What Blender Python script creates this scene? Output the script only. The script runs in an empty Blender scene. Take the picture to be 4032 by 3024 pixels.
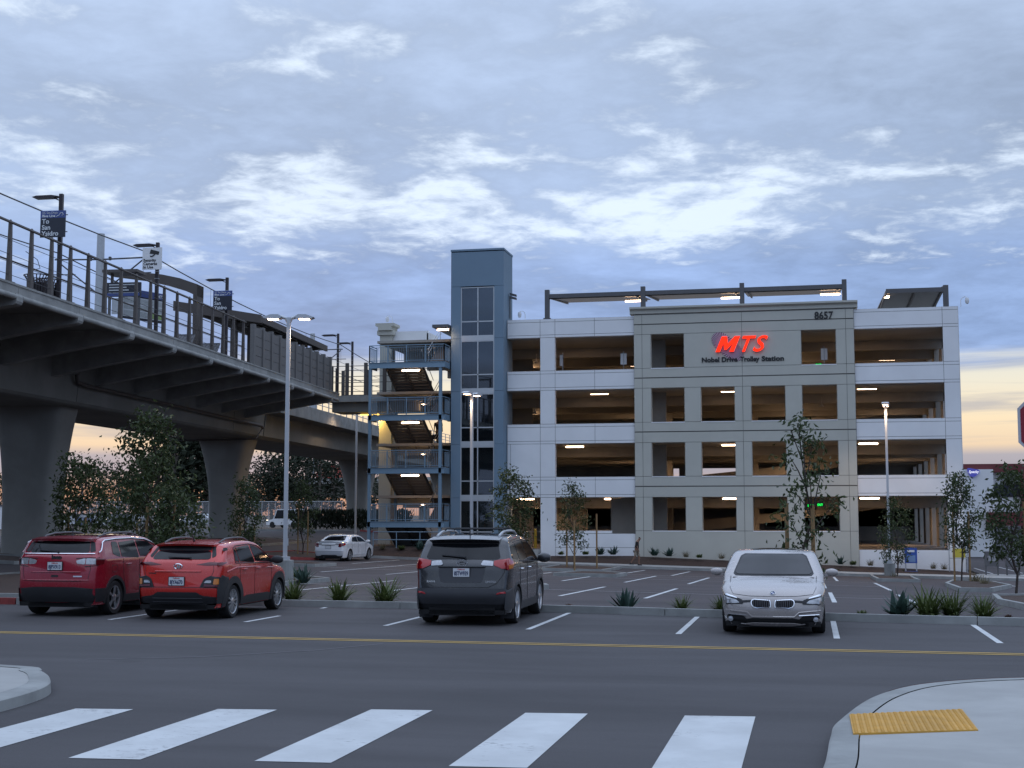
import bpy, bmesh, math, random
from mathutils import Vector, Matrix, Quaternion
import numpy as np
random.seed(7)
SC = bpy.context.scene
COL = SC.collection
PI = math.pi

# ------------------------------------------------------------------ camera
CAM_H, YAW, F_PX = 2.1, math.radians(12.2), 5400.0
PITCH = math.atan((2030.0 - 1512.0) / F_PX)
cd = bpy.data.cameras.new('camera'); cam = bpy.data.objects.new('camera', cd); COL.objects.link(cam)
cd.sensor_width = 36.0; cd.lens = 36.0 * F_PX / 4032.0
cd.clip_start = 0.1; cd.clip_end = 9000.0
cam.location = (0, 0, CAM_H); cam.rotation_euler = (PI / 2 + PITCH, 0, YAW)
SC.camera = cam

# ------------------------------------------------------------------ exposure
SC.view_settings.view_transform = 'Standard'
SC.view_settings.look = 'None'
SC.view_settings.exposure = 0.20
SC.view_settings.gamma = 1.0
SC.view_settings.use_curve_mapping = False
SC.render.engine = 'CYCLES'
SC.cycles.use_denoising = True
SC.cycles.max_bounces = 6
SC.cycles.diffuse_bounces = 3
SC.cycles.glossy_bounces = 3
SC.cycles.transparent_max_bounces = 12
SC.cycles.sample_clamp_indirect = 4.0
SC.cycles.caustics_reflective = False
SC.cycles.caustics_refractive = False

# ------------------------------------------------------------------ node helpers
class NT:
    def __init__(s, tree): s.t = tree; s.n = tree.nodes; s.l = tree.links
    def new(s, kind, **kw):
        o = s.n.new(kind)
        for k, v in kw.items(): setattr(o, k, v)
        return o
    def link(s, a, b): s.l.new(a, b)
    def val(s, sock, v):
        if isinstance(v, bpy.types.NodeSocket): s.l.new(v, sock)
        elif v is not None: sock.default_value = v
    def math(s, op, a, b=None, c=None, clamp=False):
        o = s.new('ShaderNodeMath', operation=op, use_clamp=clamp)
        s.val(o.inputs[0], a); s.val(o.inputs[1], b)
        if c is not None: s.val(o.inputs[2], c)
        return o.outputs[0]
    def ramp(s, fac, stops, interp='LINEAR'):
        o = s.new('ShaderNodeValToRGB'); o.color_ramp.interpolation = interp
        el = o.color_ramp.elements
        while len(el) < len(stops): el.new(0.5)
        for e, (p, c) in zip(el, stops):
            e.position = p; e.color = (*c, 1) if len(c) == 3 else c
        s.val(o.inputs[0], fac); return o.outputs[0]
    def mix(s, fac, a, b, mode='MIX'):
        o = s.new('ShaderNodeMix', data_type='RGBA', blend_type=mode)
        s.val(o.inputs[0], fac); s.val(o.inputs[6], a if isinstance(a, bpy.types.NodeSocket) else (*a, 1))
        s.val(o.inputs[7], b if isinstance(b, bpy.types.NodeSocket) else (*b, 1)); return o.outputs[2]
    def noise(s, vec, scale, detail=4, rough=0.55, dist=0.0, out=0, w=None):
        o = s.new('ShaderNodeTexNoise')
        if w is not None: o.noise_dimensions = '4D'; o.inputs['W'].default_value = w
        if vec is not None: s.link(vec, o.inputs['Vector'])
        o.inputs['Scale'].default_value = scale; o.inputs['Detail'].default_value = detail
        o.inputs['Roughness'].default_value = rough; o.inputs['Distortion'].default_value = dist
        return o.outputs[out]
    def smooth(s, v, a, b):
        o = s.new('ShaderNodeMapRange', interpolation_type='SMOOTHSTEP')
        s.val(o.inputs[0], v); o.inputs[1].default_value = a; o.inputs[2].default_value = b
        return o.outputs[0]

# ------------------------------------------------------------------ world: dusk sky under a broken cloud deck
world = bpy.data.worlds.new('World'); SC.world = world; world.use_nodes = True
W = NT(world.node_tree)
for n in list(W.n): W.n.remove(n)
SUN_EL, SUN_ROT = math.radians(1.5), math.radians(-22)
wo = W.new('ShaderNodeOutputWorld')
tc = W.new('ShaderNodeTexCoord'); dirv = tc.outputs['Generated']
sep = W.new('ShaderNodeSeparateXYZ'); W.link(dirv, sep.inputs[0])
dx, dy, dz = sep.outputs
zc = W.math('MAXIMUM', dz, 0.0)
elev = W.math('MULTIPLY', W.math('ARCSINE', zc), 180 / PI)           # degrees above the horizon
inv = W.math('DIVIDE', 1.0, W.math('ADD', zc, 0.09))
cvec = W.new('ShaderNodeCombineXYZ')
W.link(W.math('MULTIPLY', dx, inv), cvec.inputs[0]); W.link(W.math('MULTIPLY', dy, inv), cvec.inputs[1])
CV = cvec.outputs[0]
big = W.noise(CV, 0.8, 3, 0.5, 0.4, w=2.3)
mid = W.noise(CV, 2.6, 6, 0.58, 0.5, w=5.1)
fine = W.noise(CV, 8.0, 7, 0.62, 0.3, w=1.7)
dens = W.math('ADD', W.math('MULTIPLY', big, 0.40), W.math('ADD', W.math('MULTIPLY', mid, 0.38), W.math('MULTIPLY', fine, 0.22)))
# colour of the deck from low over the horizon to the zenith
deck = W.ramp(W.math('DIVIDE', elev, 60.0), [
    (0.0, (0.30, 0.345, 0.47)), (0.07, (0.255, 0.325, 0.50)), (0.12, (0.255, 0.37, 0.625)), (0.17, (0.28, 0.40, 0.665)),
    (0.21, (0.33, 0.43, 0.62)), (0.33, (0.37, 0.465, 0.64)), (0.55, (0.56, 0.70, 0.98)), (1.0, (0.92, 1.10, 1.46))])
shade = W.math('ADD', 1.0, W.math('MULTIPLY', W.math('SUBTRACT', dens, 0.5), -2.3))
deck2 = W.mix(1.0, deck, W.new('ShaderNodeCombineColor').outputs[0], 'MULTIPLY')
cc = deck2.node.inputs[7].links[0].from_node
for i in range(3): W.link(shade, cc.inputs[i])
# thin bright breaks in the deck, most of them in the middle height
band = W.math('MULTIPLY', W.smooth(elev, 9.6, 12.3), W.math('SUBTRACT', 1.0, W.smooth(elev, 12.8, 17.5)))
brk_n = W.math('ADD', W.math('MULTIPLY', mid, 0.55), W.math('MULTIPLY', fine, 0.45))
thr = W.math('ADD', brk_n, W.math('MULTIPLY', W.math('ADD', band, W.math('MULTIPLY', W.math('SUBTRACT', 0.5, big), 0.9)), 0.115))
brk = W.math('MULTIPLY', W.smooth(thr, 0.535, 0.70), W.smooth(elev, 7.5, 10.5))
deck3 = W.mix(W.math('MULTIPLY', brk, 0.80), deck2, (0.80, 0.92, 1.08))
# clear strip under the deck: afterglow of the sun that has set ahead
az = W.math('ARCTAN2', dx, dy)
glow_az = W.smooth(W.math('COSINE', W.math('SUBTRACT', az, math.radians(-8))), -0.3, 0.95)
strip = W.ramp(W.math('DIVIDE', elev, 12.0), [
    (0.0, (0.40, 0.25, 0.20)), (0.085, (0.56, 0.33, 0.22)), (0.125, (0.46, 0.36, 0.33)), (0.15, (0.36, 0.345, 0.40)), (0.20, (0.40, 0.38, 0.42)),
    (0.235, (0.78, 0.60, 0.42)), (0.32, (0.86, 0.70, 0.48)), (0.45, (0.76, 0.72, 0.60)), (0.56, (0.66, 0.68, 0.66)), (1.0, (0.40, 0.48, 0.66))])
svec = W.new('ShaderNodeCombineXYZ'); W.link(W.math('MULTIPLY', az, 3.0), svec.inputs[0]); W.link(W.math('MULTIPLY', elev, 1.15), svec.inputs[1])
streak = W.noise(svec.outputs[0], 1.1, 5, 0.6, 0.6, w=3.3)
strip2 = W.mix(W.math('MULTIPLY', W.smooth(streak, 0.50, 0.72), 0.62), strip, (0.33, 0.35, 0.42))
low = W.mix(glow_az, (0.22, 0.28, 0.43), strip2)
edge = W.math('ADD', elev, W.math('MULTIPLY', W.math('SUBTRACT', streak, 0.5), 2.2))
skyc = W.mix(W.smooth(edge, 5.6, 6.9), low, deck3)
bg1 = W.new('ShaderNodeBackground'); W.link(skyc, bg1.inputs[0]); bg1.inputs[1].default_value = 1.0
sk = W.new('ShaderNodeTexSky', sky_type='NISHITA'); sk.sun_disc = False; sk.sun_elevation = SUN_EL; sk.sun_rotation = SUN_ROT
bg2 = W.new('ShaderNodeBackground'); W.link(sk.outputs[0], bg2.inputs[0]); bg2.inputs[1].default_value = 0.003
ad = W.new('ShaderNodeAddShader'); W.link(bg1.outputs[0], ad.inputs[0]); W.link(bg2.outputs[0], ad.inputs[1])
W.link(ad.outputs[0], wo.inputs[0])

# ------------------------------------------------------------------ sun: already down behind the clouds, next to nothing is left of it
sl = bpy.data.lights.new('sun', 'SUN'); sun = bpy.data.objects.new('sun', sl); COL.objects.link(sun)
sl.energy = 0.10; sl.angle = math.radians(14); sl.color = (1.0, 0.82, 0.62)
sun.rotation_euler = Vector((math.sin(-SUN_ROT) * math.cos(SUN_EL), -math.cos(SUN_ROT) * math.cos(SUN_EL), -math.sin(SUN_EL))).to_track_quat('-Z', 'Y').to_euler()

# ------------------------------------------------------------------ object helpers
def tag(o, label=None, cat=None, group=None, kind=None):
    if label: o['label'] = label
    if cat: o['category'] = cat
    if group: o['group'] = group
    if kind: o['kind'] = kind
    return o

def thing(name, label, cat, loc=(0, 0, 0), rz=0.0, group=None):
    o = bpy.data.objects.new(name, None); COL.objects.link(o)
    o.location = loc; o.rotation_euler = (0, 0, rz); o.empty_display_size = 0.2
    return tag(o, label, cat, group)

def wloc(p):
    v = Vector((0, 0, 0))
    while p is not None: v += p.location; p = p.parent
    return v

class MB:
    """collects faces; put() links them as one mesh object"""
    def __init__(s): s.v = []; s.f = []; s.mi = []; s.cur = 0
    def add(s, vs, fs):
        k = len(s.v); s.v += [tuple(map(float, p)) for p in vs]; s.f += [tuple(i + k for i in f) for f in fs]; s.mi += [s.cur] * len(fs); return s
    def box(s, x0, x1, y0, y1, z0, z1):
        return s.add([(x0, y0, z0), (x1, y0, z0), (x1, y1, z0), (x0, y1, z0), (x0, y0, z1), (x1, y0, z1), (x1, y1, z1), (x0, y1, z1)],
                     [(0, 3, 2, 1), (4, 5, 6, 7), (0, 1, 5, 4), (1, 2, 6, 5), (2, 3, 7, 6), (3, 0, 4, 7)])
    def hexa(s, p):   # 8 points, bottom ring then top ring, counter-clockwise seen from above
        return s.add(p, [(0, 3, 2, 1), (4, 5, 6, 7), (0, 1, 5, 4), (1, 2, 6, 5), (2, 3, 7, 6), (3, 0, 4, 7)])
    def bar(s, a, b, w, h=None, up=(0, 0, 1)):
        h = h or w; a = Vector(a); b = Vector(b); d = (b - a).normalized()
        u = Vector(up)
        if abs(d.dot(u)) > 0.98: u = Vector((1, 0, 0))
        r = d.cross(u).normalized() * (w / 2); t = r.cross(d).normalized() * (h / 2)
        q = [a - r - t, a + r - t, a + r + t, a - r + t, b - r - t, b + r - t, b + r + t, b - r + t]
        return s.add(q, [(0, 1, 2, 3), (7, 6, 5, 4), (0, 4, 5, 1), (1, 5, 6, 2), (2, 6, 7, 3), (3, 7, 4, 0)])
    def tube(s, pts, r, n=8, caps=True):
        pts = [Vector(p) for p in pts]; rr = r if isinstance(r, (list, tuple)) else [r] * len(pts)
        vs = []; prev = None
        for i, p in enumerate(pts):
            d = (pts[min(i + 1, len(pts) - 1)] - pts[max(i - 1, 0)]).normalized()
            if prev is None:
                u = Vector((0, 0, 1)) if abs(d.z) < 0.9 else Vector((1, 0, 0))
                a = d.cross(u).normalized()
            else: a = (prev - d * prev.dot(d)).normalized()
            prev = a; b = d.cross(a)
            for k in range(n):
                t = 2 * PI * k / n; vs.append(p + (a * math.cos(t) + b * math.sin(t)) * rr[i])
        fs = [(i * n + k, i * n + (k + 1) % n, (i + 1) * n + (k + 1) % n, (i + 1) * n + k) for i in range(len(pts) - 1) for k in range(n)]
        if caps: fs += [tuple(range(n - 1, -1, -1)), tuple((len(pts) - 1) * n + k for k in range(n))]
        return s.add(vs, fs)
    def lathe(s, prof, c=(0, 0, 0), n=24, axis='z'):
        vs = []
        for r, z in prof:
            for k in range(n):
                t = 2 * PI * k / n; x, y = r * math.cos(t), r * math.sin(t)
                vs.append((c[0] + x, c[1] + y, c[2] + z) if axis == 'z' else ((c[0] + z, c[1] + x, c[2] + y) if axis == 'x' else (c[0] + y, c[1] + z, c[2] + x)))
        fs = [(i * n + k, i * n + (k + 1) % n, (i + 1) * n + (k + 1) % n, (i + 1) * n + k) for i in range(len(prof) - 1) for k in range(n)]
        return s.add(vs, fs)
    def prism(s, poly, a, b, f):
        """poly in 2D swept from a to b by f(p, t)"""
        n = len(poly); vs = [f(p, a) for p in poly] + [f(p, b) for p in poly]
        fs = [tuple(range(n - 1, -1, -1)), tuple(range(n, 2 * n))] + [(i, (i + 1) % n, n + (i + 1) % n, n + i) for i in range(n)]
        return s.add(vs, fs)
    def grid(s, rows):
        m = len(rows[0]); vs = [p for r in rows for p in r]
        return s.add(vs, [(i * m + j, i * m + j + 1, (i + 1) * m + j + 1, (i + 1) * m + j) for i in range(len(rows) - 1) for j in range(m - 1)])
    def mesh(s, name, mats, smooth=False, off=(0, 0, 0), normals=True):
        me = bpy.data.meshes.new(name)
        me.from_pydata([(x - off[0], y - off[1], z - off[2]) for x, y, z in s.v], [], s.f)
        for m in (mats if isinstance(mats, (list, tuple)) else [mats]): me.materials.append(m)
        if any(s.mi): me.polygons.foreach_set('material_index', s.mi)
        if normals and len(s.f) < 60000:
            bm = bmesh.new(); bm.from_mesh(me); bmesh.ops.recalc_face_normals(bm, faces=bm.faces); bm.to_mesh(me); bm.free()
        if smooth:
            me.polygons.foreach_set('use_smooth', [True] * len(me.polygons))
            if smooth != 'all':
                me.set_sharp_from_angle(angle=math.radians(40))
        me.update(); return me
    def put(s, name, mat, parent=None, smooth=False, world=True, normals=True):
        off = wloc(parent) if (parent is not None and world) else (0, 0, 0)
        o = bpy.data.objects.new(name, s.mesh(name, mat, smooth, off, normals)); COL.objects.link(o)
        o.parent = parent; return o
    def top(s, name, mat, label, cat, group=None, smooth=False, loc=None):
        """a thing that is one mesh; its origin at loc"""
        loc = loc or (0, 0, 0)
        o = bpy.data.objects.new(name, s.mesh(name, mat, smooth, loc)); COL.objects.link(o); o.location = loc
        return tag(o, label, cat, group)

def link_mesh(name, me, parent=None, loc=(0, 0, 0), rot=(0, 0, 0), sc=(1, 1, 1)):
    o = bpy.data.objects.new(name, me); COL.objects.link(o); o.parent = parent
    o.location = loc; o.rotation_euler = rot; o.scale = sc; return o

def kids(o): return [c for c in bpy.data.objects if c.parent == o]
def copy_tree(o, parent=None, index=None):
    if index is None:
        index = {}
        for c in bpy.data.objects: index.setdefault(c.parent, []).append(c)
    c = o.copy(); COL.objects.link(c); c.parent = parent
    for ch in index.get(o, []): copy_tree(ch, c, index)
    return c
def copy_thing(o, label, loc=None, rz=None, scale=None):
    c = copy_tree(o); c['label'] = label
    if loc is not None: c.location = loc
    if rz is not None: c.rotation_euler = (0, 0, rz)
    if scale is not None: c.scale = (scale,) * 3
    return c

# ------------------------------------------------------------------ materials
MATS = {}
def pmat(name, color, rough=0.7, metal=0.0, var=0.12, scale=3.0, bump=0.0, bscale=None, spec=0.5, coat=0.0, world=True, var2=0.0, scale2=0.3, emis=None, stretch=None):
    if name in MATS: return MATS[name]
    m = bpy.data.materials.new(name); m.use_nodes = True; N = NT(m.node_tree)
    b = N.n['Principled BSDF']
    b.inputs['Roughness'].default_value = rough; b.inputs['Metallic'].default_value = metal
    b.inputs['Specular IOR Level'].default_value = spec; b.inputs['Coat Weight'].default_value = coat
    b.inputs['Coat Roughness'].default_value = 0.04
    if world: vec = N.new('ShaderNodeNewGeometry').outputs['Position']
    else: vec = N.new('ShaderNodeTexCoord').outputs['Object']
    if stretch:
        mp = N.new('ShaderNodeMapping'); N.link(vec, mp.inputs[0]); mp.inputs['Scale'].default_value = stretch; vec = mp.outputs[0]
    c = tuple(color)
    if var:
        f = N.noise(vec, scale, 6, 0.6)
        col = N.mix(f, tuple(max(0, x * (1 - var * 1.6)) for x in c), tuple(x * (1 + var * 1.6) for x in c))
        if var2:
            f2 = N.smooth(N.noise(vec, scale2, 5, 0.6, 0.3), 0.35, 0.68)
            col = N.mix(N.math('MULTIPLY', f2, 1.0), col, tuple(x * (1 - var2) for x in c))
        N.link(col, b.inputs['Base Color'])
    else: b.inputs['Base Color'].default_value = (*c, 1)
    if bump:
        bp = N.new('ShaderNodeBump'); bp.inputs['Strength'].default_value = bump; bp.inputs['Distance'].default_value = 0.02
        N.link(N.noise(vec, bscale or scale * 8, 5, 0.65), bp.inputs['Height']); N.link(bp.outputs[0], b.inputs['Normal'])
    if emis:
        b.inputs['Emission Color'].default_value = (*emis[0], 1); b.inputs['Emission Strength'].default_value = emis[1]
    MATS[name] = m; return m

def glow(name, color, strength):
    if name in MATS: return MATS[name]
    m = bpy.data.materials.new(name); m.use_nodes = True; N = NT(m.node_tree)
    N.n.remove(N.n['Principled BSDF']); e = N.new('ShaderNodeEmission')
    e.inputs[0].default_value = (*color, 1); e.inputs[1].default_value = strength
    N.link(e.outputs[0], N.n['Material Output'].inputs[0]); MATS[name] = m; return m

def glass(name, tint, through=0.5, rough=0.02):
    """thin pane: part mirror, part seen through"""
    if name in MATS: return MATS[name]
    m = bpy.data.materials.new(name); m.use_nodes = True; N = NT(m.node_tree)
    N.n.remove(N.n['Principled BSDF'])
    fr = N.new('ShaderNodeFresnel'); fr.inputs[0].default_value = 1.5
    g = N.new('ShaderNodeBsdfGlossy'); g.inputs['Roughness'].default_value = rough; g.inputs[0].default_value = (0.95, 0.97, 1, 1)
    t = N.new('ShaderNodeBsdfTransparent'); t.inputs[0].default_value = (*[x * through for x in tint], 1)
    d = N.new('ShaderNodeBsdfDiffuse'); d.inputs[0].default_value = (0.004, 0.005, 0.006, 1)
    a = N.new('ShaderNodeAddShader'); N.link(t.outputs[0], a.inputs[0]); N.link(d.outputs[0], a.inputs[1])
    x = N.new('ShaderNodeMixShader'); N.link(N.math('ADD', fr.outputs[0], 0.06), x.inputs[0]); N.link(a.outputs[0], x.inputs[1]); N.link(g.outputs[0], x.inputs[2])
    N.link(x.outputs[0], N.n['Material Output'].inputs[0]); MATS[name] = m; return m

def leafmat(name, c1, c2, rough=0.55):
    if name in MATS: return MATS[name]
    m = bpy.data.materials.new(name); m.use_nodes = True; N = NT(m.node_tree)
    b = N.n['Principled BSDF']; b.inputs['Roughness'].default_value = rough; b.inputs['Specular IOR Level'].default_value = 0.35
    geo = N.new('ShaderNodeNewGeometry')
    f = N.math('ADD', N.math('MULTIPLY', geo.outputs['Random Per Island'], 0.65), N.math('MULTIPLY', N.noise(geo.outputs['Position'], 1.8, 3), 0.35))
    col = N.mix(f, c1, c2); N.link(col, b.inputs['Base Color'])
    tr = N.new('ShaderNodeBsdfTranslucent'); N.link(col, tr.inputs[0])
    x = N.new('ShaderNodeMixShader'); x.inputs[0].default_value = 0.22
    N.link(b.outputs[0], x.inputs[1]); N.link(tr.outputs[0], x.inputs[2]); N.link(x.outputs[0], N.n['Material Output'].inputs[0])
    MATS[name] = m; return m

def text_mesh(txt, size, extrude=0.0, bold=0.0, shear=0.0, align='CENTER'):
    """built-in font turned into plain mesh; lies in local xz, reads from -y"""
    cu = bpy.data.curves.new('lettering', 'FONT'); cu.body = txt; cu.size = size; cu.extrude = extrude; cu.offset = bold; cu.shear = shear
    cu.align_x = align; cu.align_y = 'BOTTOM_BASELINE'; cu.resolution_u = 3
    o = bpy.data.objects.new('lettering', cu); COL.objects.link(o)
    bpy.context.view_layer.update()
    dg = bpy.context.evaluated_depsgraph_get()
    me = bpy.data.meshes.new_from_object(o.evaluated_get(dg))
    me.transform(Matrix.Rotation(PI / 2, 4, 'X'))
    bpy.data.objects.remove(o); bpy.data.curves.remove(cu); return me

def put_text(name, txt, size, mat, parent, loc, extrude=0.0, bold=0.0, shear=0.0, align='CENTER', rz=0.0, fit=None):
    me = text_mesh(txt, size, extrude, bold, shear, align)
    if fit:
        xs = [v.co.x for v in me.vertices]; k = fit / max(1e-6, max(xs) - min(xs)); me.transform(Matrix.Diagonal((k, 1, 1, 1)))
    me.materials.clear(); me.materials.append(mat); me.name = name
    return link_mesh(name, me, parent, loc, (0, 0, rz))

# ------------------------------------------------------------------ the lie of the land
GX = np.array([-4000, -400, -60, -38, -28, -15, -5, 3, 9, 20, 400, 4000.])
GY = np.array([-4000, -60, 29.5, 77, 80.2, 84, 122, 200, 600, 9000.])
GZ = np.array([[0] * 12, [0] * 12, [0] * 12,
 [.4, .4, .4, .33, -.38, -.80, -1.05, -1.28, -1.40, -1.6, -1.7, -1.7],
 [.45, .45, .45, .36, -.38, -.85, -1.10, -1.32, -1.45, -1.65, -1.8, -1.8],
 [.5, .5, .5, .42, -.35, -.85, -1.10, -1.32, -1.45, -1.65, -1.8, -1.8],
 [.8, .8, .8, .8, .3, -.5, -.8, -1.2, -1.5, -1.8, -2., -2.],
 [1.2, 1.2, 1.2, 1.2, .6, 0, -.6, -1.2, -1.6, -2, -2.2, -2.2],
 [1.6, 1.6, 1.6, 1.6, 1.0, .5, 0, -.5, -1.2, -2, -2.5, -2.5], [2, 2, 2, 2, 2, 1, 0, 0, -1, -2, -2, -2.]])
def gz(X, Y):
    X = min(max(X, -3999), 3999); Y = min(max(Y, -3999), 8999)
    i = int(np.searchsorted(GX, X)) - 1; j = int(np.searchsorted(GY, Y)) - 1
    u = (X - GX[i]) / (GX[i + 1] - GX[i]); v = (Y - GY[j]) / (GY[j + 1] - GY[j])
    return float((GZ[j, i] * (1 - u) + GZ[j, i + 1] * u) * (1 - v) + (GZ[j + 1, i] * (1 - u) + GZ[j + 1, i + 1] * u) * v)
def sheet(mb, xs, ys, dz=0.0):
    mb.grid([[(x, y, gz(x, y) + dz) for x in xs] for y in ys]); return mb
def steps(a, b, d):
    n = max(1, int(math.ceil(abs(b - a) / d))); return [a + (b - a) * i / n for i in range(n + 1)]
def ribbon(mb, pts, w, dz, step=1.0):
    """flat painted strip along a polyline, lying on the land"""
    out = []
    for (x0, y0), (x1, y1) in zip(pts, pts[1:]):
        n = max(1, int(math.hypot(x1 - x0, y1 - y0) / step))
        for i in range(n): out.append((x0 + (x1 - x0) * i / n, y0 + (y1 - y0) * i / n))
    out.append(pts[-1]); L = []; R = []
    for i, p in enumerate(out):
        a = out[max(0, i - 1)]; b = out[min(len(out) - 1, i + 1)]; d = math.hypot(b[0] - a[0], b[1] - a[1]); nx, ny = -(b[1] - a[1]) / d * w / 2, (b[0] - a[0]) / d * w / 2
        L.append((p[0] + nx, p[1] + ny, gz(p[0] + nx, p[1] + ny) + dz)); R.append((p[0] - nx, p[1] - ny, gz(p[0] - nx, p[1] - ny) + dz))
    mb.grid([R, L]); return mb
def curb(mb, pts, w=0.15, h=0.15, close=False, bury=0.3):
    """kerb along a polyline: outer face on the polyline, width to the left of travel"""
    P = list(pts) + ([pts[0]] if close else []); rows = [[], [], [], []]
    for i, p in enumerate(P):
        if close: a = P[(i - 1) % (len(P) - 1)]; b = P[(i + 1) % (len(P) - 1)]
        else: a = P[max(0, i - 1)]; b = P[min(len(P) - 1, i + 1)]
        d = math.hypot(b[0] - a[0], b[1] - a[1]) or 1; nx, ny = -(b[1] - a[1]) / d * w, (b[0] - a[0]) / d * w
        z = gz(*p)
        for r, (k, dz) in zip(rows, ((0, -bury), (0.08, h), (1, h), (1, -bury))): r.append((p[0] + nx * k, p[1] + ny * k, z + dz))
    mb.grid(rows); return mb
def resample(pts, d=0.8):
    out = []
    for a, b in zip(pts, pts[1:]):
        n = max(1, int(math.hypot(b[0] - a[0], b[1] - a[1]) / d))
        out += [(a[0] + (b[0] - a[0]) * i / n, a[1] + (b[1] - a[1]) * i / n) for i in range(n)]
    return out + [pts[-1]]
def smoothline(pts, n=6):
    """Catmull-Rom through the points"""
    P = [pts[0]] + list(pts) + [pts[-1]]; out = []
    for i in range(1, len(P) - 2):
        for k in range(n):
            t = k / n; q = []
            for c in range(len(P[0])):
                a, b, d, e = P[i - 1][c], P[i][c], P[i + 1][c], P[i + 2][c]
                q.append(0.5 * (2 * b + (d - a) * t + (2 * a - 5 * b + 4 * d - e) * t * t + (3 * b - a - 3 * d + e) * t ** 3))
            out.append(tuple(q))
    return out + [tuple(pts[-1])]
# ================================================================== GROUND, ROADS, KERBS, MARKINGS
M_soil = pmat('dry_soil', (0.085, 0.062, 0.045), 0.95, var=0.35, scale=0.25, bump=0.6, bscale=3)
M_mulch = pmat('bark_mulch', (0.050, 0.030, 0.022), 0.95, var=0.45, scale=9, bump=1.0, bscale=30)
def asphalt(name, c, s2):
    m = bpy.data.materials.new(name); m.use_nodes = True; N = NT(m.node_tree); b = N.n['Principled BSDF']
    g = N.new('ShaderNodeNewGeometry').outputs['Position']
    mp = N.new('ShaderNodeMapping'); N.link(g, mp.inputs[0]); mp.inputs['Scale'].default_value = (0.22, 1.0, 1)
    a = N.noise(mp.outputs[0], 0.55, 6, 0.62, 0.4); d = N.noise(g, 26, 6, 0.7); e = N.noise(g, 140, 3, 0.7); p = N.noise(g, 0.13, 4, 0.6, 0.6)
    f = N.math('ADD', N.math('MULTIPLY', a, 0.55), N.math('ADD', N.math('MULTIPLY', d, 0.22), N.math('MULTIPLY', e, 0.23)))
    col = N.mix(N.smooth(f, 0.33, 0.68), tuple(x * 0.72 for x in c), tuple(x * 1.28 for x in c))
    col = N.mix(N.math('MULTIPLY', N.smooth(p, 0.5, 0.72), 0.35), col, tuple(x * s2 for x in c))
    spots = N.smooth(N.noise(g, 1.1, 3, 0.5, w=4.4), 0.70, 0.78)
    col = N.mix(N.math('MULTIPLY', spots, 0.30), col, tuple(x * 0.45 for x in c))
    N.link(col, b.inputs['Base Color']); b.inputs['Roughness'].default_value = 0.82; b.inputs['Specular IOR Level'].default_value = 0.35
    bp = N.new('ShaderNodeBump'); bp.inputs['Strength'].default_value = 0.55; bp.inputs['Distance'].default_value = 0.006
    N.link(e, bp.inputs['Height']); N.link(bp.outputs[0], b.inputs['Normal']); return m
M_road = asphalt('asphalt_road', (0.064, 0.061, 0.064), 0.7)
M_lot = asphalt('asphalt_lot', (0.060, 0.051, 0.053), 1.25)
M_conc = pmat('kerb_concrete', (0.30, 0.31, 0.30), 0.85, var=0.16, scale=2.2, bump=0.25, bscale=60, var2=0.25, scale2=1.2)
M_walk = pmat('pavement_concrete', (0.36, 0.36, 0.345), 0.85, var=0.12, scale=1.3, bump=0.2, bscale=70, var2=0.16, scale2=0.7)
M_redk = pmat('red_kerb_paint', (0.26, 0.045, 0.04), 0.7, var=0.3, scale=5)
def paint(name, c, wear=0.35):
    m = bpy.data.materials.new(name); m.use_nodes = True; N = NT(m.node_tree); b = N.n['Principled BSDF']
    g = N.new('ShaderNodeNewGeometry').outputs['Position']
    mp = N.new('ShaderNodeMapping'); N.link(g, mp.inputs[0]); mp.inputs['Scale'].default_value = (1, 3.0, 1)
    a = N.noise(mp.outputs[0], 7, 8, 0.72); q = N.noise(g, 0.9, 3, 0.5)
    k = N.math('ADD', a, N.math('MULTIPLY', N.math('SUBTRACT', q, 0.5), 0.5))
    col = N.mix(N.smooth(N.noise(g, 1.4, 5, 0.6), 0.3, 0.75), tuple(x * 0.82 for x in c), c)
    col = N.mix(N.math('MULTIPLY', N.smooth(k, 0.60, 0.74), wear), col, (0.10, 0.095, 0.10))
    N.link(col, b.inputs['Base Color']); b.inputs['Roughness'].default_value = 0.7; return m
M_white = paint('white_road_paint', (0.56, 0.58, 0.58), 0.9)
M_white2 = paint('worn_white_paint', (0.42, 0.43, 0.43), 0.6)
M_yel = paint('yellow_road_paint', (0.46, 0.30, 0.07), 0.7)

def S(mb, name, mat, **kw):
    o = mb.put(name, mat, **kw); o['kind'] = 'structure'; return o

xs = [-4000, -2000, -900, -400, -200, -120, -60, -45, -38, -33, -28, -20, -15, -10, -5, 0, 3, 9, 20, 60, 120, 200, 400, 900, 2000, 4000]
ys = [-400, -200, -100, -60, -20, 10, 29.5, 40, 50, 60, 70, 77, 80.2, 84, 100, 122, 150, 200, 300, 400, 600, 1000, 2000, 4000, 8500]
S(sheet(MB(), xs, ys, -0.10), 'ground', M_soil)
S(sheet(MB(), steps(-60, 60, 4), steps(-30, 29.9, 3)), 'road', M_road)
S(sheet(MB(), steps(-60, -28, 1.5) + steps(-28, 20, 1.2)[1:] + steps(20, 60, 4)[1:], [29.9] + steps(29.9, 77, 1.2)[1:] + [78.6, 80.2]), 'parking_lot', M_lot)
S(sheet(MB(), steps(-60, -28, 2.0), [80.2, 82, 84] + steps(84, 117, 2)[1:]), 'driveway', M_lot)
S(sheet(MB(), steps(10.2, 60, 3), [80.21, 82, 84] + steps(84, 190, 4)[1:]), 'side_road', M_lot)

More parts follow.
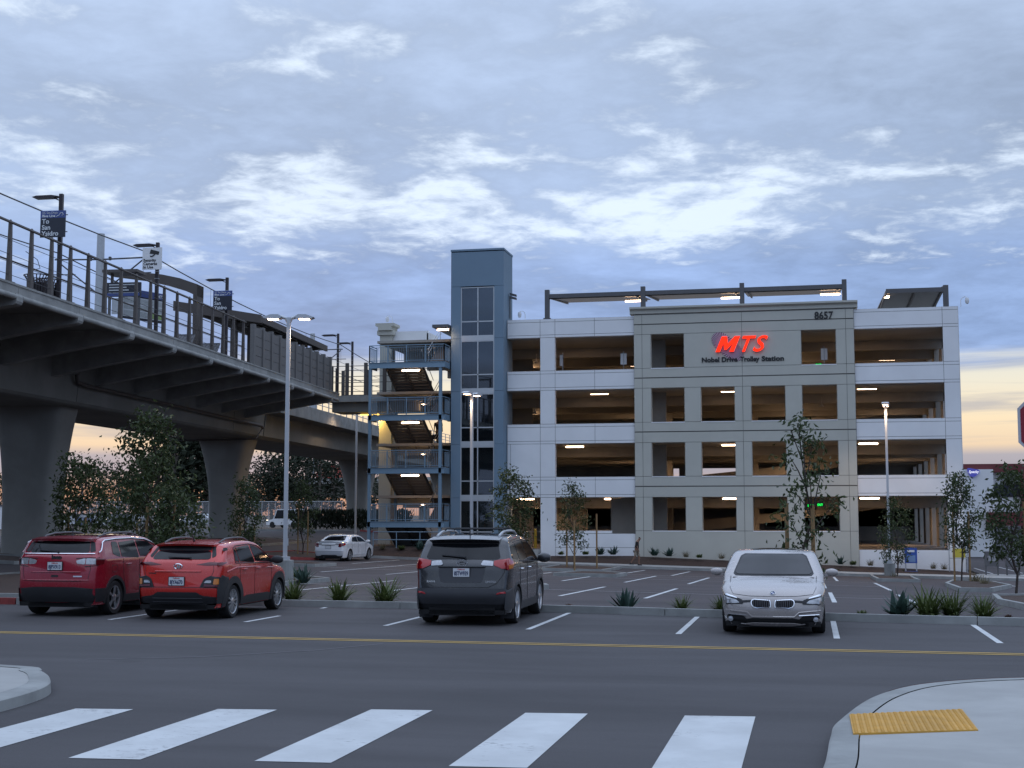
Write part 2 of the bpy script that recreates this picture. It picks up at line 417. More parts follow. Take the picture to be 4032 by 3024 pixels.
# --- painted marks
for i, (x0, x1, y0, y1) in enumerate([(-7.87, -7.23, 10.75, 13.88), (-6.34, -5.69, 11.08, 14.18), (-4.70, -4.03, 11.28, 14.50), (-3.01, -2.35, 11.40, 14.60), (-1.33, -0.60, 11.52, 14.76)]):
    S(MB().grid([[(x0, y0, .005), (x1, y0 + .06, .005)], [(x0, y1, .005), (x1, y1 + .08, .005)]]), 'crosswalk_stripe', M_white)
def yl(x): return 22.33 - 0.0166 * (x + 1)
for d in (-0.11, 0.11):
    S(ribbon(MB(), [(-60, yl(-60) + d), (60, yl(60) + d)], 0.105, .005, 4), 'centre_line', M_yel)
for x, a, b in [(-13.9, 25.72, 30.3), (-10.97, 25.73, 30.42), (-7.98, 25.43, 30.1), (-5.14, 25.17, 29.66), (-2.33, 24.76, 29.02), (0.41, 24.42, 28.45), (3.03, 24.12, 28.02), (5.8, 23.9, 27.7)]:
    S(ribbon(MB(), [(x, a), (x, b)], 0.105, .005, 5), 'parking_line', M_white)
for x, a, b in [(-18.3, 40, 51), (-15.3, 40.0, 50), (-12.6, 39.6, 48.6), (-9.85, 39.4, 48.4), (-7.07, 39.15, 48.1), (-4.53, 38.5, 47.8), (-1.8, 38.3, 47.5), (0.6, 38, 47.2), (2.72, 38.8, 46.4),
                (-20.9, 57.2, 69.0), (-17.7, 56.5, 68.0), (-15.1, 55.5, 67.5), (-12.4, 54.5, 66.5), (-9.65, 54, 65.2), (-7.15, 54, 65.2), (-4.65, 53.75, 65), (-1.9, 53, 64.8), (0.5, 52.6, 64.6), (2.8, 51.7, 64.6),
                (-23.8, 69.9, 78.5), (-21.0, 69.3, 78.3), (-18.3, 69, 78.3), (-15.8, 68.8, 78.2), (-9.1, 67.2, 77.4), (-6.6, 67.1, 77.4), (-3.9, 67, 77.2), (-1.3, 66.8, 77.2), (1.2, 66.6, 77.2), (8.9, 64.8, 77.7), (11.6, 64.8, 77.7),
                (13.1, 92.3, 104), (17.9, 128, 150), (11.0, 90, 100)]:
    S(ribbon(MB(), [(x, a), (x, b)], 0.13, .008, 1.2), 'parking_line', M_white)
for p in [[(-19, 45.4), (-8.7, 44.35), (-3.0, 42.7), (4.0, 41.6)], [(-24.7, 63.9), (-17.6, 62.2), (-11.6, 60.7), (-4.1, 58.9), (3, 57.4)], [(-22, 68.6), (-9.4, 66.8), (-4.6, 66.3), (3.0, 65.4)], [(4.1, 47.9), (6.4, 47.2)], [(3.9, 44.8), (5.3, 44.3)], [(9.3, 57.5), (13, 57)], [(9.0, 62.5), (14, 61.9)]]:
    S(ribbon(MB(), p, 0.10, .0085, 1.2), 'parking_line', M_white2)
S(ribbon(MB(), [(-10.4, 18.6), (-8.9, 19.3), (-7.6, 20.6), (-6.9, 21.9)], 0.05, .004, 0.5), 'tyre_scuff', pmat('scuffed_asphalt', (0.125, 0.122, 0.128), 0.8, var=0.4, scale=3))

# --- kerb in front of the parked cars, with the planted strip behind it
FK = smoothline([(-18.5, 29.72), (-16.2, 30.25), (-13.9, 30.6), (-10.97, 30.58), (-7.98, 30.24), (-5.14, 29.76), (-2.33, 29.1), (0.4, 28.52), (3.0, 28.08), (6, 27.72), (12, 27.2), (25, 26.6)], 5)
kr = thing('kerb', 'long grey concrete kerb in front of the parked cars', 'kerb'); del kr['label'], kr['category']; kr['kind'] = 'structure'
def kerb_pieces(parent, pts, piece, mat=None, **kw):
    """cast lengths with open joints"""
    P = resample(pts, 0.4); L = [0]
    for a, b in zip(P, P[1:]): L.append(L[-1] + math.hypot(b[0] - a[0], b[1] - a[1]))
    n = max(1, round(L[-1] / piece))
    def at(s):
        s = min(max(s, 0), L[-1]); i = min(int(np.searchsorted(L, s)), len(L) - 1); i = max(i, 1)
        t = (s - L[i - 1]) / max(1e-6, L[i] - L[i - 1]); return (P[i - 1][0] + (P[i][0] - P[i - 1][0]) * t, P[i - 1][1] + (P[i][1] - P[i - 1][1]) * t)
    for k in range(n):
        a, b = L[-1] * k / n + .008, L[-1] * (k + 1) / n - .008
        q = [at(a + (b - a) * j / 6) for j in range(7)]
        mb = curb(MB(), q, **kw)
        for e in (0, 6): i0 = len(mb.v) - 28; mb.f.append((i0 + e, i0 + 7 + e, i0 + 14 + e, i0 + 21 + e)); mb.mi.append(0)
        mb.put('kerb_length', mat or M_conc, parent)
kerb_pieces(kr, FK, 3.05)
kerb_pieces(kr, [(-34, 29.9), (-24, 29.75), (-18.52, 29.72)], 3.05, M_redk)
S(MB().grid([[(x, y + 0.14, gz(x, y) + .06) for x, y in FK], [(x, y + 0.9, gz(x, y + .9) + .10) for x, y in FK], [(x, y + 1.75, gz(x, y + 1.75) + .012) for x, y in FK]]), 'planting_bed', M_mulch)

def island(name, poly, red=False, soil=None):
    poly = resample(poly + [poly[0]], 1.0)[:-1]
    r = thing(name, None, None); r['kind'] = 'structure'
    curb(MB(), poly, close=True).put('kerb', M_redk if red else M_conc, r)
    c = (sum(p[0] for p in poly) / len(poly), sum(p[1] for p in poly) / len(poly)); mb = MB()
    ring = [(c[0] + (p[0] - c[0]) * .97, c[1] + (p[1] - c[1]) * .985, gz(*p) + .10) for p in poly]
    inn = [(c[0] + (p[0] - c[0]) * .5, c[1] + (p[1] - c[1]) * .5, gz(c[0] + (p[0] - c[0]) * .5, c[1] + (p[1] - c[1]) * .5) + .17) for p in poly]
    n = len(poly); mb.add(ring + inn, [(i, (i + 1) % n, n + (i + 1) % n, n + i) for i in range(n)] + [tuple(range(n, 2 * n))])
    mb.put('soil', soil or M_mulch, r); return r
island('planting_island', [(-28.4, 31.8), (-17.2, 31.9), (-16.9, 40), (-17.0, 47.5), (-18.6, 49.2), (-27.4, 49.5), (-28.6, 46)])
island('planting_island', [(-11.3, 60.9), (-8.45, 61.1), (-8.4, 64.5), (-9.2, 66), (-11.1, 65.8)])
island('planting_island', [(-13.7, 69.2), (-10.3, 69.4), (-10.5, 78.0), (-14.2, 78.4)])
island('planting_island', [(3.1, 69.0), (5.15, 69.3), (5.5, 79.95), (3.2, 79.95)])
island('planting_island', [(5.2, 52.2), (6.4, 52.6), (8.2, 61), (8.6, 70.5), (6.8, 71.5), (5.6, 62)])
island('planting_island', [(4.95, 35.2), (6.5, 34.2), (14, 33.6), (14.5, 45.5), (8, 46.2), (5.35, 44.2), (4.85, 39)])
island('planting_island', [(-11.7, 43.6), (-8.7, 43.6), (-8.45, 44.9), (-8.8, 46.2), (-11.7, 46.4)])
island('planting_island', [(-25.8, 63.0), (-23.4, 63.2), (-23.2, 65.8), (-25.7, 66)])
island('planting_island', [(-31.6, 72.6), (-28.4, 72.0), (-27.0, 72.8), (-27.2, 79.7), (-31.0, 79.9)], red=True)
island('planting_island', [(-44.6, 54.2), (-33.5, 53.6), (-32.6, 56.5), (-33, 66), (-43.5, 66.5)])
island('planting_island', [(-44.5, 84), (-34.5, 83.5), (-34.2, 91.5), (-44, 92)])
mb = MB(); curb(mb, [(-60, 116.6), (-38.2, 114.2)]); S(mb, 'kerb', M_conc)
mb = MB(); curb(mb, [(-38.2, 114.2), (-36.2, 113.2), (-33.0, 112.4)]); S(mb, 'kerb', M_redk)
S(MB().box(-60, -33.2, 56.9, 57.1, 0.1, 0.34), 'kerb', M_conc)

# --- pavement and planted bank along the parking garage
X2 = steps(-19.5, 30, 1.5)
mb = MB(); curb(mb, [(x, 80.2) for x in X2]); S(mb, 'kerb', M_conc)
S(MB().grid([[(x, 80.35, gz(x, 80.2) + .15) for x in X2], [(x, 82.2, gz(x, 82.2) + .17) for x in X2]]), 'pavement', M_walk)
def bank(x): return float(np.interp(x, [-16.3, -15.4, -10.4, 2.8, 8.8, 9.2], [-.40, -.36, -.33, -.86, -1.12, -1.2]))
XB = steps(-16.3, 9.2, 1.2)
S(MB().grid([[(x, 82.2, gz(x, 82.2) + .172) for x in XB], [(x, 83.0, (gz(x, 82.2) + .2) * .4 + bank(x) * .6 + .02) for x in XB], [(x, 84.1, bank(x)) for x in XB]]), 'planting_bank', M_mulch)
XL = steps(-28.2, -19.5, 1.2)
S(MB().grid([[(x, 79.9, gz(x, 79.9) - .05) for x in XL], [(x, 80.05, gz(x, 80) + .12) for x in XL], [(x, 80.9, .02) for x in XL], [(x, 81.9, .18) for x in XL], [(x, 88, .2) for x in XL]]), 'planting_bank', M_mulch)
mb = MB(); curb(mb, [(x, 79.8) for x in XL]); S(mb, 'kerb', M_conc)
S(MB().grid([[(x, 82.2, gz(x, 82.2) + .172) for x in (9.2, 30)], [(x, 84.6, gz(x, 84) + .17) for x in (9.2, 30)]]), 'pavement', M_walk)

# --- street corners at the crosswalk
def corner(name, outline, red=None, joint=None):
    r = thing(name, None, None); r['kind'] = 'structure'
    P = resample(smoothline(outline, 8), .25)
    rows = [[], [], [], []]
    for i, p in enumerate(P):
        a, b = P[max(0, i - 1)], P[min(len(P) - 1, i + 1)]; d = math.hypot(b[0] - a[0], b[1] - a[1]); nx, ny = -(b[1] - a[1]) / d, (b[0] - a[0]) / d
        for rw, (k, z) in zip(rows, ((0, -.2), (.03, .115), (.06, .14), (.28, .145))): rw.append((p[0] - nx * k, p[1] - ny * k, z))
    MB().grid(rows).put('kerb', M_conc, r, smooth=True)
    if red:
        MB().grid([[(x, y, z + .004) for x, y, z in rw[red[0]:red[1]]] for rw in rows[1:3]] ).put('red_stripe', M_redk, r)
    return r, rows[3]
r, inn = corner('street_corner', [(-0.25, 9.0), (0.02, 11.2), (0.11, 12.9), (0.2, 13.9), (0.62, 15.78), (1.29, 17.1), (2.52, 17.95), (4.4, 18.3), (9, 18.4), (30, 18.4)], red=(34, 60))
inner = [(x, y, .139) for x, y, z in inn]
n = len(inner); far = [(30, 9.0, .16)] * n
MB().grid([[tuple(Vector(p) + Vector((.012 * (1 if True else 0), 0, 0))) for p in inner], [(p[0] + 1.6, min(p[1], 16.2) if p[1] > 16 else p[1], .15) for p in inner], [(p[0] + 12 if p[0] < 18 else p[0] + 4, min(p[1], 13.5), .17) for p in inner]]).put('pavement', M_walk, r, normals=False)
# truncated-dome warning plate
M_tac = pmat('yellow_warning_plate', (0.58, 0.31, 0.045), 0.6, var=0.12, scale=6, var2=0.2, scale2=3)
tp = thing('tactile_plate', 'ochre yellow warning plate of raised domes set in the corner pavement', 'tactile paving', (0.9, 13.6, 0.15))
def tq(u, v):
    a, b, c, d = (0.34, 12.9), (1.46, 13.36), (1.46, 14.72), (0.34, 14.11)
    return tuple((a[k] * (1 - u) + b[k] * u) * (1 - v) + (d[k] * (1 - u) + c[k] * u) * v for k in (0, 1))
q = [tq(0, 0), tq(1, 0), tq(1, 1), tq(0, 1)]
MB().hexa([(*p, .10) for p in q] + [(*p, .158) for p in q]).put('plate', M_tac, tp)
mb = MB()
for i in range(19):
    for j in range(22):
        x, y = tq((i + .5) / 19, (j + .5) / 22); mb.lathe([(.019, .158), (.016, .164), (.009, .1655), (0.0001, .1655)], (x, y, 0), 6)
o = mb.put('dome', M_tac, tp); o['kind'] = 'stuff'
r, inn = corner('street_corner', [(-30, 17.6), (-16, 17.3), (-10.5, 16.62), (-9.6, 16.1), (-9.05, 15.4), (-8.72, 14.75), (-8.55, 13.9), (-8.5, 12.6), (-8.5, 9)])
inner = [(x, y, .139) for x, y, z in inn]
MB().grid([inner, [(p[0] - 1.2 if p[0] > -14 else p[0], min(p[1], 15.0) , .15) for p in inner], [(-30 if p[0] < -12 else p[0] - 9, 9.0, .17) for p in inner]]).put('pavement', M_walk, r, normals=False)
# ================================================================== PARKING GARAGE
M_wwhite = pmat('white_render', (0.80, 0.81, 0.815), 0.85, var=0.035, scale=0.8, bump=0.08, bscale=50, var2=0.07, scale2=0.35)
M_wbeige = pmat('beige_render', (0.50, 0.495, 0.435), 0.88, var=0.05, scale=1.2, bump=0.10, bscale=50, var2=0.07, scale2=0.3)
M_core = pmat('joint_shadow_concrete', (0.16, 0.16, 0.15), 0.9, var=0.1)
M_inside = pmat('garage_concrete', (0.36, 0.345, 0.31), 0.88, var=0.12, scale=0.9, bump=0.1, bscale=30, var2=0.2, scale2=0.3)
M_floor = pmat('garage_floor', (0.17, 0.16, 0.15), 0.8, var=0.2, scale=1)
M_towerb = pmat('blue_grey_render', (0.175, 0.255, 0.33), 0.85, var=0.04, scale=0.9, bump=0.08, bscale=50, var2=0.06, scale2=0.3)
M_steelb = pmat('blue_painted_steel', (0.19, 0.285, 0.365), 0.5, var=0.07, scale=2)
M_alu = pmat('window_aluminium', (0.50, 0.53, 0.55), 0.4, 0.4, var=0.05)
M_dsteel = pmat('dark_grey_steel', (0.105, 0.105, 0.11), 0.5, 0.2, var=0.1)
M_galv = pmat('galvanised_steel', (0.42, 0.44, 0.46), 0.45, 0.5, var=0.1, scale=6)
M_panelu = pmat('solar_panel_underside', (0.030, 0.032, 0.040), 0.35, var=0.1, scale=1.5)
G_glass = glass('lift_glass', (0.72, 0.82, 0.85), 0.62)
WARM = (1.0, 0.60, 0.33)
M_tube = glow('warm_tube', (1.0, 0.66, 0.42), 11.0)
M_red = glow('red_sign_light', (1.0, 0.032, 0.012), 1.35)
M_black = pmat('black_metal', (0.015, 0.015, 0.017), 0.5, var=0.1)
M_fwhite = pmat('white_enamel', (0.72, 0.73, 0.74), 0.4, var=0.03)

YF = 84.0
gar = thing('parking_garage', 'white and beige five deck parking garage with open bays', 'parking garage', (-4, YF, -0.8))
FL = [0.05, 3.38, 6.71, 10.04, 13.37]                 # deck levels
BOT = [1.18, 4.48, 7.80, 11.13]; TOP = [3.22, 6.55, 9.90, 13.23]

def panel(x0, x1, z0, z1, mat, y=YF, g=.012, proud=.03):
    MB().box(x0 + g, x1 - g, y - proud, y + .012, z0 + g, z1 - g).put('facade_panel', mat, gar)
def core(x0, x1, z0, z1, y=YF, d=.30, mat=None, name='facade_wall'):
    MB().box(x0, x1, y, y + d, z0, z1).put(name, mat or M_core, gar)

# left wing: spandrels with thin reveal lines, one column
def spandrel(x0, x1, zb, zt, cuts, top=True):
    core(x0, x1, zb, zt)
    bands = [(zb, zb + .17), (zb + .17, zt - .19), (zt - .19, zt)] if zt - zb > .8 else [(zb, zt)]
    for a, b in bands:
        cx = [x0] + [c for c in cuts if x0 < c < x1] + [x1]
        for i, j in zip(cx, cx[1:]): panel(i, j, a, b, M_wwhite)
    MB().box(x0, x1, YF + .012, YF + .30, zt - .02, zt + .004).put('wall_cap', M_wwhite, gar)
    MB().box(x0, x1, YF + .012, YF + .30, zb - .004, zb + .02).put('wall_soffit', M_wwhite, gar)
LW0, LW1 = -18.46, -10.42
for zb, zt in [(13.22, 14.40), (9.90, 11.12), (6.55, 7.78), (3.22, 4.48)]:
    spandrel(LW0, LW1, zb, zt, (-16.35, -15.4, -12.9))
for a, b in [(-0.7, 3.22), (4.48, 6.55), (7.78, 9.90), (11.12, 13.22)]:
    core(-16.35, -15.4, a, b); panel(-16.35, -15.4, a, b, M_wwhite)
    MB().box(-15.42, -15.40 + .004, YF, YF + .30, a, b).put('column_reveal', M_wwhite, gar)
core(LW0, -16.35, 4.48, 6.55); panel(LW0, -18.25, 4.48, 6.55, M_wwhite); panel(-18.25, -16.35, 4.48, 6.55, M_wwhite)
core(-15.4, LW1, -0.8, 1.02); panel(-15.4, LW1, .15, 1.0, M_wwhite); panel(-15.4, LW1, -.8, .15, M_wwhite)
core(-15.4, -11.9, 1.02, 1.17, mat=M_wwhite)
# right wing
RW0, RW1 = 2.80, 8.79
for zb, zt in [(13.22, 14.42), (9.92, 11.15), (6.58, 7.81), (3.25, 4.49)]:
    spandrel(RW0, RW1, zb, zt, (7.89,))
for a, b in [(0.10, 3.25), (4.49, 6.58), (7.81, 9.92), (11.15, 13.22)]:
    core(7.89, RW1, a, b); panel(7.89, RW1, a, b, M_wwhite)
core(RW0, RW1, -1.6, .10); panel(RW0, 7.89, -1.6, .10, M_wwhite); panel(7.89, RW1, -1.6, .10, M_wwhite)
MB().box(RW1, RW1 + .02, YF, YF + .30, -1.6, 14.42).put('corner_return', M_wwhite, gar)
# beige centre block, a little proud of the wings
YB = YF - .14
def bpanel(x0, x1, z0, z1, g=.012): panel(x0, x1, z0, z1, M_wbeige, YB, g, .03)
WX = [(-9.38, -7.34), (-6.35, -4.31), (-3.33, -1.30), (-.31, 1.74)]
VG = [-10.42, -9.92, -3.83, 2.32, 2.80]
def row(z0, z1, holes):
    e = sorted(set(VG[:] + [p for h in holes for p in h]))
    for a, b in zip(e, e[1:]):
        if any(h[0] - .01 < a and b < h[1] + .01 for h in holes): continue
        core(a, b, z0, z1, YB, .44); bpanel(a, b, z0, z1)
    for a, b in holes:
        for x in (a, b): MB().box(x - .015, x + .015, YB + .012, YB + .44, z0, z1).put('window_reveal', M_wbeige, gar)
        MB().box(a, b, YB - .045, YB + .44, z0 - .05, z0 + .004).put('window_sill', M_wwhite, gar)
        MB().box(a, b, YB + .012, YB + .44, z1 - .004, z1 + .02).put('window_head', M_wbeige, gar)
for k in range(4):
    row(BOT[k], TOP[k] if k < 3 else 13.23, WX if k < 3 else [WX[0], WX[3]])
for a, b in [(-1.5, 1.18), (3.22, 3.87), (3.87, 4.48), (6.55, 7.20), (7.20, 7.80), (9.90, 10.525), (10.525, 11.13), (13.23, 13.85), (13.85, 14.44)]:
    core(-10.42, 2.80, a + (.012 if a in (3.87, 7.20, 10.525, 13.85) else 0), b, YB, .44)
    for i, j in zip(VG, VG[1:]): bpanel(i, j, a + (.022 if a in (3.87, 7.20, 10.525, 13.85) else 0), b - (.022 if b in (3.87, 7.20, 10.525, 13.85) else 0))
core(-10.42, 2.80, 14.44, 14.52, YB, .5, M_core)
cor = MB()
prof = [(YB - .03, 14.50), (YB - .07, 14.52), (YB - .07, 14.72), (YB - .16, 14.77), (YB - .24, 14.82), (YB - .24, 14.93), (YF + .5, 14.93), (YF + .5, 14.50)]
cor.prism(prof, -10.66, 3.04, lambda p, t: (t, p[0], p[1])); cor.put('cornice', M_wbeige, gar)

# decks, beams, columns and back wall
for z in FL[1:]:
    MB().box(-27.2, 8.6, YF + .45, 118, z - .16, z).put('deck', M_inside, gar)
MB().box(-27.2, 8.6, YF + .30, 118, -.25, .05).put('ground_deck', M_floor, gar)
for k, z in enumerate(FL[1:]):
    for y in (89.8, 95.6, 101.4, 107.2, 113.0):
        MB().box(-27, 8.5, y, y + .42, z - .76, z - .16).put('beam', M_inside, gar)
    if k < 4:
        MB().box(-15.2, 2.4, 96.4, 96.65, FL[k] + .0, FL[k] + 1.05).put('ramp_wall', M_inside, gar)
    MB().hexa([(-14, 102, FL[k] + .1), (7, 102, z - .5), (7, 102.3, z - .5), (-14, 102.3, FL[k] + .1), (-14, 102, FL[k] + 1.1), (7, 102, z - .17), (7, 102.3, z - .17), (-14, 102.3, FL[k] + 1.1)]).put('ramp_wall', M_inside, gar)
for k in range(4):
    for x in (-10.1, -3.9, 2.45):
        for y in (89.7, 101.3, 112.9):
            MB().box(x - .3, x + .3, y, y + .6, FL[k], FL[k + 1] - .16).put('column', M_inside, gar)
    # back wall is half open, right-hand wall has tall piers
    MB().box(-27.2, 8.6, 118, 118.25, FL[k], FL[k] + (1.15 if k else 3.2)).put('back_wall', M_inside, gar)
    MB().box(-27.2, -14.5, 118, 118.25, FL[k] + 1.15, FL[k + 1]).put('back_wall', M_inside, gar)
    MB().box(-4.0, 8.6, 118, 118.25, FL[k] + 1.15, FL[k + 1]).put('back_wall', M_inside, gar)
    for y in (84.4, 88.2, 93.6, 99.0, 104.4, 109.8, 115.2):
        MB().box(8.35, 8.75, y + (1.6 if y > 84.5 else 0), y + 3.6, FL[k] - (1.6 if k == 0 else 0), FL[k + 1] - .16).put('side_pier', M_wwhite if y < 90 else M_inside, gar)
    if k: MB().box(8.45, 8.7, 84.4, 118, FL[k], FL[k] + 1.0).put('side_parapet', M_inside, gar)
# blind pieces seen just behind the openings
MB().box(-12.3, -10.45, 86.5, 86.7, .05, 3.2).put('plant_room_wall', M_inside, gar)
for k in range(4): MB().box(-10.3, -8.75, 86.6, 86.8, FL[k], FL[k + 1] - .16).put('plant_room_wall', M_inside, gar)
MB().box(-18.2, -15.4, 96.4, 96.6, FL[0], FL[1] - .16).put('back_lobby_wall', M_inside, gar)
# roof parapet return and pilaster at the far left corner
MB().box(-28.1, -27.25, 87.8, 88.6, -.2, 14.55).put('corner_pilaster', M_wbeige, gar)
MB().box(-28.25, -27.1, 87.65, 88.75, 14.2, 14.5).put('pilaster_collar', M_wbeige, gar)
MB().prism([(-.45, 14.5), (-.45, 14.75), (-.62, 14.8), (-.62, 14.98), (.62, 14.98), (.62, 14.8), (.45, 14.75), (.45, 14.5)], 87.5, 88.9, lambda p, t: (-27.68 + p[0] * 1.05, t, p[1])).put('pilaster_cap', M_wbeige, gar)
MB().box(-27.25, -24.8, 88.1, 88.35, 13.2, 14.46).put('roof_parapet', M_wwhite, gar)
MB().box(-24.9, -24.65, 88.1, 90, 12.9, 14.3).put('roof_parapet', M_wwhite, gar)
for k in range(1, 4): MB().box(-27.25, -24.6, 88.1, 88.35, FL[k] - .6, FL[k] + 1.05).put('west_spandrel', M_wbeige, gar)
MB().box(-27.25, -24.6, 88.1, 88.35, -.2, 1.1).put('west_spandrel', M_wbeige, gar)
MB().box(-22.2, -18.5, 92.3, 92.5, .05, 13.3).put('lobby_back_wall', M_inside, gar)

# lights of the garage: one tube fixture each
def tube_light(name, x, y, z, label, L=1.16, power=40, r=.05, group='warm tube lights of the garage', hung=.0):
    t = thing(name, label, 'light', (x, y, z), 0, group)
    MB().box(-L / 2 - .04, L / 2 + .04, -.075, .075, .035, .075).put('housing', M_fwhite, t, world=False)
    mb = MB(); mb.tube([(-L / 2, 0, -.02), (-L / 2 + .04, 0, -.02), (L / 2 - .04, 0, -.02), (L / 2, 0, -.02)], [r * .6, r, r, r * .6], 8); mb.put('tube', M_tube, t, world=False)
    if power:
        ld = bpy.data.lights.new('tube_light', 'AREA'); ld.shape = 'RECTANGLE'; ld.size = L; ld.size_y = .12; ld.energy = power; ld.color = WARM
        o = bpy.data.objects.new('lamp', ld); COL.objects.link(o); o.parent = t; o.location = (0, 0, -.09)
    return t
ORD = ['ground', 'second', 'third', 'top']
for k, z in enumerate((3.17, 6.52, 9.91, 13.29)):
    tube_light('ceiling_light', 3.6, 87, z, f'glowing tube light in the right white wing, {ORD[k]} row of openings')
    if k < 3: tube_light('ceiling_light', -4.74, 87, z, f'glowing tube light in the second beige window, {ORD[k]} row')
for x, z, w in [(-14.68, 13.29, 'in the top bay between tower and beige block'), (-13.06, 9.91, 'in the third row bay between tower and beige block'), (-14.68, 6.52, 'in the second row bay with the bright gap behind'), (-12.2, 3.17, 'by the pale wall in the ground row bay'), (-17.92, 3.17, 'over the entry beside the lift tower')]:
    tube_light('ceiling_light', x, 87, z, 'glowing tube light ' + w)
for i, y in enumerate((90.6, 93.2, 97.5, 103.5)):
    tube_light('ceiling_light', -13.6 - i * .12, y, 3.1, ['first', 'second', 'third', 'last'][i] + ' of the tube lights receding into the ground deck', power=14)
for k, z in enumerate((3.0, 6.3, 9.65, 13.0)):  # added unseen fixtures, put in to light the deck interiors
    for x, y in ((-12, 99), (-1, 99), (5.5, 99), (-1, 92.8), (-20, 95)):
        if k == 0 and x == -12: continue
        tube_light('ceiling_light', x, y, z, f'added unseen tube light deep inside the {ORD[k]} deck, ' + {(-12, 99): 'left part', (-1, 99): 'middle', (5.5, 99): 'right part', (-1, 92.8): 'middle front', (-20, 95): 'behind the stairs'}[(x, y)], power=80)

# address, name and logo on the beige block
num = thing('house_number', 'dark raised address number 8657 under the cornice', 'sign', (1.05, YB - .03, 13.9))
put_text('digits', '8657', .62, M_black, num, (-.0, -.02, -.02), .03, .012, fit=1.10)
nm = thing('station_name_sign', 'dark raised letters spelling Nobel Drive Trolley Station', 'sign', (-4.0, YB - .03, 11.42))
for w, a, b in [('Nobel', -6.26, -5.20), ('Drive', -5.07, -4.12), ('Trolley', -3.96, -2.80), ('Station', -2.66, -1.33)]:
    put_text('word', w, .40, M_black, nm, ((a + b) / 2 + 4.0, -.02, -.07 if w == 'Trolley' else 0), .025, .014, fit=b - a)
    if w == 'Trolley': kids(nm)[-1].location.z = 0
lg = thing('logo_sign', 'glowing red slanted MTS letters over a ribbed oval swirl', 'sign', (-3.7, YB - .03, 12.3))
MP = [(0, 0), (.27, 0), (.27, .52), (.50, .12), (.62, .12), (.85, .52), (.85, 0), (1.12, 0), (1.12, .95), (.80, .95), (.56, .50), (.32, .95), (0, .95)]
for nm_, k, y0, y1, mt in (('letter', 1.0, -.17, -.09, M_red), ('letter_back', 1.03, -.085, -.04, M_fwhite)):
    mb = MB(); f3 = lambda p, t: (-1.72 + p[0] * .98 * k + p[1] * .42, t, -.29 + p[1] * k)
    for q in ([MP[0], MP[1], MP[2], MP[11], MP[12]], [MP[2], MP[3], MP[10], MP[11]], [MP[3], MP[4], MP[10]], [MP[4], MP[5], MP[9], MP[10]], [MP[5], MP[6], MP[7], MP[8], MP[9]]): mb.prism(q, y0, y1, f3)
    mb.put(nm_, mt, lg, world=False)
for ch, x, wd in (('T', .17, .86), ('S', .98, .92)):
    put_text('letter', ch, 1.36, M_red, lg, (x - .2, -.13, -.29), .045, .018, .42, fit=wd)
    put_text('letter_back', ch, 1.36, M_fwhite, lg, (x - .2, -.055, -.29), .02, .026, .42, fit=wd + .03)
M_swirl = pmat('dark_red_swirl', (0.10, 0.012, 0.035), 0.5, var=0.05); M_swirl2 = pmat('pale_swirl', (0.62, 0.50, 0.58), 0.5, var=0.05)
def swirl(t, k):
    """ribbed S-shaped loop: outer and inner point"""
    a = 2 * PI * t; c, s = math.cos(a), math.sin(a); th = math.radians(-42)
    ex, ez = 1.12 * c, .60 * s * (1 + .12 * math.cos(2 * a))
    return (ex * k * math.cos(th) - ez * k * math.sin(th) - 1.0, ex * k * math.sin(th) + ez * k * math.cos(th) + .04)
MB().prism([swirl(i / 64, 1.0) for i in range(64)], -.02, 0.0, lambda p, t: (p[0], t, p[1])).put('swirl_plate', pmat('mauve_plate', (0.36, 0.24, 0.33), .5, var=.05), lg, world=False)
mb = MB(); mb2 = MB()
for i in range(90):
    t = i / 90; d = (mb, mb2)[i % 2]
    p0, p1, p2, p3 = swirl(t, 1.02), swirl(t + .0075, 1.02), swirl(t + .030, .74), swirl(t + .024, .74)
    d.add([(p[0], -.028, p[1]) for p in (p0, p1, p2, p3)] + [(p[0], -.018, p[1]) for p in (p0, p1, p2, p3)], [(0, 1, 2, 3), (7, 6, 5, 4), (0, 4, 5, 1), (1, 5, 6, 2), (2, 6, 7, 3), (3, 7, 4, 0)])
for m_, mm in ((mb, M_swirl), (mb2, M_swirl2)):
    o = m_.put('swirl_rib', mm, lg, world=False); o['kind'] = 'stuff'

# roof canopies with solar panels
can = thing('solar_canopy', 'long dark solar canopy on grey posts along the roof edge', 'canopy', (-6.8, 84.2, 14.4))
for i, x in enumerate((-15.92, -9.86, -3.79, 2.30)):
    MB().box(x - .14, x + .14, 84.02, 84.32, 14.4 if i == 0 else 14.93, 16.27).put('post', M_dsteel, can)
    MB().box(x - .22, x + .22, 83.97, 84.4, 14.402 if i == 0 else 14.93, 14.47 if i == 0 else 14.96).put('base_plate', M_dsteel, can)
for a, b in ((-15.78, -10.0), (-9.72, -3.93), (-3.65, 2.16)):
    MB().box(a, b, 84.05, 84.27, 15.74, 15.99).put('beam', M_dsteel, can)
    MB().hexa([(a, 84.28, 15.70), (b, 84.28, 15.70), (b, 89.6, 16.28), (a, 89.6, 16.28), (a, 84.28, 15.76), (b, 84.28, 15.76), (b, 89.6, 16.34), (a, 89.6, 16.34)]).put('solar_panel', M_panelu, can)
    for x in (a + .25, b - .25): MB().bar((x, 84.2, 15.70), (x, 89.5, 16.22), .10, .12).put('rafter', M_dsteel, can)
can2 = thing('solar_canopy', 'smaller dark solar canopy tilting over the right end of the roof', 'canopy', (6.4, 84.2, 14.42))
MB().box(8.0, 8.30, 84.05, 84.35, 14.42, 15.72).put('post', M_dsteel, can2)
MB().box(4.72, 8.0, 84.05, 84.27, 15.34, 15.60).put('beam', M_dsteel, can2)
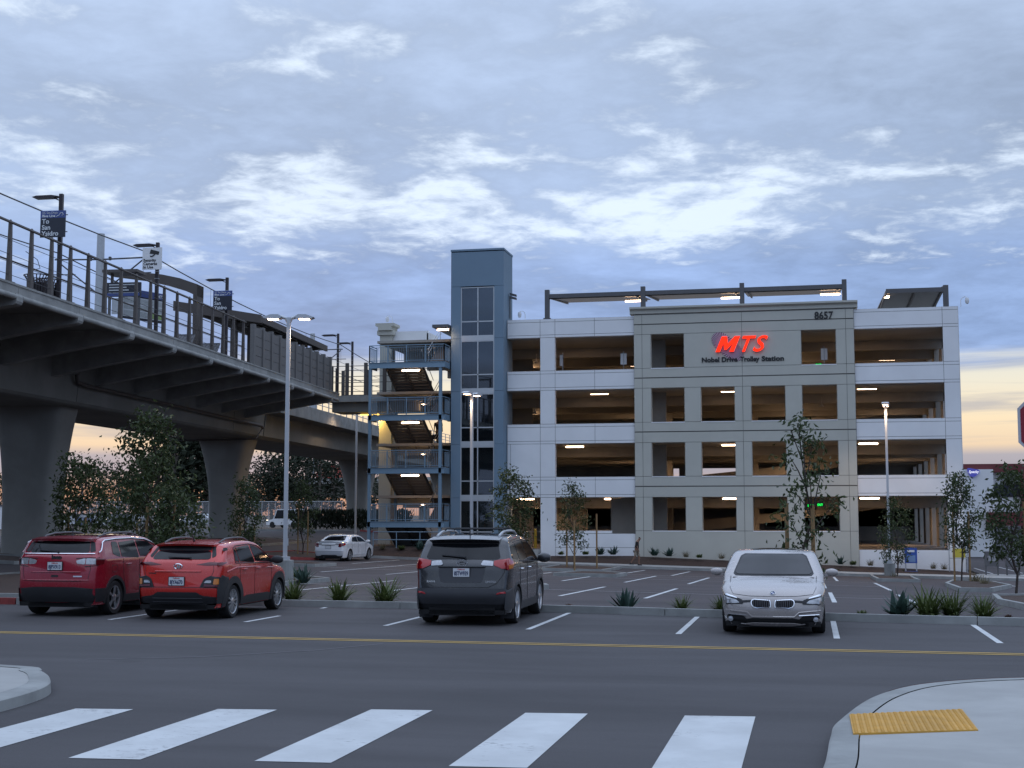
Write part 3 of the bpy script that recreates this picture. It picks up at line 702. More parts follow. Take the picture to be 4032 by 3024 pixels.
for a, b in ((4.72, 6.35), (6.47, 8.0)):
    MB().hexa([(a, 84.28, 15.50), (b, 84.28, 15.46), (b - .05, 90.5, 14.95), (a - .4, 90.5, 14.95), (a, 84.28, 15.56), (b, 84.28, 15.52), (b - .05, 90.5, 15.01), (a - .4, 90.5, 15.01)]).put('solar_panel', M_panelu, can2)
for x in (4.75, 6.41, 7.97): MB().bar((x, 84.2, 15.42), (x - .2, 90.4, 14.9), .11, .14).put('rafter', M_dsteel, can2)
MB().bar((8.15, 84.2, 15.7), (7.2, 88, 15.55), .1).put('strut', M_dsteel, can2)
for x, z, w in [(-10.55, 15.6, 'left of the second post'), (-4.55, 15.6, 'left of the third post'), (1.5, 15.62, 'left of the last post')]:
    tube_light('canopy_light', x, 85.4, z, f'glowing tube hung under the long roof canopy, {w}', group='tube lights under the roof canopies', power=16)
t = tube_light('canopy_light', 4.82, 85.2, 15.33, 'small glowing lamp at the left end of the smaller roof canopy', L=.3, group='tube lights under the roof canopies', power=8, r=.09)

# small things on and in the garage
def camera_dome(x, y, z, label, side=1):
    t = thing('security_camera', label, 'camera', (x, y, z), 0, 'white dome cameras')
    MB().tube([(0, 0, 0), (0, 0, .38), (.07 * side, 0, .52), (.22 * side, 0, .60), (.36 * side, 0, .56)], .02, 6).put('arm', M_fwhite, t, world=False)
    MB().lathe([(.0, .54), (.09, .52), (.12, .40), (.115, .30), (.085, .20), (0.0, .15)], (.36 * side, 0, 0), 12).put('dome', M_fwhite, t, smooth=True, world=False); return t
camera_dome(-17.35, 84.2, 14.40, 'white dome camera on the roof edge right of the lift tower', -1)
camera_dome(9.0, 84.3, 14.42, 'white dome camera at the right end of the roof', 1)
camera_dome(-27.35, 88.2, 14.98, 'white dome camera on the beige corner pilaster', -1)
def pendant(x, y, z, label):
    t = thing('pendant_camera', label, 'camera', (x, y, z), 0, 'camera pendants inside the garage')
    MB().lathe([(.03, .6), (.03, .25), (.05, .2), (.07, .1), (.15, .04), (.16, 0), (.0, -.02)], n=12).put('dome', M_inside, t, world=False)
pendant(-17.4, 88, 12.1, 'pale pendant camera in the top bay beside the lift tower'); pendant(-17.5, 88, 8.75, 'pale pendant camera in the third row bay beside the lift tower')
pendant(.85, 88, 8.9, 'pendant camera in the last beige window of the third row'); pendant(1.2, 88, 2.35, 'pendant camera in the last beige window of the ground row')
def sign_post(x, y, z, n, label):
    t = thing('parking_sign', label, 'sign', (x, y, z), 0, 'sign backs on posts inside the top deck')
    MB().tube([(0, 0, 0), (0, 0, 2.4)], .03, 6).put('post', M_galv, t, world=False)
    for i in range(n): MB().box(-.19 + i * .21, -.01 + i * .21, -.03, -.01, 1.55, 2.25).put('plate', M_fwhite, t, world=False)
sign_post(-15.2, 85.6, 10.04, 1, 'single white sign back on a post left in the top bay'); sign_post(-11.3, 85.6, 10.04, 2, 'pair of white sign backs on a post right in the top bay'); sign_post(1.05, 85.6, 10.04, 2, 'pair of white sign backs in the top right beige window')
def exit_sign(x, y, z, word, col, label):
    t = thing('exit_sign', label, 'sign', (x, y, z))
    MB().box(-.2, .2, 0, .05, -.1, .12).put('box', M_black, t, world=False)
    put_text('word', word, .2, glow('exit_' + col, (.02, 1, .12) if col == 'green' else (1, .02, .03), 1.6), t, (0, -.012, -.07), .004, .004, fit=.34)
exit_sign(.72, 88, 11.55, 'EXIT', 'green', 'small green exit sign in the top right beige window'); exit_sign(5.75, 88, 11.4, 'EXIT', 'red', 'small red exit sign in the top opening of the right wing')
exit_sign(.05, 88, 2.72, 'EXIT', 'green', 'green exit sign left in the last ground row window'); exit_sign(.65, 89, 2.78, 'EXIT', 'green', 'green exit sign right in the last ground row window')
fl = thing('wall_light', 'white wedge wall light above the entry left of the white column', 'light', (-17.55, YF - .03, 3.72))
MB().prism([(0, 0), (-.22, -.02), (-.22, .06), (0, .28)], -.22, .22, lambda p, t: (t, p[0], p[1])).put('housing', M_fwhite, fl, world=False)
fl = thing('wall_light', 'white wedge wall light on the parapet behind the stair tower', 'light', (-26.1, 88.1, 13.55))
MB().prism([(0, 0), (-.22, -.02), (-.22, .06), (0, .28)], -.2, .2, lambda p, t: (t, p[0], p[1])).put('housing', M_fwhite, fl, world=False)
# entry: steps, hand rails, yellow bollard
en = thing('entry_steps', 'concrete entry steps with thin grey hand rails under the blind panel', 'steps', (-17.4, 83.2, -.75))
for i in range(4): MB().box(-18.45, -16.36, 82.35 + .35 * i, 84.3, -.8 + .2 * i - .2, -.6 + .2 * i).put('step', M_walk, en)
MB().tube([(-17.3, 82.5, -.5), (-17.3, 82.5, .35), (-17.3, 83.9, 1.1), (-17.3, 84.6, 1.1), (-17.3, 84.6, .05)], .025, 6).put('hand_rail', M_galv, en)
gr = thing('guard_rail', 'thin grey pipe rail across the garage entry', 'railing', (-17.4, 86, .05))
for z in (.55, 1.08): MB().tube([(-18.4, 86, z), (-16.4, 86, z)], .022, 6).put('rail', M_galv, gr)
for x in (-18.3, -17.35, -16.5): MB().tube([(x, 86, .05), (x, 86, 1.08)], .022, 6).put('post', M_galv, gr)
bo = thing('bollard', 'yellow steel bollard inside the garage entry', 'bollard', (-16.95, 85.4, .05))
MB().lathe([(.09, 0), (.09, 1.15), (.06, 1.22), (.0, 1.24)], n=12).put('post', pmat('yellow_bollard_paint', (.52, .33, .03), .5, var=.1), bo, world=False)

# ================================================================== LIFT TOWER
tw = thing('lift_tower', 'tall blue grey lift tower with one column of windows', 'tower', (-20.2, 83.07, -.3))
TX0, TX1, TY0, TY1, TZ = -21.90, -18.50, 83.07, 85.67, 18.76
WX0, WX1 = -21.28, -19.10
def tw_box(x0, x1, y0, y1, z0, z1, name='wall', mat=M_towerb): MB().box(x0, x1, y0, y1, z0, z1).put(name, mat, tw)
tw_box(TX0, TX0 + .02, TY0, TY1, -.4, TZ); tw_box(TX1 - .25, TX1, TY0 + .25, TY1, -.4, TZ); tw_box(TX0 + .02, TX1 - .25, TY1 - .2, TY1, -.4, TZ)
lev = [(.25, 3.05), (3.32, 6.38), (6.66, 9.70), (9.98, 13.04), (13.32, 16.45)]
cuts = [-.4, 3.2, 6.53, 9.86, 13.18, 16.50, 18.70]
for a, b in zip(cuts, cuts[1:]):
    for x0, x1 in ((TX0, WX0), (WX1, TX1)):
        if a < 16: tw_box(x0, x1, TY0, TY0 + .25, a + .008, b - .008, 'facade_panel')
    if a >= 16: tw_box(TX0, TX1, TY0, TY0 + .25, a + .008, b, 'facade_panel')
for (a, b), (c, d) in zip(lev, lev[1:]): tw_box(WX0, WX1, TY0 + .04, TY0 + .2, b, c, 'window_spandrel', M_alu)
tw_box(WX0, WX1, TY0 + .03, TY0 + .2, -.4, .25, 'window_spandrel', M_towerb)
MB().box(TX0 - .03, TX1 + .03, TY0 - .03, TY1 + .03, TZ, TZ + .12).put('coping', M_towerb, tw)
for a, b in lev:
    w = link_mesh('window', MB().box(WX0, WX0 + .07, TY0 + .05, TY0 + .17, a, b).box(WX1 - .07, WX1, TY0 + .05, TY0 + .17, a, b).box(WX0 + .07, WX1 - .07, TY0 + .05, TY0 + .17, b - .06, b).box(WX0 + .07, WX1 - .07, TY0 + .05, TY0 + .17, a, a + .06).mesh('window', M_alu), tw, tuple(-wloc(tw)))
    zm = a + (b - a) * .30; xm = -20.17
    for q in ((xm - .035, xm + .035, a + .06, b - .06), (WX0 + .07, WX1 - .07, zm - .035, zm + .035)):
        link_mesh('mullion', MB().box(q[0], q[1], TY0 + .06, TY0 + .15, q[2], q[3]).mesh('mullion', M_alu), w)
    for x0, x1 in ((WX0 + .07, xm - .035), (xm + .035, WX1 - .07)):
        for z0, z1 in ((a + .06, zm - .035), (zm + .035, b - .06)):
            link_mesh('pane', MB().box(x0, x1, TY0 + .10, TY0 + .112, z0, z1).mesh('pane', G_glass), w)
M_shaft = pmat('lift_shaft', (0.10, 0.10, 0.10), 0.8, var=0.2)
for x in (-20.9, -20.45): MB().bar((x, 84.6, 0), (x, 84.6, 18), .07).put('guide_rail', M_shaft, tw)
for z in (3.2, 6.5, 9.85, 13.2): MB().bar((-20.7, 84.3, z + 1.3), (-19.0, 84.9, z + 1.3), .12).put('shaft_beam', M_inside, tw)
for a, b in ((.3, 2.2), (3.5, 5.9), (6.8, 9), (10.2, 12.4), (13.4, 15.6)):
    MB().box(-19.45, -18.8, 85.25, 85.42, a, b).put('landing_door', M_inside, tw)
MB().box(TX0 + .05, TX1 - .28, TY0 + .5, TY1 - .25, 2.9, 3.1).put('cab_roof', M_shaft, tw)
fl = thing('floodlight', 'pair of small grey floodlights on the right side of the lift tower', 'light', (-18.42, 84.6, 14.6))
MB().tube([(0, 0, 0), (0, 0, 1.45)], .04, 6).put('conduit', M_dsteel, fl, world=False)
for z in (1.3, 1.5): MB().hexa([(0, -.1, z), (.42, -.1, z - .12), (.42, .12, z - .12), (0, .12, z), (0, -.1, z + .14), (.42, -.1, z + .02), (.42, .12, z + .02), (0, .12, z + .14)]).put('lamp_head', M_dsteel, fl, world=False)

# ================================================================== STAIR TOWER
st = thing('stair_tower', 'blue steel outdoor stair tower with four railed landings', 'stairs', (-24.4, 81.8, 0))
SX0, SX1, SY0, SY1 = -26.90, -21.96, 81.80, 83.35
DZ = [1.74, 5.06, 8.36, 11.65]
M_tread = pmat('stair_tread', (0.13, 0.125, 0.12), 0.8, var=0.1); M_riser = pmat('stair_riser', (0.12, 0.115, 0.11), 0.8, var=0.1)
for x in (SX0 + .10, SX1 - .28):
    MB().box(x - .09, x + .09, SY0 - .0, SY0 + .18, -.2, DZ[3] - .37).put('column', M_steelb, st)
for x in (SX0 + .10, SX1 - .28): MB().box(x - .08, x + .08, 87.4, 87.56, -.2, DZ[3]).put('column', M_steelb, st)
def railing(parent, a, b, h=1.07, gap=.115, n_post=4):
    a = Vector(a); b = Vector(b); r = link_mesh('railing', MB().bar(a + Vector((0, 0, h)), b + Vector((0, 0, h)), .05).bar(a + Vector((0, 0, .10)), b + Vector((0, 0, .10)), .04).bar(a + Vector((0, 0, h - .13)), b + Vector((0, 0, h - .13)), .03).mesh('railing', M_steelb), parent, tuple(-wloc(parent)))
    mb = MB(); L = (b - a).length
    for i in range(n_post + 1): p = a + (b - a) * (i / n_post); mb.bar(p, p + Vector((0, 0, h)), .055)
    o = link_mesh('post', mb.mesh('post', M_steelb), r); o['kind'] = 'stuff'
    mb = MB(); n = int(L / gap)
    for i in range(1, n): p = a + (b - a) * (i / n); mb.bar(p + Vector((0, 0, .1)), p + Vector((0, 0, h - .13)), .018)
    o = link_mesh('baluster', mb.mesh('baluster', M_steelb), r); o['kind'] = 'stuff'
for k, z in enumerate(DZ):
    MB().box(SX0, SX1, SY0, SY0 + .08, z - .37, z).box(SX0, SX0 + .08, SY0 + .08, SY1, z - .37, z).box(SX1 - .08, SX1, SY0 + .08, 87, z - .37, z).put('fascia_beam', M_steelb, st)
    MB().box(SX0, SX1, SY0 - .04, SY0 + .0, z - .03, z).box(SX0, SX1, SY0 - .04, SY0, z - .37, z - .34).put('beam_flange', M_steelb, st)
    MB().box(SX0 + .08, SX1 - .08, SY0 + .08, SY1, z - .16, z - .01).put('landing', M_tread, st)
    railing(st, (SX0 + .04, SY0 + .04, z), (SX1 - .04, SY0 + .04, z)); railing(st, (SX0 + .04, SY0 + .04, z), (SX0 + .04, SY1, z), n_post=1); railing(st, (SX1 - .04, SY0 + .04, z), (SX1 - .04, SY1 + 1.2, z), n_post=2)
    # flight falling away to the floor behind
    zb = z - 1.66; n = 10; y0, y1 = SY1, 86.2
    for x in (-26.2, -25.0, -23.8): MB().bar((x, y0 - .1, z - .12), (x, y1, zb - .12), .06, .30).put('stringer', M_steelb if k == 9 else M_tread, st)
    mb = MB()
    for i in range(n):
        y = y0 + (y1 - y0) * i / n; zz = z - (z - zb) * (i + 1) / n
        mb.box(-26.15, -23.85, y, y + .30, zz - .04, zz)
    o = mb.put('tread', M_tread, st)
    mb = MB()
    for i in range(n):
        y = y0 + (y1 - y0) * i / n; zz = z - (z - zb) * (i + 1) / n
        mb.box(-26.15, -23.85, y, y + .02, zz, zz + 1.66 / n - .045)
    mb.put('riser', M_riser, st)
    # flight rising away to the floor above
    zt = z + 1.66
    for x in (-23.35, -22.15): MB().bar((x, y0 - .1, z - .12), (x, y1, zt - .12), .06, .28).put('stringer', M_tread, st)
    mb = MB()
    for i in range(n):
        y = y0 + (y1 - y0) * i / n; zz = z + (zt - z) * (i + 1) / n
        mb.box(-23.3, -22.2, y, y + .30, zz - .04, zz).box(-23.3, -22.2, y, y + .02, zz - 1.66 / n, zz - .041)
    mb.put('tread', M_riser, st)
    for x in (-23.45, -22.05):
        for d in (.95, .68): MB().tube([(x, y0 - .25, z + d), (x, y0, z + d), (x, y1, zt + d), (x, y1 + .3, zt + d)], .024, 6).put('hand_rail', M_galv, st)
        for t in (0, .5, 1): MB().tube([(x, y0 + (y1 - y0) * t, z + 1.66 * t), (x, y0 + (y1 - y0) * t, z + 1.66 * t + .95)], .02, 6).put('rail_post', M_galv, st)
    for x in (-26.1, -23.9): MB().tube([(x, y0, z + .92), (x, y1, zb + .92)], .024, 6).put('hand_rail', M_galv, st)
    MB().box(-27.1, -21.95, y1, 88.1, zb - .18, zb).put('back_landing', M_inside, st)
for z in (.75, .30, -.0):
    pass
gr = thing('guard_rail', 'low blue pipe rail in front of the stair tower at ground level', 'railing', (-24.4, 81.5, .1))
for z in (.62, 1.1): MB().tube([(-26.4, 81.5, z), (-21.95, 81.5, z)], .03, 6).put('rail', M_steelb, gr)
for x in (-26.4, -24.9, -23.4, -22.05): MB().tube([(x, 81.5, -.1), (x, 81.5, 1.1)], .03, 6).put('post', M_steelb, gr)
for z, w in ((DZ[3] - .45, 'top'), (DZ[2] - .45, 'third'), (DZ[1] - .45, 'second')):
    tube_light('landing_light', -24.35, 82.5, z, f'glowing tube light under the {w} stair landing', group='tube lights under the stair landings', power=16)
for z, w in ((9.42, 'third'), (6.14, 'second'), (2.86, 'lowest')):
    t = thing('stair_light', f'small round warm lamp behind the {w} stair landing', 'light', (-24.66, 86.6, z), 0, 'small warm lamps behind the stairs')
    MB().lathe([(0, .05), (.15, .04), (.17, 0), (.17, -.03)], n=14).put('housing', M_fwhite, t, world=False)
    MB().lathe([(.15, -.03), (.11, -.07), (.0, -.085)], n=14).put('lens', M_tube, t, world=False)
    ld = bpy.data.lights.new('stair_light', 'POINT'); ld.energy = 10; ld.color = WARM; ld.shadow_soft_size = .1
    o = bpy.data.objects.new('lamp', ld); COL.objects.link(o); o.parent = t; o.location = (0, -.1, -.15)
rf = thing('lobby_roof', 'flat grey lobby roof between stairs and lift tower', 'roof', (-22.4, 84, 13.9))
MB().box(-22.95, -21.91, 82.4, 87, 13.86, 14.04).put('slab', M_dsteel, rf); MB().box(-22.4, -22.2, 85.5, 85.7, 11.6, 13.86).put('post', M_dsteel, rf)
tube_light('lobby_light', -22.3, 82.6, 13.74, 'glowing tube light under the flat lobby roof', L=.75, group='tube lights under the stair landings', power=14)
# ================================================================== TROLLEY VIADUCT AND STATION
M_via = pmat('viaduct_concrete', (0.235, 0.235, 0.215), 0.9, var=0.10, scale=0.7, bump=0.15, bscale=25, var2=0.22, scale2=0.25)
M_edge = pmat('edge_beam_concrete', (0.33, 0.335, 0.32), 0.88, var=0.16, scale=2.5, bump=0.2, bscale=30, var2=0.28, scale2=1.0)
M_pier = pmat('pier_concrete', (0.30, 0.295, 0.27), 0.9, var=0.09, scale=1.1, bump=0.15, bscale=25, var2=0.2, scale2=0.4)
M_brown = pmat('bronze_steel', (0.088, 0.076, 0.070), 0.5, 0.2, var=0.12, scale=4)
M_bronze2 = pmat('dark_bronze_panel', (0.075, 0.062, 0.055), 0.6, var=0.12, scale=2)
M_plank = pmat('grey_composite_plank', (0.155, 0.150, 0.145), 0.75, var=0.10, scale=2, stretch=(1, 1, 6), bump=0.1, bscale=20)
M_wire = pmat('overhead_wire', (0.06, 0.06, 0.065), 0.6, var=0)
M_pole = pmat('dark_lamp_post', (0.030, 0.024, 0.028), 0.45, 0.2, var=0.1)
E0 = Vector((-26.5, 41.0, 0)); TV = Vector((-0.0785, 1, 0)).normalized(); NV = Vector((-TV.y, TV.x, 0))
def stn(t, n, z): p = E0 + TV * t + NV * n; return (p.x, p.y, z)
def sbox(mb, t0, t1, n0, n1, z0, z1):
    return mb.hexa([stn(t0, n1, z0), stn(t0, n0, z0), stn(t1, n0, z0), stn(t1, n1, z0), stn(t0, n1, z1), stn(t0, n0, z1), stn(t1, n0, z1), stn(t1, n1, z1)])
via = thing('viaduct', 'massive grey concrete trolley viaduct on flared piers', 'viaduct', stn(20, 8.5, 0.3))
T0, T1 = -70, 44.2
sbox(MB(), T0, T1, .30, 17.4, 9.74, 10.03).put('deck', M_via, via)
# edge beam cast in lengths, one bay per rib
ribs = [1.24 - 4.72 * k for k in range(8, 0, -1)] + [1.24, 5.97, 10.79, 15.45, 20.12, 24.6, 29.08, 33.57, 37.86, 42.2]
for a, b in zip([T0] + ribs, ribs + [T1]):
    sbox(MB(), a + .012, b - .012, 0, .298, 9.70, 10.06).put('edge_beam', M_edge, via)
    sbox(MB(), a + .012, b - .012, -.03, .0, 9.985, 10.06).put('edge_lip', M_edge, via)
    MB().tube([stn(a + .24, .02, 9.60), stn(b - .24, .02, 9.60)], .105, 10).put('edge_roll', M_edge, via, smooth=True)
def ribprof():
    P = [(.30, 9.738), (-.02, 9.72), (-.07, 9.62), (-.07, 9.46), (-.03, 9.37), (.07, 9.32), (.25, 9.30)]
    P += [(.25 + 5.45 * i / 5, 9.30 - .95 * (i / 5) ** 1.12) for i in range(1, 6)]
    return P + [(5.75, 9.738)]
for t in ribs:
    if t < -12: continue
    MB().prism(ribprof(), t - .23, t + .23, lambda p, q: stn(q, p[0], p[1])).put('rib', M_edge, via)
# box girder
sec = [(5.55, 9.738), (5.72, 7.42), (5.86, 7.30), (6.05, 7.24), (11.2, 7.24), (11.4, 7.30), (11.55, 7.42), (11.8, 9.738)]
MB().prism(sec, T0, 46.0, lambda p, q: stn(q, p[0], p[1])).put('girder', M_via, via)
for t in (-4, 18, 40):
    MB().prism([(5.535, 9.6), (5.70, 7.44), (5.72, 7.42), (5.555, 9.6)], t - .01, t + .01, lambda p, q: stn(q, p[0], p[1])).put('construction_joint', M_core, via)
# narrower guideway past the station, bending gently to the left
def gpath(u):
    """u metres past the station"""
    a = max(0, u - 34) ** 2 * .00035
    return (E0 + TV * (T1 + u) + NV * (-a * 3.0))
def gpt(u, n, z):
    p = gpath(u); d = (gpath(u + .5) - gpath(u - .5)).normalized(); q = p + Vector((-d.y, d.x, 0)) * n; return (q.x, q.y, z)
def gsweep(name, prof, mat, us, close=True):
    m = len(prof); rows = [[gpt(u, n, z) for n, z in prof] for u in us]; mb = MB()
    vs = [p for r in rows for p in r]; fs = [(i * m + j, i * m + (j + 1) % m, (i + 1) * m + (j + 1) % m, (i + 1) * m + j) for i in range(len(us) - 1) for j in range(m)]
    fs += [tuple(range(m)), tuple((len(us) - 1) * m + j for j in range(m))]
    mb.add(vs, fs); return mb.put(name, mat, via)
US = steps(2, 110, 5)
gsweep('guideway_girder', [(5.55, 9.2), (5.72, 7.42), (6.05, 7.24), (11.2, 7.24), (11.55, 7.42), (11.8, 9.2)], M_via, US)
gsweep('guideway_deck', [(4.6, 9.3), (4.6, 9.0), (5.6, 8.9), (11.8, 8.9), (13, 9.0), (13, 9.3)], M_via, US)
gsweep('parapet', [(4.55, 9.92), (4.55, 9.0), (4.85, 9.0), (4.75, 9.92)], M_edge, US)
gsweep('parapet', [(12.8, 9.92), (12.8, 9.0), (13.1, 9.0), (13.05, 9.92)], M_edge, US)
mb = MB(); up = [MB(), MB()]
for n in (4.65, 12.92):
    for z in (10.28, 10.6, 10.92): mb.tube([gpt(u, n, z) for u in steps(0, 108, 3)], .03, 5)
    for u in steps(0, 108, 1.8): mb.bar(gpt(u, n, 9.9), gpt(u, n, 10.95), .06)
o = mb.put('parapet_railing', M_galv, via); o['kind'] = 'stuff'

def pier(t, n, zb, w0=1.15, wt=1.9, drain=False, guide=False):
    f = (lambda a, b, z: gpt(t - T1 + a, n + b, z)) if guide else (lambda a, b, z: stn(t + a, n + b, z))
    H = 7.24 - zb; rows = []; NS = 14
    for i in range(NS + 1):
        s = i / NS; k = max(0, (s - .28) / .72); hw = w0 + (wt - w0) * k ** 2.1; hd = 1.05 + .15 * k ** 2
        z = zb - .3 + (H + .3) * s if i == 0 else zb + H * s
        ring = []
        for a in range(24):
            an = 2 * PI * a / 24 + PI / 24; c, q = math.cos(an), math.sin(an); e = .38
            ring.append(f(hd * math.copysign(abs(c) ** e, c), hw * math.copysign(abs(q) ** e, q), z))
        rows.append(ring)
    mb = MB(); m = 24; vs = [p for r in rows for p in r]
    mb.add(vs, [(i * m + j, i * m + (j + 1) % m, (i + 1) * m + (j + 1) % m, (i + 1) * m + j) for i in range(NS) for j in range(m)] + [tuple(NS * m + j for j in range(m))])
    p = mb.put('pier', M_pier, via, smooth=True)
    off = tuple(-wloc(via))
    mb = MB(); zs = [zb + (7.1 - zb) * i / 4 for i in range(5)]      # fluted band up the front face, in lifts
    for j in range(-3, 4):
        for a, b in zip(zs, zs[1:]):
            k0 = 1.06 + .15 * max(0, ((a - zb) / H - .28) / .72) ** 2; k1 = 1.06 + .15 * max(0, ((b - zb) / H - .28) / .72) ** 2
            x = j * .085
            mb.hexa([f(-k0 + .02, x + .025, a + .01), f(-k0 - .02, x + .025, a + .01), f(-k0 - .02, x - .025, a + .01), f(-k0 + .02, x - .025, a + .01), f(-k1 + .02, x + .025, b - .01), f(-k1 - .02, x + .025, b - .01), f(-k1 - .02, x - .025, b - .01), f(-k1 + .02, x - .025, b - .01)])
    me = mb.mesh('flute', M_pier); o = link_mesh('flute', me, p); o['kind'] = 'stuff'
    if drain:
        me = MB().tube([f(-1.18, -.02, zb + .5), f(-1.18, -.02, 4), f(-1.34, -.02, 7.0)], .085, 10).mesh('drain_pipe', M_galv, True); link_mesh('drain_pipe', me, p)
    return p
pier(19.2, 8.3, 0.15, 1.22, 1.78); pier(46.5, 8.3, 0.45, 1.02, 1.86, drain=True, guide=True)
pier(83, 8.4, 0.8, 1.0, 1.9, guide=True); pier(-8, 8.3, 0, 1.2, 1.85); pier(118, 8.4, 1.0, 1.0, 1.9, guide=True)
pp = thing('drain_pipe_run', 'dark drain pipe running along the viaduct girder to the middle pier', 'pipe', stn(30, 5.4, 8.2))
MB().tube([stn(17.3, 5.4, 8.65), stn(17.4, 5.4, 8.30), stn(18.2, 5.4, 8.22), stn(44.6, 5.4, 8.02), stn(45.1, 5.42, 7.9)], .10, 8).put('pipe', M_brown, pp)
MB().tube([stn(45.1, 5.42, 7.95), stn(44.2, 5.6, 7.15), stn(44.0, 6.2, 7.1), stn(44.4, 11.6, 7.05), stn(44.4, 12.0, 7.4)], .055, 6).put('branch_pipe', M_brown, pp)

# --- platform fence: tapered posts, top rail and hand rail
fen = thing('platform_fence', 'bronze post and rail fence along the open platform edge', 'fence', stn(10, .15, 10.05))
PT = [0.84 + 1.5335 * k for k in range(-14, 17)]
post = MB(); post.hexa([(-.075, -.10, 0), (.075, -.10, 0), (.075, .10, 0), (-.075, .10, 0), (-.05, -.05, 2.13), (.05, -.05, 2.13), (.05, .05, 2.13), (-.05, .05, 2.13)])
post.box(-.16, .16, -.09, .16, 0, .03); post.hexa([(-.05, -.05, 2.13), (.05, -.05, 2.13), (.05, .05, 2.13), (-.05, .05, 2.13), (-.02, -.02, 2.20), (.02, -.02, 2.20), (.02, .02, 2.20), (-.02, .02, 2.20)])
pme = post.mesh('post', M_brown); rz = math.atan2(TV.y, TV.x) - PI / 2
for t in PT: link_mesh('post', pme, fen, Vector(stn(t, .16, 10.06)) - wloc(fen), (0, 0, rz))
MB().tube([stn(PT[0], .12, 12.15), stn(PT[-1] + .3, .12, 12.15)], .042, 8).put('top_rail', M_brown, fen)
MB().tube([stn(PT[0], .26, 10.88), stn(PT[-1], .26, 10.88)], .033, 8).put('hand_rail', M_brown, fen)
for z in (11.05, 11.55, 10.35): MB().tube([stn(PT[0], .16, z), stn(PT[-1], .16, z)], .011, 5).put('cable', M_wire, fen)
mb = MB()
for t in PT: mb.bar(stn(t + .2, .26, 10.87), stn(t + .2, .16, 10.80), .03)
o = mb.put('rail_bracket', M_brown, fen); o['kind'] = 'stuff'
# --- solid screen further along
scr = thing('platform_screen', 'grey plank screen wall along the far half of the platform', 'screen', stn(34, .15, 10.05))
QT = [26.9 + 1.5335 * k for k in range(0, 11)]
for a, b in zip(QT, QT[1:]):
    MB().prism([(a - .13, 0.02), (a + .13, 0.02), (a + .13, .26), (a - .13, .26)], 10.06, 12.24, lambda p, z: stn(p[0], p[1], z)).put('post', M_plank, scr)
    for k in range(4):
        z0 = 10.10 + .51 * k; sbox(MB(), a + .14, b - .14, .10, .17, z0 + .012, z0 + .498).put('plank', M_plank, scr)
sbox(MB(), QT[-1] - .13, QT[-1] + .13, .02, .26, 10.06, 12.24).put('post', M_plank, scr)

# --- footbridge from the platform to the garage
fb = thing('footbridge', 'short concrete footbridge between platform and stair tower', 'bridge', (-28, 87, 9.7))
MB().box(-31.2, -24.7, 86.2, 89.2, 9.60, 10.02).put('slab', M_edge, fb)
MB().box(-31, -25, 86.6, 88.9, 8.95, 9.60).put('beam', M_via, fb)
for i, (x, y) in enumerate([(-29.9, 86.4), (-28.6, 86.4), (-27.3, 86.4), (-29.3, 89), (-27.9, 89), (-26.6, 89), (-25.6, 89)]):
    MB().box(x - .11, x + .11, y - .08, y + .08, 10.02, 12.2 if i < 3 else 12.0).put('post', M_brown, fb)
for y in (86.4, 89):
    for z in (12.0, 11.3, 10.9, 10.3): MB().tube([(-31, y, z), (-25, y, z)], .025, 6).put('rail', M_brown, fb)
for n in (1.0, 3.0):
    for t in (46.2, 47.6, 49.2): sbox(MB(), t, t + .2, n, n + .2, 10.0, 12.1).put('gate_post', M_brown, fb)
ul = thing('under_bridge_light', 'yellow glowing strip light under the station deck beside the stairs', 'light', (-28.7, 87.6, 8.86))
MB().box(-.75, .75, -.1, .1, .0, .09).put('housing', M_fwhite, ul, world=False)
MB().box(-.62, .62, -.07, .07, -.07, 0).put('lens', glow('sodium_tube', (1.0, .60, .06), 6.0), ul, world=False)
ld = bpy.data.lights.new('sodium_light', 'AREA'); ld.shape = 'RECTANGLE'; ld.size = 1.2; ld.size_y = .2; ld.energy = 160; ld.color = (1, .62, .16)
o = bpy.data.objects.new('lamp', ld); COL.objects.link(o); o.parent = ul; o.location = (0, 0, -.1)

# --- platform lamps with signs
M_navy = pmat('navy_sign', (0.016, 0.02, 0.034), 0.4, var=0.05); M_blue = pmat('blue_sign', (0.045, 0.075, 0.24), 0.4, var=0.05)
M_signw = pmat('white_lettering', (0.62, 0.65, 0.68), 0.6, var=0)
def plat_lamp(t, label, n=.85, top=4.35):
    o = thing('platform_lamp', label, 'street lamp', stn(t, n, 10.03), rz, 'dark lamp posts on the platform')
    MB().box(-.07, .07, -.07, .07, 0, top).put('post', M_pole, o, world=False)
    MB().prism([(0, 0), (-.28, .05), (-.9, .04), (-1.08, -.01), (-.95, -.07), (-.25, -.06)], -.14, .14, lambda p, q: (p[0] - .07, q, top - .10 + p[1])).put('lamp_head', M_pole, o, world=False)
    MB().bar((-.07, 0, top - .25), (-.4, 0, top - .1), .04).put('bracket', M_pole, o, world=False)
    mb = MB()
    for k in range(5): mb.box(-.085, .085, -.085, .085, top - .7 - .32 * k, top - .68 - .32 * k)
    q = mb.put('band', M_galv, o, world=False); q['kind'] = 'stuff'
    return o
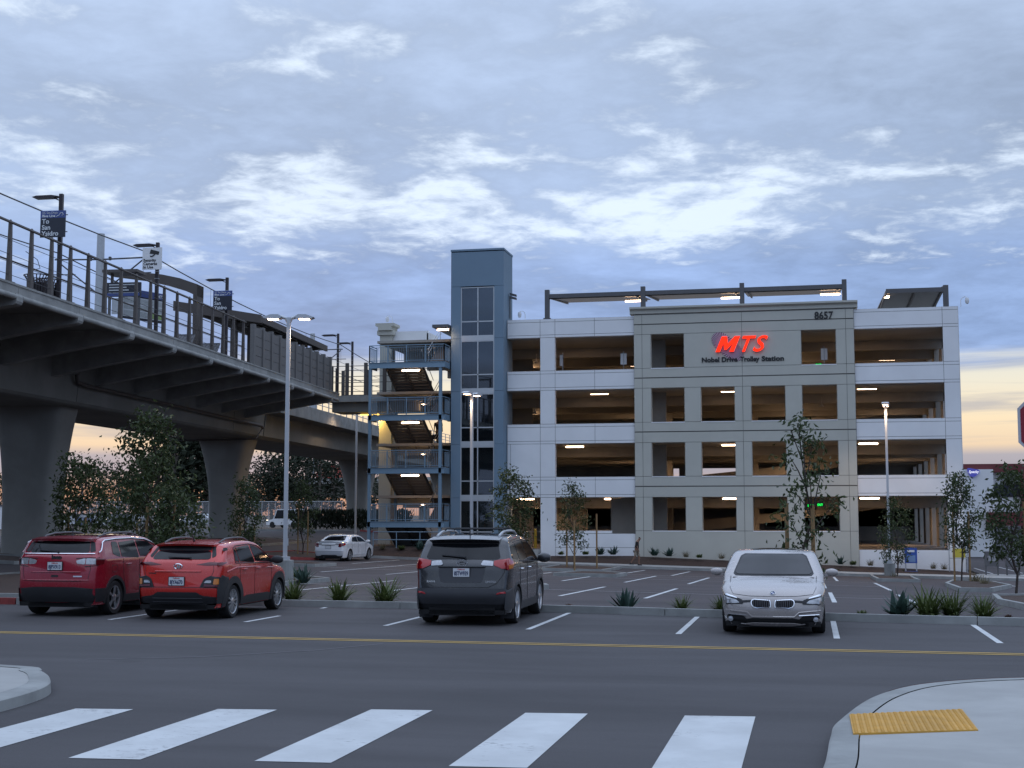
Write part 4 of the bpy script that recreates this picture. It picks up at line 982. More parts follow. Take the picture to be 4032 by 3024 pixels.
def line_sign(t, label, n=.85, z=12.57):
    o = thing('direction_sign', label, 'sign', stn(t - .62, n + .0, z), rz, 'blue and black line signs on the platform')
    MB().box(-.50, .50, -.02, .02, 0, .74).put('plate', M_navy, o, world=False); MB().box(-.50, .50, -.026, .026, .74, 1.02).put('header', M_blue, o, world=False)
    put_text('small_line', 'UC San Diego', .12, M_signw, o, (-.43, -.034, .90), .002, 0, align='LEFT', fit=.62)
    put_text('line_name', 'Blue Line', .13, M_signw, o, (-.43, -.034, .775), .002, .004, align='LEFT', fit=.52)
    MB().tube([(.14, -.03, .79), (.24, -.03, .83), (.30, -.03, .92), (.37, -.03, .93), (.42, -.03, .86), (.36, -.03, .82)], .014, 5).put('wave', M_signw, o, world=False)
    for i, w in enumerate(('To', 'San', 'Ysidro')): put_text('word', w, .25, M_signw, o, (-.43, -.028, .53 - .235 * i), .003, .006, align='LEFT')
    MB().bar((.5, 0, .2), (.58, 0, .2), .03).bar((.5, 0, .85), (.58, 0, .85), .03).put('bracket', M_pole, o, world=False)
L1 = plat_lamp(5.95, 'dark platform lamp nearest the left edge of the picture'); line_sign(5.95, 'blue and black line sign on the leftmost platform lamp')
L2 = plat_lamp(15.45, 'dark platform lamp carrying the white camera notice'); L3 = plat_lamp(24.7, 'dark platform lamp with the round loudspeaker'); line_sign(24.7, 'blue and black line sign below the round loudspeaker')
plat_lamp(46.9, 'dark platform lamp just past the end of the screen wall'); plat_lamp(50.8, 'farthest dark platform lamp beside the stair tower', top=4.3)
cs = thing('camera_notice', 'white notice with a black camera picture on a platform lamp', 'sign', stn(14.85, .85, 13.40), rz)
MB().box(-.45, .45, -.02, .02, 0, .62).box(-.45, .45, -.02, .02, .62, .63).put('plate', M_fwhite, cs, world=False)
MB().box(-.45, .45, -.026, .026, -.36, 0).put('plate', M_fwhite, cs, world=False)
for i, w in enumerate(('Security', 'Cameras', 'In Use')): put_text('word', w, .18, M_black, cs, (-.40, -.032, .0 - .155 * i), .002, .005, align='LEFT')
MB().prism([(-.12, .36), (.30, .30), (.34, .44), (-.06, .55)], -.034, -.026, lambda p, q: (p[0], q, p[1])).tube([(.12, -.03, .32), (.02, -.03, .24), (-.08, -.03, .24)], .03, 5).put('camera_picture', M_black, cs, world=False)
sp = thing('loudspeaker', 'round dark loudspeaker horn on a platform lamp', 'loudspeaker', stn(24.35, .72, 13.32), rz)
MB().lathe([(.20, -.10), (.19, -.06), (.08, .06), (.06, .14)], n=16, axis='y').put('horn', M_dsteel, sp, smooth=True, world=False); MB().lathe([(.06, -.08), (.0, -.09)], n=10, axis='y').put('cone', M_galv, sp, world=False)

# --- litter bins, notice boards, leaning rests
def bin_(t, n, label):
    o = thing('litter_bin', label, 'litter bin', stn(t, n, 10.03), rz, 'slatted litter bins on the platform')
    MB().lathe([(.30, .06), (.31, .72), (.0, .72)], n=16).put('liner', M_black, o, world=False)
    for k in range(22):
        a = 2 * PI * k / 22; c, s = math.cos(a), math.sin(a)
        MB().bar((.34 * c, .34 * s, .03), (.36 * c, .36 * s, .82), .055, .014, up=(c, s, 0)).put('slat', M_pole, o, world=False)
        MB().bar((.36 * c, .36 * s, .82), (.47 * c, .47 * s, 1.0), .04, .012, up=(c, s, 0)).put('flare', M_pole, o, world=False)
    MB().lathe([(.46, .98), (.49, .98), (.49, 1.01), (.46, 1.01), (.46, .98)], n=22).put('rim', M_pole, o, world=False)
bin_(4.9, 1.2, 'left of the two dark slatted litter bins'); bin_(6.0, 1.3, 'right of the two dark slatted litter bins')
ib = thing('notice_board', 'hanging dark notice board with white lines of text', 'notice board', stn(13.4, 1.5, 11.6), rz)
MB().box(-.78, .78, -.05, .05, 0, .62).put('case', M_navy, ib, world=False); MB().box(-.74, .74, -.056, -.05, .02, .15).put('footer', M_blue, ib, world=False)
for i, (w, z) in enumerate(((1.3, .50), (.8, .38), (.9, .26))): MB().box(-.66, -.66 + w, -.06, -.052, z, z + .045).put('text_line', M_signw, ib, world=False)
MB().box(-.7, .7, -.058, -.052, .155, .17).put('text_line', M_signw, ib, world=False)
for x in (-.55, .55): MB().box(x - .05, x + .05, -.05, .05, .62, 1.0).put('hanger', M_brown, ib, world=False)
MB().box(-.80, .80, -.5, .5, 1.0, 1.12).put('hood', M_brown, ib, world=False)
MB().box(-.55, -.2, .02, .10, -.75, -.05).put('side_plate', M_galv, ib, world=False); MB().box(.62, .72, 0, .1, -1.6, 0).box(-.72, -.62, 0, .1, -1.6, 0).put('leg', M_dsteel, ib, world=False)
mk = thing('map_kiosk', 'freestanding map kiosk with blue header and white panels', 'map board', stn(15.5, 1.5, 10.03), rz + math.radians(62))
MB().box(-1.25, 1.25, -.05, .05, .80, 2.15).put('case', M_navy, mk, world=False); MB().box(-1.25, 1.25, -.07, .07, 1.86, 2.16).put('header', M_blue, mk, world=False)
for i, m_ in enumerate((M_signw, M_signw, pmat('map_green', (.30, .42, .16), .6, var=.2, scale=9))):
    MB().box(-1.15 + .79 * i, -.42 + .79 * i, -.058, -.05, .90, 1.80).put('map_panel', M_signw, mk, world=False)
    for k in range(3): MB().box(-1.11 + .79 * i, -.46 + .79 * i, -.062, -.058, .94 + .29 * k, 1.18 + .29 * k).put('map', pmat('printed_map', (.40, .43, .44), .6, var=.35, scale=14) if k or i < 2 else m_, mk, world=False)
put_text('emblem', 'MTS', .2, M_signw, mk, (.9, -.08, 1.93), .003, .006, .3)
for x in (-1.2, 1.2): MB().box(x - .05, x + .05, -.05, .05, 0, .80).put('leg', M_navy, mk, world=False)
def rest(t, label):
    o = thing('leaning_rest', label, 'bench', stn(t, .9, 10.03), rz, 'slanted wire rests on the platform')
    mb = MB(); 
    for p in ((-.55, -.3, .12, .35, -.1, .62), ): pass
    q = [(-.5, -.2, .15), (.5, -.2, .15), (.55, .12, .62), (-.45, .12, .62)]
    for a, b in zip(q, q[1:] + q[:1]): mb.bar(a, b, .045)
    for k in range(1, 6):
        u = k / 6; mb.bar(tuple(q[0][i] * (1 - u) + q[1][i] * u for i in range(3)), tuple(q[3][i] * (1 - min(1, u + .2)) + q[2][i] * min(1, u + .2) for i in range(3)), .02)
    mb.put('frame', M_dsteel, o, world=False); MB().hexa([(a, b, c - .02) for a, b, c in q] + [(a, b, c) for a, b, c in q]).put('mesh_sheet', pmat('perforated_sheet', (.12, .12, .13), .6, var=.2, scale=30), o, world=False)
    for x in (-.4, .4): MB().box(x - .03, x + .03, -.03, .03, 0, .3).put('leg', M_dsteel, o, world=False)
rest(18.9, 'slanted rest left of the tall bronze portal'); rest(22.3, 'slanted rest right of the tall bronze portal')

# --- bronze portal and platform canopy
po = thing('bronze_portal', 'tall bronze portal with a curved tapering arm over the platform', 'portal', stn(20.7, 1, 10.03))
MB().hexa([stn(20.35, 1.0, 10.03), stn(20.35, .8, 10.03), stn(21.15, .8, 10.03), stn(21.15, 1.0, 10.03), stn(20.3, 1.0, 13.3), stn(20.3, .8, 13.3), stn(21.2, .8, 13.3), stn(21.2, 1.0, 13.3)]).put('column', M_bronze2, po)
arm_t = [(1.0, 13.30, 12.72), (1.7, 13.62, 13.12), (2.6, 13.82, 13.40), (3.6, 13.95, 13.64), (5.4, 14.02, 13.90)]
for (n0, a0, b0), (n1, a1, b1) in zip(arm_t, arm_t[1:]):
    MB().hexa([stn(20.3, n1, b1), stn(20.3, n0 - .2 * (n0 == 1), b0), stn(21.2, n0 - .2 * (n0 == 1), b0), stn(21.2, n1, b1), stn(20.3, n1, a1), stn(20.3, n0 - .2 * (n0 == 1), a0), stn(21.2, n0 - .2 * (n0 == 1), a0), stn(21.2, n1, a1)]).put('arm_segment', M_bronze2, po)
cy = thing('platform_canopy', 'long dark bronze canopy roof over the far platform', 'canopy', stn(37, 3, 12.8))
CT = [29.5, 34.05, 38.6, 43.2]
for a, b in zip(CT, CT[1:]):
    sbox(MB(), a + .01, b - .01, .55, .68, 12.72, 13.08).put('fascia', M_bronze2, cy)
    MB().hexa([stn(a, 5.6, 13.74), stn(a, .68, 12.92), stn(b, .68, 12.92), stn(b, 5.6, 13.74), stn(a, 5.6, 13.92), stn(a, .68, 13.06), stn(b, .68, 13.06), stn(b, 5.6, 13.92)]).put('roof_sheet', M_bronze2, cy)
MB().hexa([stn(29.36, 5.6, 13.45), stn(29.36, .55, 12.66), stn(29.5, .55, 12.66), stn(29.5, 5.6, 13.45), stn(29.36, 5.6, 14.0), stn(29.36, .55, 13.12), stn(29.5, .55, 13.12), stn(29.5, 5.6, 14.0)]).put('end_fascia', M_bronze2, cy)
for t in (30.3, 33.2, 36.3, 39.3, 42.3):
    sbox(MB(), t - .14, t + .14, 2.2, 2.55, 10.03, 13.0).put('column', M_bronze2, cy)
    MB().bar(stn(t, 2.3, 12.7), stn(t, .7, 12.85), .12, .2).bar(stn(t, 2.4, 12.75), stn(t, 5.3, 13.7), .12, .2).put('bracket', M_bronze2, cy)
for n in (1.2, 1.9, 3.0): MB().bar(stn(29.6, n, 12.82 + (n - .6) * .17), stn(43.1, n, 12.82 + (n - .6) * .17), .09, .12).put('purlin', M_bronze2, cy)

# --- overhead line
ol = thing('catenary_pole', 'grey steel catenary pole with arms both ways beside the platform', 'pole', stn(26.65, 8.7, 9.8))
def cat_pole(t, name='catenary_pole', label=None):
    o = ol if label is None else thing(name, label, 'pole', stn(t, 8.7, 9.8), 0, None)
    MB().lathe([(.26, 0), (.20, 7.45), (.0, 7.5)], tuple(Vector(stn(t, 8.7, 9.85))), 12).put('mast', M_galv, o, smooth=True)
    for s in (-1, 1):
        MB().tube([stn(t, 8.7 + .2 * s, 15.9), stn(t, 8.7 + 2.6 * s, 15.95)], .045, 6).tube([stn(t, 8.7 + .2 * s, 14.1), stn(t, 8.7 + 2.45 * s, 15.85)], .04, 6).tube([stn(t, 8.7 + 1.4 * s, 15.1), stn(t, 8.7 + 2.9 * s, 15.12)], .03, 6).put('arm', M_wire, o)
        MB().lathe([(.06, 0), (.10, .05), (.06, .1), (.10, .15), (.06, .2)], tuple(Vector(stn(t, 8.7 + .55 * s, 15.84))), 8).put('insulator', M_dsteel, o)
    MB().box(*[v for v in (stn(t, 8.7, 0)[0] - .1, stn(t, 8.7, 0)[0] + .45, stn(t, 8.7, 0)[1] - .3, stn(t, 8.7, 0)[1] + .1, 10.6, 11.4)]).put('control_box', M_galv, o)
cat_pole(26.65); cat_pole(68, label='second grey catenary pole beyond the platform canopy')
wi = thing('overhead_wires', 'thin overhead trolley wires running along both tracks', 'wires', stn(20, 6.4, 15))
for n in (6.25, 11.1):
    pts = []
    for t0, t1 in ((-40, -13.5), (-13.5, 26.65), (26.65, 68), (68, 110)):
        for i in range(8):
            u = i / 8; t = t0 + (t1 - t0) * u; pts.append(stn(t, n, 15.98 + .32 - 1.1 * 4 * u * (1 - u) * .45))
    MB().tube(pts, .035, 5).put('messenger_wire', M_wire, wi)
    MB().tube([stn(-40, n, 14.85), stn(110, n, 14.85)], .017, 5).put('contact_wire', M_wire, wi)
    for i, p in enumerate(pts[2:]):
        if i % 2 == 0: MB().tube([p, (p[0], p[1], 14.85)], .010, 4).put('dropper', M_wire, wi)
MB().tube([stn(23.0, 11.1, 15.7), stn(24.3, 11.1, 15.5), stn(24.6, 11.1, 15.1), stn(23.8, 11.1, 14.86)], .02, 5).put('jumper', M_wire, wi)
# ================================================================== CARS
def carpaint(name, c, metal=0.25, flake=0.0):
    m = bpy.data.materials.new(name); m.use_nodes = True; N = NT(m.node_tree); b = N.n['Principled BSDF']
    o = N.new('ShaderNodeTexCoord').outputs['Object']
    f = N.noise(o, 1.4, 4, 0.6); dust = N.smooth(N.noise(o, 5, 6, 0.7), .45, .8)
    col = N.mix(f, tuple(x * .92 for x in c), tuple(x * 1.08 for x in c)); col = N.mix(N.math('MULTIPLY', dust, .05), col, (.25, .24, .22))
    N.link(col, b.inputs['Base Color']); b.inputs['Metallic'].default_value = metal
    N.link(N.math('ADD', .26, N.math('MULTIPLY', dust, .06)), b.inputs['Roughness']); b.inputs['Coat Weight'].default_value = 0.9; b.inputs['Coat Roughness'].default_value = 0.035
    return m
P_dred = carpaint('dark_red_paint', (0.30, 0.010, 0.026), .15); P_red = carpaint('bright_red_paint', (0.52, 0.022, 0.016), .1)
P_grey = carpaint('charcoal_paint', (0.026, 0.027, 0.031), .2); P_silver = carpaint('pale_silver_paint', (0.36, 0.33, 0.315), .25); P_cwhite = carpaint('white_paint', (0.72, 0.74, 0.76), .0)
M_trim = pmat('black_plastic_trim', (0.020, 0.021, 0.024), 0.6, var=.15, world=False, bump=.1, bscale=200)
M_gtrim = pmat('grey_plastic_trim', (0.040, 0.042, 0.048), 0.55, var=.08, world=False)
M_tyre = pmat('tyre_rubber', (0.016, 0.016, 0.017), 0.85, var=.2, world=False, bump=.3, bscale=60)
M_rim = pmat('alloy_rim', (0.52, 0.53, 0.55), 0.28, .8, var=.05, world=False); M_rimd = pmat('dark_alloy', (0.10, 0.10, 0.11), 0.35, .6, var=.05, world=False)
M_chrome = pmat('chrome', (0.75, 0.77, 0.80), 0.12, 1.0, var=0); M_wellb = pmat('wheel_well_black', (0.008, 0.008, 0.009), 0.9, var=0)
M_glassd = pmat('tinted_car_glass', (0.006, 0.007, 0.009), 0.04, 0, var=0, spec=.35, coat=0)
M_glassw = glass('windscreen_glass', (0.72, 0.80, 0.82), 0.42)
M_tail = pmat('red_lamp_lens', (0.36, 0.012, 0.015), 0.12, var=.15, scale=20, world=False, coat=.6); M_taild = pmat('smoked_red_lens', (0.10, 0.006, 0.010), 0.12, var=.2, scale=18, world=False, coat=.6)
M_clear = pmat('clear_lamp_lens', (0.42, 0.43, 0.45), 0.10, .4, var=.35, scale=16, world=False, coat=.8); M_amber = pmat('amber_lens', (0.55, 0.17, 0.015), 0.2, var=.2, scale=15, world=False, coat=.5)
M_plate = pmat('licence_plate_white', (0.62, 0.64, 0.66), 0.5, var=.05, world=False); M_pltx = pmat('plate_lettering', (0.020, 0.035, 0.10), 0.5, var=0); M_plred = pmat('plate_script', (0.45, 0.05, 0.06), 0.5, var=0)
M_seat = pmat('seat_fabric', (0.035, 0.033, 0.032), 0.8, var=.1)

class Body:
    def __init__(s, sil, W, belt, lean, rear=(0.5, .14), front=(0.7, .16), crown=(.035, .09), rad=(.09, .10), zb=.24, tuck=.05, sub=6):
        P = smoothline(sil, sub); s.P = np.array(P); d = np.gradient(s.P, axis=0); d /= np.linalg.norm(d, axis=1)[:, None]
        s.n = np.stack([-d[:, 1], d[:, 0]], 1); s.W = W; s.belt = belt; s.lean = lean; s.rear = rear; s.front = front; s.zb = zb; s.tuck = tuck
        ny = np.abs(s.n[:, 0]); s.cr = crown[0] + (crown[1] - crown[0]) * ny; s.rd = rad[0] + (rad[1] - rad[0]) * ny
        s.y0, s.y1 = s.P[:, 0].min(), s.P[:, 0].max()
        s.E = s.P - s.n * (s.cr + s.rd)[:, None]; s.top = int(np.argmax(s.P[:, 1])); s.wE = np.array([s.w(*e) for e in s.E])
    def w(s, y, z):
        h = s.W / 2
        L, a = s.rear; t = (s.y0 + L - y) / L
        k = 1 - (a * t * t if t > 0 else 0)
        L, a = s.front; t = (y - s.y1 + L) / L
        k -= a * t * t if t > 0 else 0
        v = 0
        if z < .55: v += s.tuck * ((.55 - z) / .4) ** 2
        if z > s.belt: q = z - s.belt; v += s.lean * q + .05 * q * q
        else: v += .012 * ((s.belt - z) / .3) ** 2 if s.belt - z < .3 else .012
        return h * k - v
    def pt(s, i, a):
        """surface point at silhouette position i (float), width fraction a"""
        j = min(int(i), len(s.P) - 2); f = i - j
        P = s.P[j] * (1 - f) + s.P[j + 1] * f; n = s.n[j] * (1 - f) + s.n[j + 1] * f; cr = s.cr[j] * (1 - f) + s.cr[j + 1] * f; rd = s.rd[j] * (1 - f) + s.rd[j + 1] * f; w = s.wE[j] * (1 - f) + s.wE[j + 1] * f
        a0 = .84; b = max(0, (abs(a) - a0) / (1 - a0)); b = min(b, 1)
        q = P - n * (cr * a * a + rd * (1 - math.sqrt(max(0, 1 - b * b))))
        return a * w, q[0], q[1], n
    def end(s, x, z, off, which):
        rng = np.arange(0, s.top + 1) if which == 'rear' else np.arange(len(s.P) - 1, s.top - 1, -1)
        a = x / s.wE[rng].max()
        for _ in range(4):
            a_ = min(abs(a), .995); b = max(0, (a_ - .84) / .16); dd = s.cr[rng] * a_ * a_ + s.rd[rng] * (1 - math.sqrt(1 - b * b))
            zz = s.P[rng, 1] - s.n[rng, 1] * dd
            i = float(np.interp(z, np.maximum.accumulate(zz), rng.astype(float))); a = x / float(np.interp(i, np.arange(len(s.wE)), s.wE)); a = max(-.998, min(.998, a))
        X, Y, Z, n = s.pt(i, a); return (X, Y + n[0] * off, Z + n[1] * off)
    def topp(s, x, y, off):
        rng = np.arange(len(s.P)); ok = s.n[:, 1] > .25; i = float(np.interp(y, s.P[ok, 0], rng[ok].astype(float))); a = x / float(np.interp(i, rng, s.wE)); X, Y, Z, n = s.pt(i, max(-.998, min(.998, a)))
        return (X, Y + n[0] * off, Z + n[1] * off)
    def side(s, y, z, off, sg): return (sg * (s.w(y, z) + off), y, z)
    def mesh(s, wheels, R):
        mb = MB(); A = [-1, -.985, -.96, -.93, -.89, -.84, -.7, -.5, -.25, 0, .25, .5, .7, .84, .89, .93, .96, .985, 1]
        mb.grid([[s.pt(i, a)[:3] for a in A] for i in range(len(s.P))])
        nf = 26; m = len(s.P); yy = s.E[:, 0]; g = .9 * (np.maximum.accumulate(yy) - yy[0]) / (yy.max() - yy[0]) + .1 * np.arange(m) / (m - 1)
        B = np.stack([s.y0 + .06 + (s.y1 - s.y0 - .12) * g, np.full(m, s.zb)], 1)
        hole = set()
        for sg in (-1, 1):
            G = np.zeros((nf + 1, m, 2))
            for f in range(nf + 1): G[f] = B * (1 - f / nf) + s.E * (f / nf)
            ok = np.ones((nf, m - 1), bool)
            for yw in wheels:
                C = np.array([yw, R - .02]); ra = R + .055
                cen = (G[:-1, :-1] + G[1:, :-1] + G[:-1, 1:] + G[1:, 1:]) / 4; ins = np.hypot(*(cen - C).transpose(2, 0, 1)) < ra; ok &= ~ins
                near = np.zeros(G.shape[:2], bool)
                near[:-1, :-1] |= ins; near[1:, :-1] |= ins; near[:-1, 1:] |= ins; near[1:, 1:] |= ins
                v = G - C; d = np.hypot(v[..., 0], v[..., 1]); mv = near & (d > ra * .8) & (d < ra * 1.25)
                G[mv] = C + v[mv] / d[mv][:, None] * ra
                G[..., 1] = np.maximum(G[..., 1], s.zb)
            k = len(mb.v); mb.v += [s.side(y, z, 0, sg) for y, z in G.reshape(-1, 2)]
            fs = [(k + f * m + j, k + f * m + j + 1, k + (f + 1) * m + j + 1, k + (f + 1) * m + j) for f in range(nf) for j in range(m - 1) if ok[f, j]]
            mb.f += fs; mb.mi += [0] * len(fs)
        me = bpy.data.meshes.new('body'); me.from_pydata(mb.v, [], mb.f)
        bm = bmesh.new(); bm.from_mesh(me); bmesh.ops.remove_doubles(bm, verts=bm.verts, dist=.0008); bmesh.ops.dissolve_degenerate(bm, dist=.0005, edges=bm.edges); bmesh.ops.recalc_face_normals(bm, faces=bm.faces); bm.to_mesh(me); bm.free()
        me.polygons.foreach_set('use_smooth', [True] * len(me.polygons)); me.set_sharp_from_angle(angle=math.radians(38)); return me

def scan(poly, nr, nc, ease=True):
    """rows of (u, v) points filling a polygon, v rising"""
    vs = [p[1] for p in poly]; v0, v1 = min(vs), max(vs); rows = []
    for i in range(nr + 1):
        v = v0 + (v1 - v0) * i / nr; v = min(max(v, v0 + 1e-5), v1 - 1e-5); X = []
        for (a, b), (c, d) in zip(poly, poly[1:] + poly[:1]):
            if (b - v) * (d - v) < 0: X.append(a + (c - a) * (v - b) / (d - b))
        if len(X) >= 2: rows.append([(min(X) + (max(X) - min(X)) * j / nc, v) for j in range(nc + 1)])
    return rows
def rounded(poly, r=.03, n=3):
    out = []
    for i in range(len(poly)):
        a, b, c = Vector(poly[i - 1]), Vector(poly[i]), Vector(poly[(i + 1) % len(poly)]); u, v = (a - b), (c - b); k = min(r, u.length * .45, v.length * .45); u = b + u.normalized() * k; v = b + v.normalized() * k
        for j in range(n + 1):
            t = j / n; q = u * (1 - t) ** 2 + b * 2 * t * (1 - t) + v * t * t; out.append((q.x, q.y))
    return out

class Car:
    def __init__(s, name, label, loc, rz, body, paint, wheels, R, scale=1.0, width=.23, track=None, spokes=10, rimmat=None, rim=.72, group='cars on the street lot'):
        s.b = body; s.root = thing(name, label, 'car', loc, rz, group); s.root.scale = (scale,) * 3; s.R = R; s.paint = paint
        link_mesh('body', body.mesh(wheels, R), s.root).data.materials.append(paint)
        s.wheels(wheels, R, width, spokes, rimmat or M_rim, rim); s.under(wheels, R)
    def put(s, mb, name, mat, parent=None, smooth=True, normals=True):
        return mb.put(name, mat, parent or s.root, smooth=smooth, world=False, normals=normals)
    def patch(s, name, mat, poly, where, off=.006, r=.03, nr=10, nc=14, sg=None, parent=None, thick=.012):
        """thin shell laid over the body surface"""
        P = rounded(poly, r) if r else poly; rows = scan(P, nr, nc)
        for q in ((-1, 1) if sg is None else (sg,)):
            def f(u, v, o):
                if where == 'side': return s.b.side(u, v, o, q)
                if where == 'top': return s.b.topp(u, v, o)
                return s.b.end(u * q, v, o, where)
            mb = MB(); mb.grid([[f(u, v, off) for u, v in rw] for rw in rows])
            nr_, nc_ = len(rows), len(rows[0])       # rim going down into the body
            loop = [(0, j) for j in range(nc_)] + [(i, nc_ - 1) for i in range(1, nr_)] + [(nr_ - 1, j) for j in range(nc_ - 2, -1, -1)] + [(i, 0) for i in range(nr_ - 2, 0, -1)]
            k = len(mb.v); mb.v += [f(*rows[i][j], off - thick) for i, j in loop]; n = len(loop)
            fs = [(loop[a][0] * nc_ + loop[a][1], loop[(a + 1) % n][0] * nc_ + loop[(a + 1) % n][1], k + (a + 1) % n, k + a) for a in range(n)]
            mb.f += fs; mb.mi += [0] * n
            o = s.put(mb, name, mat, parent)
        return o
    def line(s, name, mat, pts, where, w=.014, off=.004, sg=None, parent=None):
        for q in ((-1, 1) if sg is None else (sg,)):
            f = (lambda u, v: s.b.side(u, v, off, q)) if where == 'side' else ((lambda u, v: s.b.topp(u, v, off)) if where == 'top' else (lambda u, v: s.b.end(u * q, v, off, where)))
            pp = []
            for a, b in zip(pts, pts[1:]):
                n = max(2, int(math.hypot(b[0] - a[0], b[1] - a[1]) / .08)); pp += [(a[0] + (b[0] - a[0]) * i / n, a[1] + (b[1] - a[1]) * i / n) for i in range(n)]
            pp.append(pts[-1]); o = s.put(MB().tube([f(*p) for p in pp], w / 2, 5), name, mat, parent)
        return o
    def arch(s, yw, r0, r1, mat, a0=-8, a1=188, off=.016, name='wheel_arch'):
        for q in (-1, 1):
            rows = [[], [], [], []]
            for i in range(25):
                a = math.radians(a0 + (a1 - a0) * i / 24); c, d = math.cos(a), math.sin(a)
                for rw, (rr, o) in zip(rows, ((r0, -.05), (r0, off), (r1, off), (r1, -.01))):
                    y, z = yw + rr * c, max(s.b.zb, s.R - .02 + rr * d); rw.append(s.b.side(y, z, o, q))
            s.put(MB().grid(rows), name, mat)
    def wheels(s, ys, R, width, spokes, rimmat, rim):
        T = MB(); w = width / 2; T.lathe([(R * rim, -w * .9), (R * .93, -w), (R * .985, -w * .8), (R, -w * .5), (R, w * .5), (R * .985, w * .8), (R * .93, w), (R * rim, w * .9), (R * rim * .97, w * .55), (R * rim * .97, -w * .9)], n=36, axis='x')
        for z in (-.05, 0, .05): pass
        tm = T.mesh('tyre', M_tyre, True)
        M = MB(); M.lathe([(R * rim, w * .92), (R * rim * .93, w * .86), (R * rim * .90, w * .5), (R * rim * .90, w * .1)], n=36, axis='x')
        for k in range(spokes):
            a = 2 * PI * k / spokes + .13; c, d = math.cos(a), math.sin(a); da = .055 if spokes > 6 else .10
            def q(r, e, x): return (x, r * math.cos(a + e), r * math.sin(a + e))
            r0, r1 = .05, R * rim * .92
            M.hexa([q(r0, -.35, w * .55), q(r0, .35, w * .55), q(r1, da * 1.25, w * .62), q(r1, -da * 1.25, w * .62), q(r0, -.3, w * .82), q(r0, .3, w * .82), q(r1, da, w * .86), q(r1, -da, w * .86)])
        M.lathe([(.075, w * .5), (.075, w * .86), (.055, w * .92), (0, w * .92)], n=16, axis='x')
        rm = M.mesh('rim', rimmat, True); dk = MB().lathe([(0, w * .2), (R * rim * .9, w * .2)], n=24, axis='x').mesh('brake_disc', M_wellb)
        for y in ys:
            for q in (-1, 1):
                x = q * (s.b.w(y, R) - w * .93 + .006)
                e = link_mesh('wheel', tm, s.root, (x, y, R), (0, 0, 0 if q > 0 else PI)); e.name = 'wheel'
                link_mesh('rim', rm, e); link_mesh('brake_disc', dk, e)
    def under(s, ys, R):
        mb = MB(); z = s.b.zb; a, b = s.b.y0 + .12, s.b.y1 - .12; hw = s.b.W / 2 - .30
        mb.box(-hw, hw, a, b, z - .05, z + .10)
        for y in ys:
            for q in (-1, 1):
                rows = [[(q * (s.b.w(y, R + .3) - .005 if j else .45), y + (R + .055) * math.cos(PI * i / 16), R - .02 + (R + .055) * math.sin(PI * i / 16)) for i in range(17)] for j in (0, 1)]
                mb.grid(rows); mb.add([rows[0][i] for i in range(17)], [tuple(range(17))])
        for y0, y1 in zip([a] + [v + R + .05 for v in ys], [v - R - .05 for v in ys] + [b]):
            mb.box(-s.b.W / 2 + .10, s.b.W / 2 - .10, y0, y1, z - .03, z + .05)
        s.put(mb, 'underbody', M_wellb, smooth=False)
    def plate(s, txt, z, where, off=.03, x=0):
        y = s.b.end(x, z, off, where)[1]; q = 1 if where == 'rear' else -1
        o = link_mesh('licence_plate', MB().box(-.155, .155, -.006, .006, -.078, .078).mesh('licence_plate', M_plate), s.root, (x, y, z), (0, 0, 0 if q > 0 else PI))
        link_mesh('plate_frame', MB().box(-.168, .168, .002, .02, -.09, .09).mesh('plate_frame', M_trim), o)
        if txt: put_text('number', txt, .105, M_pltx, o, (0, -.008, -.052), .001, .0035, fit=.265); put_text('state', 'California', .04, M_plred, o, (0, -.008, .045), .001, .0008, fit=.14); return o
    def mirror(s, y, z, mat, sz=(.24, .12, .17), cap=None):
        for q in (-1, 1):
            x0 = s.b.w(y, z) ; mb = MB()
            mb.bar((q * (x0 - .03), y, z - .04), (q * (x0 + .08), y - .02, z - .03), .07, .05)
            a, b, c = sz; rows = []
            for i in range(7):
                t = i / 6; k = math.sin(PI * (.12 + .80 * t)) ** .5; rows.append([(q * (x0 + .05 + a * t), y - .02 + b / 2 * k * math.cos(2 * PI * j / 12) * (.9), z + .01 + c / 2 * k * math.copysign(abs(math.sin(2 * PI * j / 12)) ** .7, math.sin(2 * PI * j / 12))) for j in range(12)])
            n = 12; vs = [p for r in rows for p in r]; mb.add(vs, [(i * n + j, i * n + (j + 1) % n, (i + 1) * n + (j + 1) % n, (i + 1) * n + j) for i in range(6) for j in range(n)] + [tuple(range(n)), tuple(6 * n + j for j in range(n))])
            s.put(mb, 'mirror', mat)
    def handles(s, ys, z, mat):
        for y in ys:
            for q in (-1, 1): s.put(MB().tube([s.b.side(y - .10, z, -.01, q), s.b.side(y - .08, z, .028, q), s.b.side(y + .08, z, .028, q), s.b.side(y + .10, z, -.01, q)], .017, 6), 'door_handle', mat)
    def rails(s, x, y0, y1, mat, h=.055, r=.02, sil=False):
        for q in (-1, 1):
            P = [s.b.topp(q * x, y0, -.01)] + [tuple(Vector(s.b.topp(q * x, y0 + (y1 - y0) * t, 0)) + Vector((0, 0, h * min(1, 4 * min(t, 1 - t) + .25)))) for t in [i / 10 for i in range(11)]] + [s.b.topp(q * x, y1, -.01)]
            s.put(MB().tube(P, r, 8), 'roof_rail', mat)
    def wiper(s, x0, x1, z0, z1, where='rear'):
        a, b = s.b.end(x0, z0, .03, where), s.b.end(x1, z1, .03, where); c = s.b.end(x1, z1 - .02, .01, where); s.put(MB().tube([c, b, a], [.02, .022, .012], 6), 'wiper', M_trim)
    def antenna(s, y, h=.2, lean=-.12): p = s.b.topp(0, y, 0); s.put(MB().tube([p, (p[0], p[1] + lean * .3, p[2] + .05), (p[0], p[1] + lean, p[2] + h)], [.03, .012, .007], 6), 'antenna', M_trim)
